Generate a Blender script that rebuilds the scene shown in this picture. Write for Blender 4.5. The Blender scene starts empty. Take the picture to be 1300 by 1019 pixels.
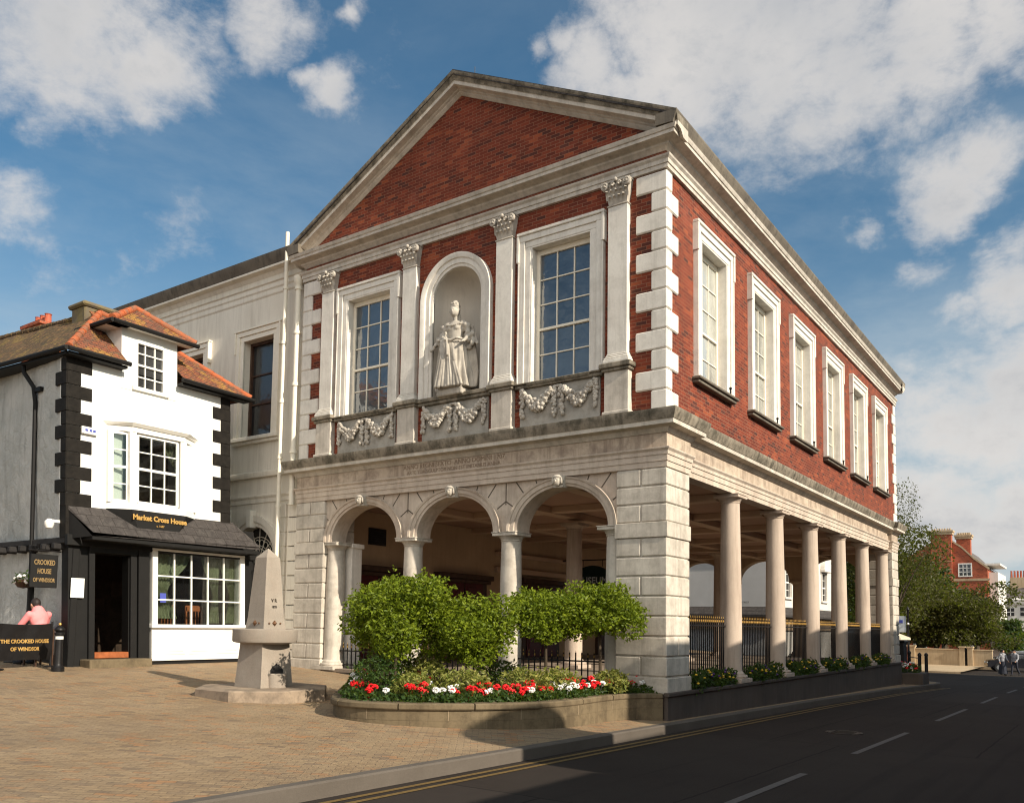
import bpy, bmesh, math, random
from math import sin, cos, pi, radians, sqrt, atan2
from mathutils import Vector, Matrix
R = random.Random(11)
sc = bpy.context.scene
COL = sc.collection

# ------------------------------------------------------------------ node helpers
def newmat(name):
    m = bpy.data.materials.new(name); m.use_nodes = True
    nt = m.node_tree; nt.nodes.clear()
    return m, nt, nt.nodes, nt.links
def setin(nd, k, v): nd.inputs[k].default_value = v
class G:
    def __init__(s, name):
        s.m, s.nt, s.n, s.l = newmat(name)
        s.out = s.n.new('ShaderNodeOutputMaterial')
        s.pos = s.n.new('ShaderNodeNewGeometry').outputs['Position']
    def node(s, t, **kw):
        nd = s.n.new(t)
        for k, v in kw.items():
            if k.startswith('i_'): nd.inputs[k[2:].replace('_', ' ')].default_value = v
            else: setattr(nd, k, v)
        return nd
    def scaled(s, src, v):
        nd = s.node('ShaderNodeVectorMath', operation='MULTIPLY'); s.l.new(src, nd.inputs[0]); nd.inputs[1].default_value = v
        return nd.outputs[0]
    def noise(s, scale, detail=4, rough=.6, vec=None, dist=0):
        nd = s.node('ShaderNodeTexNoise'); setin(nd, 'Scale', scale); setin(nd, 'Detail', detail); setin(nd, 'Roughness', rough); setin(nd, 'Distortion', dist)
        s.l.new(vec or s.pos, nd.inputs['Vector']); return nd.outputs['Fac']
    def rng(s, src, a, b, c=0., d=1.):
        nd = s.node('ShaderNodeMapRange'); nd.clamp = True
        for k, v in zip(('From Min', 'From Max', 'To Min', 'To Max'), (a, b, c, d)): setin(nd, k, v)
        s.l.new(src, nd.inputs['Value']); return nd.outputs[0]
    def math(s, op, a, b):
        nd = s.node('ShaderNodeMath', operation=op)
        for i, x in enumerate((a, b)):
            if isinstance(x, (int, float)): nd.inputs[i].default_value = x
            else: s.l.new(x, nd.inputs[i])
        return nd.outputs[0]
    def mix(s, fac, a, b, mode='MIX'):
        nd = s.node('ShaderNodeMix', data_type='RGBA', blend_type=mode)
        for k, x in ((0, fac), (6, a), (7, b)):
            if isinstance(x, (int, float)): nd.inputs[k].default_value = x
            elif isinstance(x, tuple): nd.inputs[k].default_value = (*x[:3], 1)
            else: s.l.new(x, nd.inputs[k])
        return nd.outputs[2]
    def bump(s, h, strength=.3, dist=.01):
        nd = s.node('ShaderNodeBump'); setin(nd, 'Strength', strength); setin(nd, 'Distance', dist); s.l.new(h, nd.inputs['Height']); return nd.outputs[0]
    def pbr(s, col, rough=.8, metal=0., nrm=None, spec=.3, **kw):
        b = s.node('ShaderNodeBsdfPrincipled')
        for k, v in (('Base Color', col), ('Roughness', rough), ('Metallic', metal), ('Specular IOR Level', spec)):
            if isinstance(v, tuple): b.inputs[k].default_value = (*v[:3], 1)
            elif isinstance(v, (int, float)): b.inputs[k].default_value = v
            else: s.l.new(v, b.inputs[k])
        for k, v in kw.items(): b.inputs[k.replace('_', ' ')].default_value = v
        if nrm is not None: s.l.new(nrm, b.inputs['Normal'])
        s.l.new(b.outputs[0], s.out.inputs['Surface']); return b

def stone(name, a, b, streak=None, sk=.5, scale=.9, rough=.85, bump=.25, dark=None, dk=.5, speck=0):
    g = G(name)
    c = g.mix(g.rng(g.noise(scale, 6, .65), .3, .7), a, b)
    fine = g.noise(28, 3, .7)
    c = g.mix(g.rng(fine, .25, .8, .0, .22), c, tuple(x*.55 for x in a))
    if streak:
        v = g.scaled(g.pos, (5.5, 5.5, .45))
        c = g.mix(g.rng(g.noise(1., 5, .7, v), .48, .72, 0, sk), c, streak)
    if dark:
        c = g.mix(g.rng(g.noise(3.2, 8, .72), .45, .62, 0, dk), c, dark)
    if speck:
        c = g.mix(g.rng(g.noise(160, 1, .5), .5, .62, 0, speck), c, tuple(x*.4 for x in a))
    h = g.math('ADD', g.noise(14, 6, .7), g.math('MULTIPLY', fine, .4))
    g.pbr(c, rough, nrm=g.bump(h, bump, .012)); return g.m

def facing_uv(g):
    """world (u along the wall, z up) picked from which way the surface faces"""
    geo = g.node('ShaderNodeNewGeometry')
    ab = g.node('ShaderNodeVectorMath', operation='ABSOLUTE'); g.l.new(geo.outputs['True Normal'], ab.inputs[0])
    sn = g.node('ShaderNodeSeparateXYZ'); g.l.new(ab.outputs[0], sn.inputs[0])
    sp = g.node('ShaderNodeSeparateXYZ'); g.l.new(g.pos, sp.inputs[0])
    side = g.math('GREATER_THAN', sn.outputs[0], sn.outputs[1])
    u = g.math('ADD', g.math('MULTIPLY', sp.outputs[1], side), g.math('MULTIPLY', sp.outputs[0], g.math('SUBTRACT', 1., side)))
    cb = g.node('ShaderNodeCombineXYZ'); g.l.new(u, cb.inputs[0]); g.l.new(sp.outputs[2], cb.inputs[1])
    return cb.outputs[0]

def brickmat(name, c1, c2, mortar, bw=.225, rh=.075, ms=.006, darkc=(.05, .025, .02), hot=None, rough=.9, bump=.5):
    g = G(name); uv = facing_uv(g)
    bt = g.node('ShaderNodeTexBrick', offset=.5, squash=1.)
    g.l.new(uv, bt.inputs['Vector'])
    for k, v in (('Scale', 1.), ('Brick Width', bw), ('Row Height', rh), ('Mortar Size', ms), ('Mortar Smooth', .3), ('Bias', 0.)): setin(bt, k, v)
    setin(bt, 'Color1', (0, 0, 0, 1)); setin(bt, 'Color2', (1, 1, 1, 1)); setin(bt, 'Mortar', (0, 0, 0, 1))
    tone = bt.outputs['Color']
    bw_ = g.node('ShaderNodeRGBToBW'); g.l.new(tone, bw_.inputs[0]); t = bw_.outputs[0]
    c = g.mix(t, c1, c2)
    c = g.mix(g.rng(t, .84, .93, 0, .8), c, darkc)
    if hot: c = g.mix(g.rng(t, .10, .04, 0, .7), c, hot)
    c = g.mix(g.rng(g.noise(1.3, 5, .7), .35, .7, 0, .35), c, tuple(x*.5 for x in c1))
    c = g.mix(g.rng(g.noise(30, 3, .7), .4, .7, 0, .25), c, tuple(min(1, x*1.5) for x in c2))
    c = g.mix(g.rng(g.noise(1., 6, .7, g.scaled(g.pos, (2.2, 2.2, .35))), .50, .74, 0, .5), c, tuple(x*.35 for x in c1))
    c = g.mix(g.rng(g.noise(.55, 5, .75), .56, .70, 0, .28), c, tuple(min(1, x*1.15+.05) for x in c1))
    c = g.mix(g.math('MULTIPLY', bt.outputs['Fac'], g.rng(g.noise(2.5, 4, .7), .3, .65, .35, 1.)), c, mortar)
    h = g.math('SUBTRACT', g.math('MULTIPLY', g.noise(60, 3, .7), .35), bt.outputs['Fac'])
    g.pbr(c, rough, nrm=g.bump(h, bump, .006)); return g.m

def plain(name, col, rough=.6, metal=0., var=.15, nscale=6, bump=.08, spec=.3, **kw):
    g = G(name)
    c = g.mix(g.rng(g.noise(nscale, 5, .65), .3, .7, 0, 1), tuple(x*(1-var) for x in col), tuple(min(1, x*(1+var)) for x in col))
    g.pbr(c, rough, metal, nrm=g.bump(g.noise(nscale*5, 4, .6), bump, .01), spec=spec, **kw); return g.m

def leafmat(name, a, b, dark, scale=3.):
    g = G(name)
    oi = g.node('ShaderNodeNewGeometry')
    c = g.mix(oi.outputs['Random Per Island'], a, b)
    c = g.mix(g.rng(g.noise(scale, 3, .6), .45, .7, 0, .55), c, dark)
    d = g.node('ShaderNodeBsdfPrincipled'); g.l.new(c, d.inputs['Base Color']); setin(d, 'Roughness', .5); setin(d, 'Specular IOR Level', .3)
    tr = g.node('ShaderNodeBsdfTranslucent')
    c2 = g.mix(.5, c, (.30, .38, .03)); g.l.new(c2, tr.inputs['Color'])
    mx = g.node('ShaderNodeMixShader'); setin(mx, 'Fac', .35); g.l.new(d.outputs[0], mx.inputs[1]); g.l.new(tr.outputs[0], mx.inputs[2])
    g.l.new(mx.outputs[0], g.out.inputs['Surface']); return g.m

def glassmat(name, base, gl=.35, var=.3):
    g = G(name)
    c = g.mix(g.rng(g.noise(1.1, 4, .6, g.scaled(g.pos, (1, 1, .4))), .42, .6), tuple(x*(1+var*2.2) for x in base), tuple(x*(1-var) for x in base))
    p = g.node('ShaderNodeBsdfPrincipled'); g.l.new(c, p.inputs['Base Color']); setin(p, 'Roughness', .4)
    q = g.node('ShaderNodeBsdfGlossy'); setin(q, 'Roughness', .03); setin(q, 'Color', (.9, .95, 1, 1))
    g.l.new(g.bump(g.noise(2.4, 3, .6), .55, .03), q.inputs['Normal'])
    mx = g.node('ShaderNodeMixShader'); setin(mx, 'Fac', gl); g.l.new(p.outputs[0], mx.inputs[1]); g.l.new(q.outputs[0], mx.inputs[2])
    g.l.new(mx.outputs[0], g.out.inputs['Surface']); return g.m
def clearglass(name):
    g = G(name)
    t = g.node('ShaderNodeBsdfTransparent'); setin(t, 'Color', (.86, .9, .88, 1))
    q = g.node('ShaderNodeBsdfGlossy'); setin(q, 'Roughness', .03)
    fr = g.node('ShaderNodeFresnel'); setin(fr, 'IOR', 1.45)
    mx = g.node('ShaderNodeMixShader'); g.l.new(g.math('ADD', fr.outputs[0], .03), mx.inputs[0]); g.l.new(t.outputs[0], mx.inputs[1]); g.l.new(q.outputs[0], mx.inputs[2])
    g.l.new(mx.outputs[0], g.out.inputs['Surface']); return g.m

M = {}
M['stone'] = stone('pale_limestone', (.66, .60, .51), (.48, .43, .36), streak=(.24, .21, .17), sk=.5, dark=(.22, .19, .15), dk=.4)
M['stonewhite'] = stone('painted_limestone', (.80, .76, .68), (.68, .63, .56), streak=(.36, .33, .28), sk=.42, dark=(.30, .27, .22), dk=.22, bump=.2)
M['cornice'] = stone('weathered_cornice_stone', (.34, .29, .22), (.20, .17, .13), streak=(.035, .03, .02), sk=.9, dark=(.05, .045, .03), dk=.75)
M['arch'] = stone('stained_arcade_stone', (.62, .53, .43), (.50, .41, .33), streak=(.26, .20, .15), sk=.5, dark=(.27, .21, .16), dk=.35)
M['uppercornice'] = stone('upper_cornice_stone', (.64, .58, .50), (.50, .45, .38), streak=(.20, .17, .14), sk=.5, dark=(.24, .21, .17), dk=.35)
M['frieze'] = stone('stained_frieze_stone', (.58, .48, .37), (.42, .33, .25), streak=(.16, .11, .08), sk=.7, dark=(.14, .10, .08), dk=.5)
M['gutter'] = stone('blackened_gutter_stone', (.20, .17, .13), (.10, .085, .07), streak=(.04, .035, .03), sk=.7)
M['relief'] = stone('carved_relief_stone', (.60, .55, .47), (.44, .39, .33), dark=(.14, .12, .10), dk=.4)
M['niche'] = stone('niche_stone', (.60, .55, .47), (.52, .47, .40), streak=(.34, .30, .26), sk=.3)
M['reliefback'] = stone('dark_panel_stone', (.44, .41, .36), (.32, .30, .26), dark=(.15, .13, .10), dk=.45)
M['statue'] = stone('statue_stone', (.58, .53, .45), (.42, .38, .32), streak=(.16, .14, .12), sk=.6, dark=(.14, .12, .10), dk=.35, scale=3)
M['column'] = stone('buff_column_stone', (.56, .46, .37), (.42, .335, .265), streak=(.24, .185, .145), sk=.65, scale=.6)
M['plinth'] = stone('dark_plinth_stone', (.10, .078, .062), (.06, .048, .040), streak=(.10, .085, .075), sk=.6)
M['planter'] = stone('sandstone_planter', (.19, .145, .085), (.12, .09, .052), streak=(.08, .06, .035), sk=.7, dark=(.07, .052, .03), dk=.7)
M['granite'] = stone('pink_grey_granite', (.38, .325, .265), (.26, .225, .185), streak=(.24, .19, .15), sk=.4, speck=.5, dark=(.28, .22, .17), dk=.3)
M['brick'] = brickmat('red_brick_front', (.245, .050, .022), (.095, .020, .012), (.24, .135, .085), ms=.0055, hot=(.33, .085, .033))
M['brickside'] = M['brick']
M['brickfar'] = brickmat('far_red_brick', (.42, .10, .045), (.32, .07, .035), (.38, .22, .14))
M['stucco'] = stone('cream_stucco', (.78, .73, .63), (.70, .65, .55), streak=(.38, .33, .26), sk=.4, bump=.1)
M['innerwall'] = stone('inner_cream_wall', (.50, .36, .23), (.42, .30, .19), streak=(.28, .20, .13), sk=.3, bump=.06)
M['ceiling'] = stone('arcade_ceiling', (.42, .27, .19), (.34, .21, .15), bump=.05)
M['beam'] = stone('arcade_beam', (.55, .40, .28), (.48, .34, .24), bump=.05)
M['floor'] = stone('arcade_floor_stone', (.30, .24, .18), (.22, .17, .13))
M['joint'] = plain('open_joint', (.10, .08, .06), .95, var=.3)
M['brownwood'] = plain('dark_brown_wood', (.06, .032, .02), .5, var=.4)
M['reddoor'] = plain('dark_red_door', (.075, .008, .010), .4, var=.3)
M['white'] = plain('white_joinery', (.78, .76, .70), .45, var=.05)
M['creamjoin'] = plain('cream_joinery', (.76, .70, .58), .45, var=.06)
M['plaster'] = None
M['black'] = plain('black_paint', (.005, .0045, .004), .65, var=.3, bump=.15)
M['blackmatte'] = plain('black_matt', (.02, .018, .017), .8, var=.3)
M['charcoal'] = plain('charcoal_painted_quoin', (.012, .010, .008), .7, var=.45, bump=.6, spec=.15)
M['iron'] = plain('black_iron', (.012, .011, .011), .45, .3, var=.3)
M['gold'] = plain('gilt_tip', (.52, .30, .07), .4, .3, var=.2)
M['goldtext'] = plain('gold_lettering', (.50, .30, .09), .4, .2, var=.1)
M['lead'] = plain('roof_lead', (.10, .10, .10), .6, .2, var=.25)
M['slate'] = None
M['glass'] = glassmat('front_sash_glass', (.020, .026, .034), .16)
M['glassside'] = glassmat('side_sash_glass', (.27, .27, .24), .34)
M['glassdark'] = glassmat('dark_window_glass', (.012, .012, .012), .07)
M['clear'] = clearglass('shop_window_glass')
M['curtain'] = plain('sage_curtain', (.16, .17, .10), .85, var=.35, nscale=9)
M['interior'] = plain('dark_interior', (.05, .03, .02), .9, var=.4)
M['orangewood'] = plain('orange_chair_wood', (.30, .09, .03), .5, var=.3)
M['leaf'] = leafmat('bright_tree_leaf', (.11, .16, .008), (.22, .27, .014), (.030, .060, .005), 6)
M['leafgold'] = leafmat('variegated_leaf', (.36, .33, .09), (.15, .19, .03), (.05, .075, .02), 6)
M['leafdark'] = leafmat('dark_green_leaf', (.030, .065, .014), (.055, .095, .016), (.012, .028, .008), 5)
M['leafoldgreen'] = leafmat('olive_tree_leaf', (.042, .042, .008), (.075, .066, .012), (.018, .019, .004), .35)
M['leafdeep'] = leafmat('deep_green_tree_leaf', (.022, .050, .012), (.040, .075, .016), (.010, .022, .006), .5)
M['bark'] = stone('tree_bark', (.075, .055, .035), (.045, .032, .02), bump=.6)
M['petalred'] = plain('red_petal', (.72, .012, .016), .5, var=.25, nscale=40)
M['petalwhite'] = plain('white_petal', (.82, .80, .76), .5, var=.08, nscale=40)
M['petalyellow'] = plain('yellow_petal', (.70, .45, .04), .5, var=.2)
M['petalpurple'] = plain('purple_petal', (.09, .03, .18), .5, var=.2)
M['soil'] = plain('dark_soil', (.035, .024, .016), .95, var=.4, bump=.5)
M['pinkshirt'] = plain('pink_cotton', (.80, .25, .25), .8, var=.07)
M['skin'] = plain('skin', (.48, .26, .17), .55, var=.08)
M['hair'] = plain('dark_hair', (.02, .014, .012), .6, var=.3)
M['trousers'] = plain('dark_trousers', (.025, .028, .04), .85, var=.2)
M['greycloth'] = plain('grey_top', (.30, .30, .32), .85, var=.1)
M['paper'] = plain('white_card', (.75, .75, .70), .6, var=.03)
M['bluepaper'] = plain('blue_card', (.06, .08, .35), .6, var=.1)
M['terracotta'] = plain('red_clay_pot', (.42, .10, .05), .7, var=.2)
M['carpaint'] = plain('black_car_paint', (.02, .02, .024), .2, .2, var=.1)
M['carsilver'] = plain('silver_car_paint', (.35, .36, .37), .25, .5, var=.1)
M['tyre'] = plain('tyre_rubber', (.02, .02, .02), .9)
M['yellowline'] = plain('yellow_road_paint', (.15, .095, .03), .7, var=.3, nscale=20)
M['whiteline'] = plain('white_road_paint', (.085, .08, .075), .7, var=.3, nscale=20)
M['kerb'] = stone('granite_kerb', (.13, .11, .09), (.09, .075, .06), speck=.3)
M['garden'] = stone('cream_garden_wall', (.55, .42, .27), (.42, .31, .19), streak=(.22, .15, .09), sk=.5)
M['farwhite'] = stone('far_white_render', (.70, .66, .60), (.62, .58, .52), streak=(.45, .42, .38), sk=.2, bump=.05)
M['farslate'] = plain('far_slate', (.12, .10, .09), .8, var=.3, nscale=2)
M['canopy'] = plain('cream_canvas', (.55, .48, .36), .8)
M['signblue'] = plain('green_black_sign', (.006, .022, .020), .45, var=.1)
M['signface'] = plain('pale_sign_face', (.50, .55, .60), .5)

def m_plaster():
    g = G('lime_plaster')
    n = g.noise(2.2, 5, .6, None, .6)
    c = g.mix(g.rng(g.noise(1.2, 6, .7), .4, .75, 0, .5), (.72, .71, .67), (.58, .58, .54))
    v = g.scaled(g.pos, (6, 6, .5))
    c = g.mix(g.rng(g.noise(1, 5, .7, v), .55, .8, 0, .3), c, (.50, .50, .46))
    g.pbr(c, .75, nrm=g.bump(g.math('ADD', n, g.math('MULTIPLY', g.noise(18, 5, .7), .12)), .35, .05)); return g.m
M['plaster'] = m_plaster()
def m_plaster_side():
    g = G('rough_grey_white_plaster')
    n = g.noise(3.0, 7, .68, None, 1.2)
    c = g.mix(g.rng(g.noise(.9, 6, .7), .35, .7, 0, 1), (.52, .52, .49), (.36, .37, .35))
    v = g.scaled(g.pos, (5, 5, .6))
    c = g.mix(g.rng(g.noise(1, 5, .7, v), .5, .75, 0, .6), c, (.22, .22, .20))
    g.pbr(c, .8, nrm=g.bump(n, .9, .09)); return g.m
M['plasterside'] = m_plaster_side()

def m_tiles(name, a, b, c3, course=.10, width=.16, moss=None):
    """plain clay tiles; courses follow height, joints follow plan position"""
    g = G(name)
    sp = g.node('ShaderNodeSeparateXYZ'); g.l.new(g.pos, sp.inputs[0])
    geo = g.node('ShaderNodeNewGeometry')
    ab = g.node('ShaderNodeVectorMath', operation='ABSOLUTE'); g.l.new(geo.outputs['True Normal'], ab.inputs[0])
    sn = g.node('ShaderNodeSeparateXYZ'); g.l.new(ab.outputs[0], sn.inputs[0])
    side = g.math('GREATER_THAN', sn.outputs[0], sn.outputs[1])
    u = g.math('ADD', g.math('MULTIPLY', sp.outputs[1], side), g.math('MULTIPLY', sp.outputs[0], g.math('SUBTRACT', 1., side)))
    cb = g.node('ShaderNodeCombineXYZ'); g.l.new(u, cb.inputs[0]); g.l.new(g.math('ADD', sp.outputs[2], g.math('MULTIPLY', g.noise(1.1, 2), .05)), cb.inputs[1])
    bt = g.node('ShaderNodeTexBrick', offset=.5); g.l.new(cb.outputs[0], bt.inputs['Vector'])
    for k, v in (('Scale', 1.), ('Brick Width', width), ('Row Height', course*.66), ('Mortar Size', .006), ('Mortar Smooth', .2)): setin(bt, k, v)
    setin(bt, 'Color1', (0, 0, 0, 1)); setin(bt, 'Color2', (1, 1, 1, 1))
    bw_ = g.node('ShaderNodeRGBToBW'); g.l.new(bt.outputs['Color'], bw_.inputs[0]); t = bw_.outputs[0]
    c = g.mix(t, a, b)
    c = g.mix(g.rng(g.noise(7, 6, .75), .45, .62, 0, .8), c, c3)
    if moss: c = g.mix(g.rng(g.noise(2.4, 7, .75), .52, .60, 0, .85), c, moss)
    c = g.mix(g.rng(bt.outputs['Fac'], 0, 1, 0, .85), c, (.02, .015, .012))
    h = g.math('SUBTRACT', g.math('ADD', t, g.noise(20, 4, .7)), g.math('MULTIPLY', bt.outputs['Fac'], 2.))
    g.pbr(c, .85, nrm=g.bump(h, .8, .02)); return g.m
M['tilemoss'] = m_tiles('mossy_clay_tiles', (.17, .095, .045), (.09, .062, .032), (.060, .048, .024), moss=(.21, .14, .04))
M['tilered'] = m_tiles('red_clay_tiles', (.27, .085, .040), (.15, .055, .035), (.11, .085, .055), moss=(.36, .19, .04))
M['ridge'] = stone('orange_ridge_tile', (.48, .12, .042), (.32, .09, .035), dark=(.14, .11, .075), dk=.85, scale=3)
M['dimgold'] = plain('faded_gold_lettering', (.26, .17, .07), .6)
M['slate'] = m_tiles('dark_slate', (.050, .043, .040), (.038, .033, .031), (.075, .066, .060), course=.34, width=.30)

def m_setts():
    g = G('brown_setts')
    rot = g.node('ShaderNodeVectorRotate'); rot.rotation_type = 'Z_AXIS'; setin(rot, 'Angle', radians(-36)); g.l.new(g.pos, rot.inputs['Vector'])
    warp = g.node('ShaderNodeVectorMath', operation='ADD'); nz = g.node('ShaderNodeTexNoise'); setin(nz, 'Scale', 3.5); setin(nz, 'Detail', 3); g.l.new(g.pos, nz.inputs['Vector'])
    g.l.new(rot.outputs[0], warp.inputs[0]); g.l.new(g.scaled(nz.outputs['Color'], (.055, .055, 0)), warp.inputs[1])
    bt = g.node('ShaderNodeTexBrick', offset=.5); g.l.new(warp.outputs[0], bt.inputs['Vector'])
    for k, v in (('Scale', 1.), ('Brick Width', .19), ('Row Height', .095), ('Mortar Size', .007), ('Mortar Smooth', .6)): setin(bt, k, v)
    setin(bt, 'Color1', (0, 0, 0, 1)); setin(bt, 'Color2', (1, 1, 1, 1))
    bw_ = g.node('ShaderNodeRGBToBW'); g.l.new(bt.outputs['Color'], bw_.inputs[0]); t = bw_.outputs[0]
    c = g.mix(t, (.35, .245, .135), (.25, .17, .095))
    c = g.mix(g.rng(t, .84, .95, 0, .7), c, (.42, .19, .07))
    c = g.mix(g.rng(t, .13, .04, 0, .8), c, (.13, .09, .065))
    c = g.mix(g.rng(g.noise(.6, 7, .72), .38, .68, 0, .6), c, (.42, .32, .20))
    c = g.mix(g.rng(g.noise(2.2, 6, .75), .52, .68, 0, .5), c, (.17, .12, .08))
    c = g.mix(g.rng(g.noise(.28, 7, .7, None, .8), .50, .66, 0, .45), c, (.19, .14, .09))
    c = g.mix(g.rng(g.noise(9, 2, .4), .70, .74, 0, .5), c, (.09, .07, .055))
    c = g.mix(g.rng(g.noise(34, 5, .75), .4, .75, 0, .5), c, (.14, .095, .06))
    c = g.mix(g.rng(bt.outputs['Fac'], 0, 1, 0, .4), c, (.19, .135, .085))
    h = g.math('SUBTRACT', g.math('MULTIPLY', g.noise(16, 6, .75), 1.6), bt.outputs['Fac'])
    g.pbr(c, .8, nrm=g.bump(h, .7, .025)); return g.m
M['setts'] = m_setts()
def m_asphalt():
    g = G('asphalt')
    pt = g.node('ShaderNodeTexBrick', offset=.37)
    wv = g.node('ShaderNodeVectorMath', operation='ADD'); nz = g.node('ShaderNodeTexNoise'); setin(nz, 'Scale', 2.); g.l.new(g.pos, nz.inputs['Vector']); g.l.new(g.pos, wv.inputs[0]); g.l.new(g.scaled(nz.outputs['Color'], (.06, .06, 0)), wv.inputs[1]); g.l.new(wv.outputs[0], pt.inputs['Vector'])
    for k, v in (('Scale', 1.), ('Brick Width', 3.1), ('Row Height', 7.3), ('Mortar Size', .018), ('Mortar Smooth', .2)): setin(pt, k, v)
    setin(pt, 'Color1', (0, 0, 0, 1)); setin(pt, 'Color2', (1, 1, 1, 1)); tb = g.node('ShaderNodeRGBToBW'); g.l.new(pt.outputs['Color'], tb.inputs[0])
    c = g.mix(g.rng(g.noise(.35, 6, .7), .35, .7), (.024, .018, .015), (.034, .027, .022))
    c = g.mix(g.rng(g.noise(120, 2, .6), .4, .7, 0, .5), c, (.05, .042, .036))
    c = g.mix(g.rng(g.noise(1.4, 3, .5, g.scaled(g.pos, (3, .1, 1))), .56, .66, 0, .35), c, (.016, .013, .011))
    c = g.mix(g.rng(tb.outputs[0], .55, .6, 0, .35), c, (.045, .037, .032)); c = g.mix(g.rng(pt.outputs['Fac'], .2, 1, 0, .7), c, (.010, .008, .007))
    c = g.mix(g.rng(g.noise(.9, 8, .8, None, 1.5), .495, .505, 0, 1), c, c)
    g.pbr(c, .9, nrm=g.bump(g.noise(160, 3, .7), .5, .006), spec=.12); return g.m
M['asphalt'] = m_asphalt()
M['ground'] = stone('distant_ground', (.16, .13, .10), (.12, .10, .07))

# ------------------------------------------------------------------ mesh builder
ID = lambda u, n, z: (u, n, z)
class MB:
    def __init__(s, T=ID): s.v = []; s.f = []; s.T = T
    def add(s, vs, fs):
        o = len(s.v); s.v += [s.T(*p) for p in vs]; s.f += [tuple(i+o for i in f) for f in fs]; return s
    def box(s, a, b, c, d, e, f, ch=0):
        x0, x1, y0, y1, z0, z1 = min(a, b), max(a, b), min(c, d), max(c, d), min(e, f), max(e, f)
        if ch <= 0:
            vs = [(x, y, z) for x in (x0, x1) for y in (y0, y1) for z in (z0, z1)]
            return s.add(vs, [(0, 1, 3, 2), (4, 6, 7, 5), (0, 4, 5, 1), (2, 3, 7, 6), (0, 2, 6, 4), (1, 5, 7, 3)])
        X, Y, Z = (x0, x1), (y0, y1), (z0, z1)
        vs = []; idx = {}
        for i in (0, 1):
            for j in (0, 1):
                for k in (0, 1):
                    sx, sy, sz = (1-2*i)*ch, (1-2*j)*ch, (1-2*k)*ch
                    for ax in range(3):
                        p = [X[i]+sx, Y[j]+sy, Z[k]+sz]; p[ax] = (X[i], Y[j], Z[k])[ax]
                        idx[i, j, k, ax] = len(vs); vs.append(tuple(p))
        fs = []
        for i in (0, 1):
            fs.append([idx[i, 0, 0, 0], idx[i, 1, 0, 0], idx[i, 1, 1, 0], idx[i, 0, 1, 0]])
            fs.append([idx[0, i, 0, 1], idx[1, i, 0, 1], idx[1, i, 1, 1], idx[0, i, 1, 1]])
            fs.append([idx[0, 0, i, 2], idx[1, 0, i, 2], idx[1, 1, i, 2], idx[0, 1, i, 2]])
        for a_ in (0, 1):
            for b_ in (0, 1):
                fs.append([idx[a_, b_, 0, 0], idx[a_, b_, 1, 0], idx[a_, b_, 1, 1], idx[a_, b_, 0, 1]])
                fs.append([idx[a_, 0, b_, 0], idx[a_, 1, b_, 0], idx[a_, 1, b_, 2], idx[a_, 0, b_, 2]])
                fs.append([idx[0, a_, b_, 1], idx[1, a_, b_, 1], idx[1, a_, b_, 2], idx[0, a_, b_, 2]])
                for c_ in (0, 1): fs.append([idx[a_, b_, c_, 0], idx[a_, b_, c_, 1], idx[a_, b_, c_, 2]])
        return s.add(vs, fs)
    def prism(s, poly, h0, h1, axis='z'):
        """poly of 2-D points extruded between h0 and h1; axis z: (x,y), y: (x,z), x: (y,z)"""
        n = len(poly)
        mk = {'z': lambda p, h: (p[0], p[1], h), 'y': lambda p, h: (p[0], h, p[1]), 'x': lambda p, h: (h, p[0], p[1])}[axis]
        vs = [mk(p, h0) for p in poly]+[mk(p, h1) for p in poly]
        return s.add(vs, [tuple(range(n)), tuple(range(2*n-1, n-1, -1))]+[(i, (i+1) % n, n+(i+1) % n, n+i) for i in range(n)])
    def lathe(s, c, prof, seg=20, ax='z', a0=0, a1=2*pi):
        """prof: (radius, height)"""
        full = abs(a1-a0-2*pi) < 1e-6; m = seg if full else seg+1; vs = []
        for r, h in prof:
            for i in range(m):
                t = a0+(a1-a0)*i/seg; x, y = r*cos(t), r*sin(t)
                vs.append({'z': (c[0]+x, c[1]+y, c[2]+h), 'y': (c[0]+x, c[1]+h, c[2]+y), 'x': (c[0]+h, c[1]+x, c[2]+y)}[ax])
        fs = []
        for j in range(len(prof)-1):
            for i in range(seg):
                k = (i+1) % m; fs.append((j*m+i, j*m+k, (j+1)*m+k, (j+1)*m+i))
        if full and prof[0][0] > 1e-5: fs.append(tuple(range(m)))
        if full and prof[-1][0] > 1e-5: fs.append(tuple(range((len(prof)-1)*m, len(prof)*m)))
        return s.add(vs, fs)
    def tube(s, pts, r, seg=8, r1=None):
        pts = [Vector(p) for p in pts]; n = len(pts); r1 = r if r1 is None else r1
        vs = []; up = None
        for i, p in enumerate(pts):
            d = (pts[min(i+1, n-1)]-pts[max(i-1, 0)]).normalized()
            if up is None: up = Vector((0, 0, 1)) if abs(d.z) < .9 else Vector((1, 0, 0))
            a = d.cross(up).normalized(); b = a.cross(d).normalized(); up = b
            rr = r+(r1-r)*i/max(1, n-1)
            for k in range(seg):
                t = 2*pi*k/seg; q = p+a*(rr*cos(t))+b*(rr*sin(t)); vs.append(tuple(q))
        fs = [(j*seg+i, j*seg+(i+1) % seg, (j+1)*seg+(i+1) % seg, (j+1)*seg+i) for j in range(n-1) for i in range(seg)]
        fs += [tuple(range(seg)), tuple(range((n-1)*seg, n*seg))]
        return s.add(vs, fs)
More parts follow.
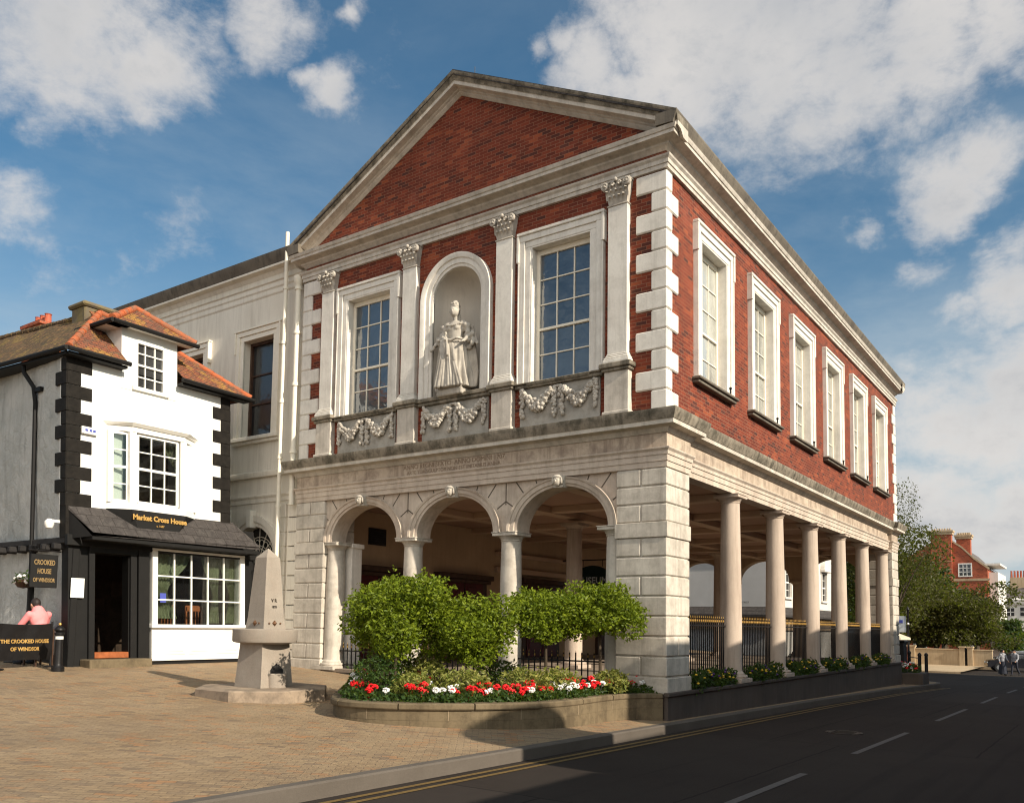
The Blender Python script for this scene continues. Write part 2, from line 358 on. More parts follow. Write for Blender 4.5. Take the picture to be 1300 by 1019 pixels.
    def ball(s, c, rx, ry=None, rz=None, seg=10, rings=6, M3=None):
        ry = ry or rx; rz = rz or rx; vs = []; 
        for j in range(1, rings):
            ph = pi*j/rings
            for i in range(seg):
                t = 2*pi*i/seg; vs.append(Vector((rx*sin(ph)*cos(t), ry*sin(ph)*sin(t), rz*cos(ph))))
        vs.append(Vector((0, 0, rz))); vs.append(Vector((0, 0, -rz)))
        if M3 is not None: vs = [M3 @ v for v in vs]
        vs = [(v.x+c[0], v.y+c[1], v.z+c[2]) for v in vs]
        T, B = len(vs)-2, len(vs)-1
        fs = [(j*seg+i, j*seg+(i+1) % seg, (j+1)*seg+(i+1) % seg, (j+1)*seg+i) for j in range(rings-2) for i in range(seg)]
        fs += [(T, i, (i+1) % seg) for i in range(seg)]+[(B, (rings-2)*seg+(i+1) % seg, (rings-2)*seg+i) for i in range(seg)]
        return s.add(vs, fs)
    def limb(s, p0, p1, r0, r1, seg=10):
        p0, p1 = Vector(p0), Vector(p1)
        s.tube([p0, p0.lerp(p1, .5), p1], r0, seg, r1); s.ball(p0, r0, seg=seg); s.ball(p1, r1, seg=seg); return s
    def sweep(s, path, prof, closed=False):
        """mitred run of a moulding: path (x,y) in plan, prof (outwards, z); outwards is to the right of travel"""
        n = len(path); P = [Vector(p) for p in path]; ring = []
        for i in range(n):
            dn = []
            if closed or i > 0: dn.append((P[i]-P[i-1]).normalized())
            if closed or i < n-1: dn.append((P[(i+1) % n]-P[i]).normalized())
            nr = [Vector((d.y, -d.x)) for d in dn]
            if len(nr) == 2:
                m = nr[0]+nr[1]; m = m/(max(.25, m.dot(nr[0])))
            else: m = nr[0]
            ring.append([(P[i].x+m.x*o, P[i].y+m.y*o, z) for o, z in prof])
        k = len(prof); vs = [q for r_ in ring for q in r_]; fs = []
        for i in range(n if closed else n-1):
            j = (i+1) % n
            for a in range(k-1): fs.append((i*k+a, j*k+a, j*k+a+1, i*k+a+1))
        if not closed: fs += [tuple(range(k)), tuple(range((n-1)*k, n*k))]
        return s.add(vs, fs)
    def build(s, name, mat, parent=None, smooth=False, off=None, ang=38, recalc=True):
        me = bpy.data.meshes.new(name); me.from_pydata(s.v, [], s.f)
        if recalc:
            bm = bmesh.new(); bm.from_mesh(me); bmesh.ops.recalc_face_normals(bm, faces=bm.faces); bm.to_mesh(me); bm.free()
        me.materials.append(mat if not isinstance(mat, str) else M[mat])
        if smooth:
            me.polygons.foreach_set('use_smooth', [True]*len(me.polygons)); me.set_sharp_from_angle(angle=radians(ang))
        return link(name, me, parent)
def link(name, me, parent=None):
    o = bpy.data.objects.new(name, me); COL.objects.link(o)
    if parent is not None:
        o.parent = parent
        if parent.type == 'EMPTY' and not parent.get('_local'): o.location = -parent.location
    return o
def thing(name, label, cat, loc=(0, 0, 0), group=None, local=False):
    o = bpy.data.objects.new(name, None); COL.objects.link(o); o.location = loc; o.empty_display_size = .3
    o['label'] = label; o['category'] = cat
    if group: o['group'] = group
    if local: o['_local'] = 1
    return o
def tag(o, label, cat, group=None):
    o['label'] = label; o['category'] = cat
    if group: o['group'] = group
    return o
def struct(o): o['kind'] = 'structure'; return o
def dup(root, loc, rotz=0., scale=1., label=None, group=None):
    r = root.copy(); COL.objects.link(r); r.location = loc; r.rotation_euler = (0, 0, rotz); r.scale = (scale,)*3 if isinstance(scale, (int, float)) else scale
    if label: r['label'] = label
    if group: r['group'] = group
    for ch in list(root.children):
        c = ch.copy(); COL.objects.link(c); c.parent = r
        for gch in ch.children:
            d = gch.copy(); COL.objects.link(d); d.parent = c
    return r
def fuse(mb, name, mat, parent, voxel, smooth_it=2, off=None):
    """weld overlapping solids into one continuous surface"""
    me = bpy.data.meshes.new('tmp'); me.from_pydata(mb.v, [], mb.f)
    bm = bmesh.new(); bm.from_mesh(me); bmesh.ops.recalc_face_normals(bm, faces=bm.faces); bm.to_mesh(me); bm.free()
    o = bpy.data.objects.new('tmp', me); COL.objects.link(o)
    md = o.modifiers.new('r', 'REMESH'); md.mode = 'VOXEL'; md.voxel_size = voxel
    if smooth_it:
        sm = o.modifiers.new('s', 'SMOOTH'); sm.iterations = smooth_it; sm.factor = .5
    dg = bpy.context.evaluated_depsgraph_get(); dg.update()
    res = bpy.data.meshes.new_from_object(o.evaluated_get(dg)); bpy.data.objects.remove(o)
    res.name = name; res.materials.clear(); res.materials.append(M[mat] if isinstance(mat, str) else mat)
    res.polygons.foreach_set('use_smooth', [True]*len(res.polygons))
    return link(name, res, parent)
_tc = {}
def textmesh(txt, size=1., bold=0.0, spacing=1.):
    cu = bpy.data.curves.new('t', 'FONT'); cu.body = txt; cu.size = size; cu.align_x = 'CENTER'; cu.align_y = 'CENTER'
    cu.offset = bold; cu.space_character = spacing; cu.resolution_u = 3; cu.extrude = .004
    o = bpy.data.objects.new('t', cu); COL.objects.link(o)
    dg = bpy.context.evaluated_depsgraph_get(); dg.update()
    me = bpy.data.meshes.new_from_object(o.evaluated_get(dg)); bpy.data.objects.remove(o)
    vs = [tuple(v.co) for v in me.vertices]; fs = [tuple(p.vertices) for p in me.polygons]; bpy.data.meshes.remove(me)
    return vs, fs
def put_text(mb, txt, size, org, ud, vd, nd, bold=0, slant=0, xs=1.):
    vs, fs = textmesh(txt, size, bold); o, ud, vd, nd = Vector(org), Vector(ud), Vector(vd), Vector(nd)
    mb.add([tuple(o+ud*((x+slant*y)*xs)+vd*y+nd*z) for x, y, z in vs], fs)

def leaves(mb, pts, size, rnd, aspect=.5, droop=0.):
    """one small folded leaf (two faces) at each point"""
    for p, s in pts:
        a = rnd.uniform(0, 2*pi); e = rnd.uniform(-.9, .9)-droop
        d = Vector((cos(a)*cos(e), sin(a)*cos(e), sin(e))); w = d.cross(Vector((rnd.uniform(-1, 1), rnd.uniform(-1, 1), rnd.uniform(-1, 1)))).normalized()
        L = size*s*rnd.uniform(.7, 1.3); W = L*aspect; p = Vector(p); m = p+d*(L*.45)
        up = d.cross(w)*(W*.25)
        o = len(mb.v)
        mb.v += [tuple(p), tuple(m+w*W*.5+up), tuple(p+d*L), tuple(m-w*W*.5+up)]
        mb.f += [(o, o+1, o+2), (o, o+2, o+3)]
def crown_points(rnd, lobes, n, shell=.55):
    out = []; tot = sum(l[3]*l[4]*l[5] for l in lobes)
    for cx, cy, cz, rx, ry, rz in lobes:
        for _ in range(int(n*rx*ry*rz/tot)):
            while True:
                v = Vector((rnd.gauss(0, 1), rnd.gauss(0, 1), rnd.gauss(0, 1)))
                if v.length > .1: break
            v.normalize(); k = (rnd.random()**.33)*(1-shell)+shell; k *= rnd.uniform(.88, 1.12)
            out.append(((cx+v.x*rx*k, cy+v.y*ry*k, cz+v.z*rz*k), 1.))
    return out
# ------------------------------------------------------------------ ground heights
def lerp(a, b, t): return a+(b-a)*t
def h_road(Y):
    if Y < 22: return .10-.0165*Y
    if Y < 60: return -.263-.0216*(Y-22)
    return -1.084
def h_pave(X, Y):
    u = max(0., -X); fade = max(0., 1-u/6.)
    return .26-.0165*max(-40, min(25, Y))*fade+.056*min(u, 26)
W, D = 10.33, 21.69
CX = -W/2
def kerb_x(Y):
    if Y < 9: return .33
    if Y < 17: return lerp(.33, .52, (Y-9)/8)
    return lerp(.52, 1.0, min(1, (Y-17)/8))
def strip(name, mat, rows, parent=None):
    """rows: list of lists of 3-D points making a sheet"""
    mb = MB(); n = len(rows[0]); mb.v = [p for r_ in rows for p in r_]
    mb.f = [(i*n+j, (i+1)*n+j, (i+1)*n+j+1, i*n+j+1) for i in range(len(rows)-1) for j in range(n-1)]
    return mb.build(name, mat, parent, smooth=True)
def frange(a, b, s):
    n = max(1, int(round((b-a)/s))); return [a+(b-a)*i/n for i in range(n+1)]
ys = frange(-60, 80, 2.)
struct(strip('road', 'asphalt', [[(x, y, h_road(y)) for x in (-45, -20, -5, 0, 4, 8, 20, 45)] for y in ys]))
big = []
for y in (-900, -300, -60, 0, 80, 300, 900):
    big.append([(x, y, -1.35 if y >= 60 else -.9) for x in (-900, -300, -45, 0, 45, 300, 900)])
struct(strip('ground', 'ground', big))
# the paved square and the narrow footway beside the hall
ys = frange(-32, 24.6, .8)
us = [0, .25, .6, 1., 1.6, 2.4, 3.4, 4.6, 6, 8, 10, 12, 15, 19, 24, 30]
rows = [[(kerb_x(y)-.14-u, y, h_pave(kerb_x(y)-.14-u, y)) for u in us] for y in ys]
struct(strip('paved_square', 'setts', rows))
mb = MB(); pr = [(kerb_x(y), y) for y in ys]+[(.85, 25.4), (.35, 26.0), (-.6, 26.3), (-4, 26.5), (-14, 26.6), (-29, 26.6)]
vs = []; k = 0
for i, (x, y) in enumerate(pr):
    a = Vector(pr[max(0, i-1)]); b = Vector(pr[min(len(pr)-1, i+1)]); d = (b-a).normalized(); nrm = Vector((-d.y, d.x))
    zt = h_pave(x, min(y, 25))+.006; zr = h_road(y)-.05; q = Vector((x, y))+nrm*.15
    vs += [(x, y, zr), (x, y, zt-.02), (x+nrm.x*.02, y+nrm.y*.02, zt), (q.x, q.y, zt), (q.x, q.y, zt-.1)]
mb.v = vs; n = len(pr); mb.f = [(i*5+j, (i+1)*5+j, (i+1)*5+j+1, i*5+j+1) for i in range(n-1) for j in range(4)]
struct(mb.build('kerb', 'kerb'))
rows = [[(x, y, h_pave(x, 24.6)-.0) for x in (.82, 0, -1, -3, -6, -12, -20, -29)] for y in (24.6, 25.3, 26.3)]
rows[2][0] = (.2, 26.0, rows[2][0][2]); rows[1][0] = (.80, 25.3, rows[1][0][2])
struct(strip('corner_pavement', 'setts', rows))
# far side of the road: kerb and footway out of the picture on the right
struct(strip('opposite_pavement', 'kerb', [[(7.6, y, h_road(y)-.02), (7.6, y, h_road(y)+.12), (7.75, y, h_road(y)+.12), (11, y, h_road(y)+.16)] for y in frange(-55, 47, 3.)]))
struct(strip('far_pavement', 'garden', [[(x, y, h_road(y)+z) for y, z in ((52.2, 0), (52.2, .12), (54, .13), (67, .25))] for x in (-40, -20, -8, -3, -1.8)]))
# painted lines
for i, off in enumerate((.16, .34)):
    struct(strip('yellow_line', 'yellowline', [[(kerb_x(y)+off+d, y, h_road(y)+.006) for d in (0, .075)] for y in frange(-12, 24.5, .5)]))
for y0, y1 in ((-8, -3.6), (-1, 3.2), (6.6, 11.4), (14.7, 18.9), (22.5, 26.5), (30, 34)):
    struct(strip('centre_line', 'whiteline', [[(3.46+d, y, h_road(y)+.006) for d in (0, .1)] for y in frange(y0, y1, 1.)]))
struct(strip('yellow_line', 'yellowline', [[(7.1+d, y, h_road(y)+.006) for d in (0, .08)] for y in frange(-12, 40, 1.)]))
struct(strip('yellow_line', 'yellowline', [[(x, 51.6+d, h_road(51.6)+.006) for d in (0, .12)] for x in (-20, -10, -3, 8, 14)]))

def cover(x, y, zf, r, label, square=False):
    z = zf(x, y)+.006; t = MB()
    if square:
        t.box(x-r, x+r, y-r*1.3, y+r*1.3, z-.02, z+.004)
        for i in range(6): t.box(x-r*.85, x+r*.85, y-r*1.1+i*r*.42, y-r*.92+i*r*.42, z+.0045, z+.010)
    else:
        t.lathe((x, y, z), [(0, .004), (r*.86, .004), (r*.86, -.002), (r*.9, -.002), (r*.9, .006), (r, .006), (r, -.02)], 28)
        for i in range(-3, 4): t.box(x-r*.6, x+r*.6, y+i*r*.22-.012, y+i*r*.22+.012, z+.0045, z+.009)
    tag(t.build('drain_cover', 'iron'), label, 'drain cover')
cover(2.6, 2.2, lambda x, y: h_road(y), .33, 'round iron manhole cover in the dark road near the corner pier')
# ------------------------------------------------------------------ THE GUILDHALL
gh = thing('guildhall', 'two storey red brick hall with a pediment, white stone windows and an open columned arcade', 'guildhall', (CX, 0, .8))
FT = lambda u, n, z: (u, -n, z)               # front wall: along +X, outwards is -Y
SD = lambda u, n, z: (n, u, z)                # road side wall: along +Y, outwards is +X
# plinth, floor
mb = MB(); mb.box(-W-.02, .05, -.05, D+.05, -1.2, .74); mb.box(-.02, .09, -.09, D+.09, .70, .775, .012)
mb.build('plinth', 'plinth', gh)
mb = MB(); mb.box(-W, -.10, .02, D-.02, .76, .84); mb.build('arcade_floor', 'floor', gh)
# rusticated corner piers
ZC = [.84, 1.055, 1.43, 1.81, 2.19, 2.57, 2.95, 3.32, 3.69, 3.98, 4.33, 4.68, 5.02]
def pier(x0, x1, y0, y1, zs=ZC):
    core = MB(); core.box(x0+.03, x1-.03, y0+.03, y1-.03, .5, 5.03)
    for i in range(len(zs)-1):
        a, b = zs[i], zs[i+1]; band = (i == 8); g_ = .013; e = .022 if band else (.03 if i == 0 else 0)
        if i == 0: core.box(x0-e, x1+e, y0-e, y1+e, .74, b-g_, .014); continue
        if band: core.box(x0-e, x1+e, y0-e, y1+e, a, b, .008); continue
        bx = (x0+x1)/2; by = (y0+y1)/2
        if i % 2:   # split on the front
            core.box(x0, bx-g_, y0, y1, a+g_, b-g_, .016); core.box(bx+g_, x1, y0, y1, a+g_, b-g_, .016)
        else:
            core.box(x0, x1, y0, by-g_, a+g_, b-g_, .016); core.box(x0, x1, by+g_, y1, a+g_, b-g_, .016)
    return core
for x0, x1, y0, y1 in ((-1.07, 0, 0, 1.08), (-W, -W+1.05, 0, 1.08), (-1.07, 0, D-1.08, D), (-W, -W+1.05, D-1.08, D)):
    pier(x0, x1, y0, y1).build('rusticated_pier', 'stone', gh, True, ang=20)
# arcade walls (front and rear), three flattened arches each
AX, AZ, SP = 1.09, .87, 3.97
def arch_z(x, a=AX, b=AZ): return SP+b*sqrt(max(0, 1-(x/a)**2))
def arcade(y0, y1, sgn, rear=False):
    mb = MB(); x = -W+1.0; xe = -1.02; xs = [x]
    cs = [CX-2.8, CX, CX+2.8]
    for c in cs: xs += [c-AX*cos(pi*i/28) for i in range(29)]
    xs.append(xe)
    lo = []
    for q in xs:
        c = min(cs, key=lambda c_: abs(c_-q)); lo.append(arch_z(q-c) if abs(q-c) < AX-1e-6 else SP)
    for i in range(len(xs)-1):
        if xs[i+1]-xs[i] < 1e-6: continue
        mb.add([(xs[i], y0, lo[i]), (xs[i+1], y0, lo[i+1]), (xs[i+1], y0, 5.03), (xs[i], y0, 5.03), (xs[i], y1, lo[i]), (xs[i+1], y1, lo[i+1]), (xs[i+1], y1, 5.03), (xs[i], y1, 5.03)],
               [(0, 1, 2, 3), (4, 5, 6, 7), (0, 1, 5, 4), (3, 2, 6, 7)])
    return mb, cs
mb, cs = arcade(.09, .55, 1); mb.build('arcade_wall', 'arch', gh)
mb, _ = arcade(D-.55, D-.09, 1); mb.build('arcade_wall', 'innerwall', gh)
prof = [(1.09, .87, -.01), (1.09, .87, .035), (1.15, .92, .045), (1.16, .93, .07), (1.25, 1.01, .08), (1.26, 1.02, .10), (1.31, 1.055, .115), (1.31, 1.055, -.01)]
for c in cs:
    for (yy, sg) in ((.09, 1), (D-.09, -1)):
        mb = MB(); k = len(prof)
        for i in range(37):
            t = pi*i/36
            for a, b, o in prof: mb.v.append((c-a*cos(t), yy-sg*o, SP+b*sin(t)))
        for i in range(36):
            for j in range(k): mb.f.append((i*k+j, (i+1)*k+j, (i+1)*k+(j+1) % k, i*k+(j+1) % k))
        av = mb.build('archivolt', 'arch', gh, True, ang=25)
        if sg < 0: continue
        ks = MB(); ks.prism([(c-.11, 4.80), (c+.11, 4.80), (c+.15, 5.03), (c-.15, 5.03)], -.06, .12, 'y')
        ks.ball((c, -.09, 4.93), .085, .08, .115); ks.ball((c, -.165, 4.915), .02, .03, .03, 6, 4)   # carved mask
        ks.ball((c-.035, -.155, 4.95), .02, .015, .012, 6, 4); ks.ball((c+.035, -.155, 4.95), .02, .015, .012, 6, 4)
        ks.ball((c, -.15, 4.875), .032, .02, .012, 6, 4); ks.ball((c, -.10, 5.01), .115, .07, .05, 8, 5)
        ks.ball((c-.10, -.085, 4.94), .035, .05, .09, 6, 4); ks.ball((c+.10, -.085, 4.94), .035, .05, .09, 6, 4)
        ks.build('keystone_mask', 'stone', av, True, ang=60)
# radiating joints of the spandrels
mb = MB()
for c in cs:
    for dg in (28, 46, 63, 80, 100, 117, 134, 152):
        t = radians(dg); x0_, z0_ = c+1.33*cos(t), SP+1.075*sin(t); x1_, z1_ = c+1.75*cos(t), SP+1.6*sin(t)
        if z1_ > 5.02: s_ = (5.02-z0_)/(z1_-z0_); x1_, z1_ = x0_+(x1_-x0_)*s_, 5.02
        if abs(x1_-c) > 1.39: s_ = (1.39-abs(x0_-c))/(abs(x1_-c)-abs(x0_-c)); x1_, z1_ = x0_+(x1_-x0_)*s_, z0_+(z1_-z0_)*s_
        if z1_-z0_ < .03: continue
        d = Vector((x1_-x0_, z1_-z0_)).normalized(); w_ = Vector((d.y, -d.x))*.013
        mb.prism([(x0_+w_.x, z0_+w_.y), (x1_+w_.x, z1_+w_.y), (x1_-w_.x, z1_-w_.y), (x0_-w_.x, z0_-w_.y)], .087, .1, 'y'); mb.build('spandrel_joint', 'joint', gh); mb = MB()
for xx in (CX-1.4, CX+1.4): mb = MB(); mb.box(xx-.013, xx+.013, .087, .1, 4.55, 5.02); mb.build('spandrel_joint', 'joint', gh)

def column(x, y, zb, zt, r0, r1, name='column', mat='column'):
    sh = MB(); sh.lathe((x, y, 0), [(r0*1.18, zb+.20), (r0*1.14, zb+.22), (r0*1.02, zb+.25), (r0, zb+.30)]+[(lerp(r0, r1, (max(0, (i/10-.25)/.75))**1.25), zb+.30+(zt-.42-zb)*i/10) for i in range(11)]+[(r1*1.10, zt-.115), (r1*1.10, zt-.09), (r1, zt-.085)], 28)
    o = sh.build(name, mat, gh, True)
    b = MB(); q = r0*1.5; b.box(x-q, x+q, y-q, y+q, zb, zb+.10, .008); b.lathe((x, y, zb), [(r0*1.44, .10), (r0*1.50, .135), (r0*1.44, .17), (r0*1.2, .175), (r0*1.2, .205)], 28); b.build('base', mat, o, True)
    c = MB(); c.lathe((x, y, zt), [(r1, -.30+.12), (r1, -.20), (r1*1.08, -.19), (r1*1.08, -.175), (r1*1.02, -.17), (r1*1.25, -.10), (r1*1.34, -.085)], 28); q = r1*1.42; c.box(x-q, x+q, y-q, y+q, zt-.085, zt-.02, .006); c.box(x-q*1.05, x+q*1.05, y-q*1.05, y+q*1.05, zt-.02, zt, .004); c.build('capital', mat, o, True)
    return o
for x in (CX-3.97, CX-1.4, CX+1.4, CX+3.97): column(x, .32, .80, 3.97, .245, .215, 'front_column', 'stone')
for x in (CX-3.80, CX+3.80):
    mb = MB(); mb.box(x-.14, x+.14, .56, .92, .84, 3.97, .01); mb.box(x-.18, x+.18, .54, .96, 3.85, 3.968, .01); mb.build('respond', 'stonewhite', gh)
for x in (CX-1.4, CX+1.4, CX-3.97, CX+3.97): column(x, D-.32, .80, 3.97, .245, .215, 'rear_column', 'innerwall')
for k in range(6): column(-.27, 4.07+3.2*k, .775, 5.02, .245, .208, 'side_column')
for k in range(4): column(CX, 5.4+3.6*k, .84, 4.78, .24, .205, 'inner_column')
# ceiling, beams, walls inside the arcade
mb = MB(); mb.box(-W+.2, -.40, .56, D-.56, 5.06, 5.14); mb.build('arcade_ceiling', 'ceiling', gh)
mb = MB()
for k in range(6):
    y = 4.07+3.2*k; mb.box(-W+.3, -.55, y-.17, y+.17, 4.90, 5.06, .01)
for x in (-2.6, CX, -7.7): mb.box(x-.17, x+.17, .6, D-.6, 4.88, 5.055, .01)
mb.build('ceiling_beam', 'beam', gh)
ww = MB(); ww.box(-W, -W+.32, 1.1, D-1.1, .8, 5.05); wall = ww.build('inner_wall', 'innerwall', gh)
for (y0, y1, hh, mt) in ((1.7, 3.6, 2.55, 'reddoor'), (5.6, 7.6, 2.55, 'reddoor'), (10.2, 12.2, 2.6, 'reddoor'), (15.6, 18.6, 2.5, 'brownwood')):
    f_ = MB(); f_.box(-W+.32, -W+.44, y0-.22, y1+.22, .84, .84+hh, 0); dr = f_.build('doorway', 'brownwood', gh)
    mb = MB(); n_ = 2
    for i in range(n_):
        a = lerp(y0, y1, i/n_)+.03; b = lerp(y0, y1, (i+1)/n_)-.03
        mb.box(-W+.442, -W+.47, a, b, .86, hh+.72, .006)
        for z0_, z1_ in ((1.0, 1.55), (1.7, 2.6), (2.7, hh+.6)): mb.box(-W+.475, -W+.49, a+.12, b-.12, z0_, z1_, .008)
    mb.build('door_leaf', mt, dr)
    mb = MB(); mb.box(-W+.32, -W+.62, y0-.4, y1+.4, hh+.84, hh+1.0, .02); mb.box(-W+.32, -W+.54, y0-.34, y1+.34, hh+.72, hh+.838, .02); mb.build('door_hood', 'brownwood', dr)
mb = MB(); mb.box(-W+.322, -W+.35, 2.35, 3.05, 4.15, 4.62)
for i in range(6): mb.box(-W+.35, -W+.37, 2.38, 3.02, 4.19+i*.07, 4.225+i*.07)
mb.build('wall_vent', 'blackmatte', gh)
mb = MB(); mb.box(-W+.32, -W+.46, 8.4, 14.2, 4.28, 4.42, .01); mb.box(-W+.32, -W+.46, 8.4, 14.2, 3.72, 3.9, .01); mb.build('wall_moulding', 'beam', gh)
# railings: black bars with gilt tips between the columns
def railing(T, u0, u1, zb, zt, name='railing', step=.115):
    b = MB(T); b.box(u0, u1, -.02, .02, zt-.20, zt-.17); b.box(u0, u1, -.02, .02, zb+.08, zb+.11); t = MB(T); n = int((u1-u0)/step)
    for i in range(1, n):
        u = u0+(u1-u0)*i/n; b.box(u-.011, u+.011, -.011, .011, zb, zt-.02)
        t.add([(u-.018, 0, zt-.09), (u, .018, zt-.09), (u+.018, 0, zt-.09), (u, -.018, zt-.09), (u, 0, zt+.03), (u, 0, zt-.17)], [(0, 1, 4), (1, 2, 4), (2, 3, 4), (3, 0, 4), (1, 0, 5), (2, 1, 5), (3, 2, 5), (0, 3, 5)])
    t.box(u0, u1, -.007, .007, zt-.192, zt-.178); o = b.build(name, 'iron', gh); t.build('gilt_tips', 'gold', o); return o
ysd = [1.08]+[4.07+3.2*k for k in range(6)]+[D-1.08]
for a, b in zip(ysd[:-1], ysd[1:]):
    a2 = a+(.22 if a > 1.1 else 0); b2 = b-(.22 if b < D-1.1 else 0)
    if b2-a2 > .3: railing(lambda u, n, z: (-.32+n, u, z), a2, b2, .80, 2.22, 'side_railing')
for a, b in ((CX-1.18, CX+1.18), (CX+1.62, CX+3.75), (CX-3.75, CX-1.62)):
    railing(lambda u, n, z: (u, .30+n, z), a, b, .84, 1.46, 'front_railing', .14)

# ------------------------------------------------------------------ lower entablature with breaks over the side piers
brk = 1.14
path = [(-W, 3), (-W, 0), (0, 0), (0, brk), (-.12, brk), (-.12, D-brk), (0, D-brk), (0, D), (-W, D), (-W, D-3)]
mb = MB(); mb.sweep(path, [(-.3, 5.03), (0, 5.03), (0, 5.14), (.018, 5.142), (.018, 5.26), (.036, 5.262), (.036, 5.33), (.075, 5.375), (.075, 5.40), (-.3, 5.402), (-.3, 5.03)])
mb.build('architrave', 'arch', gh, True, ang=25)
mb = MB(); mb.sweep(path, [(-.3, 5.402), (0.0, 5.402), (0.0, 5.68), (-.3, 5.682)]); mb.build('frieze', 'frieze', gh)
mb = MB(); mb.sweep(path, [(-.3, 5.682), (.02, 5.684), (.035, 5.70), (.07, 5.75), (.09, 5.775), (.10, 5.78), (.235, 5.80), (.235, 5.88), (.25, 5.885)])
mb.build('cornice_bed', 'stone', gh, True, ang=25)
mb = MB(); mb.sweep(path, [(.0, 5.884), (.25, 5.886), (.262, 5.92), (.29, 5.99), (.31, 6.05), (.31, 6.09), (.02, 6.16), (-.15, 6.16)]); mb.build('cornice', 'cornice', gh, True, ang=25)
# faint cut inscription on the front frieze
mb = MB()
put_text(mb, 'ANNO REGNI SEXTO  ANNO DOMINI 1707', .15, (-5.2, -.003, 5.60), (1, 0, 0), (0, 0, 1), (0, -1, 0))
put_text(mb, 'ARTE TUA SCULPTOR NON EST IMITABILIS ANNA', .12, (-5.2, -.003, 5.465), (1, 0, 0), (0, 0, 1), (0, -1, 0))
mb.build('frieze_inscription', stone('worn_lettering', (.30, .22, .15), (.22, .16, .11)), gh, recalc=False)

# ------------------------------------------------------------------ upper walls with real openings
ZB, ZT = 6.10, 11.3
WIN = (7.10, 10.08); BP = -.045           # brick face lies behind the quoin face
def wall_rects(mb, u0, u1, holes, zb, zt, n0, n1):
    us_ = sorted({u0, u1}|{h[0] for h in holes}|{h[1] for h in holes})
    for a, b in zip(us_[:-1], us_[1:]):
        hs = sorted([h for h in holes if h[0] <= a+1e-6 and h[1] >= b-1e-6], key=lambda h: h[2]); z = zb
        for h in hs: mb.box(a, b, n0, n1, z, h[2]); z = h[3]
        mb.box(a, b, n0, n1, z, zt)
fw = [CX-2.765, CX+2.765]; sw = [2.44+3.264*k for k in range(6)]
mb = MB(FT); NR = .70; NS = 9.42
wall_rects(mb, -W+.045, -.045, [(c-.74, c+.74, *WIN) for c in fw]+[(CX-NR, CX+NR, 7.10, 10.30)], ZB, ZT, BP-.35, BP)
for i in range(24):
    a, b = pi*i/24, pi*(i+1)/24; xa, xb = CX-NR*cos(a), CX-NR*cos(b); za, zb_ = NS+NR*sin(a), NS+NR*sin(b)
    mb.add([(xa, BP, za), (xb, BP, zb_), (xb, BP, 10.30), (xa, BP, 10.30)], [(0, 1, 2, 3)])
mb.build('front_brick_wall', 'brick', gh)
mb = MB(SD); wall_rects(mb, .397, D-.042, [(c-.74, c+.74, *WIN) for c in sw], ZB, ZT, BP-.35, BP); mb.build('side_brick_wall', 'brickside', gh)
mb = MB(); mb.box(-W+.02, -.396, D-.35, D-.045, ZB, ZT); mb.box(-W+.02, -W+.35, .4, D-.36, ZB, ZT); mb.build('rear_brick_wall', 'brickside', gh)
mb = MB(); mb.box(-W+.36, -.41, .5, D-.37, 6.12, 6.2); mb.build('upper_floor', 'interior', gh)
# quoins
def quoin(cx, cy, sx, sy):
    """sx, sy: direction from the corner into the building along X and Y"""
    mb = MB(); n = 12; zs = [6.14+(10.88-6.14)*i/n for i in range(n+1)]
    for i in range(n):
        fl, sl = (.67, .27) if (n-1-i) % 2 == 0 else (.34, .56)
        mb.box(cx, cx+sx*fl, cy, cy+sy*.2, zs[i]+.008, zs[i+1]-.008, .022)
        mb.box(cx, cx+sx*.2, cy+sy*.18, cy+sy*sl, zs[i]+.008, zs[i+1]-.008, .022)
    mb.box(cx+sx*.03, cx+sx*.3, cy+sy*.03, cy+sy*.3, zs[0], zs[-1])
    return mb.build('quoins', 'stonewhite', gh, True, ang=20)
quoin(0, 0, -1, 1); quoin(-W, 0, 1, 1); quoin(0, D, -1, -1)

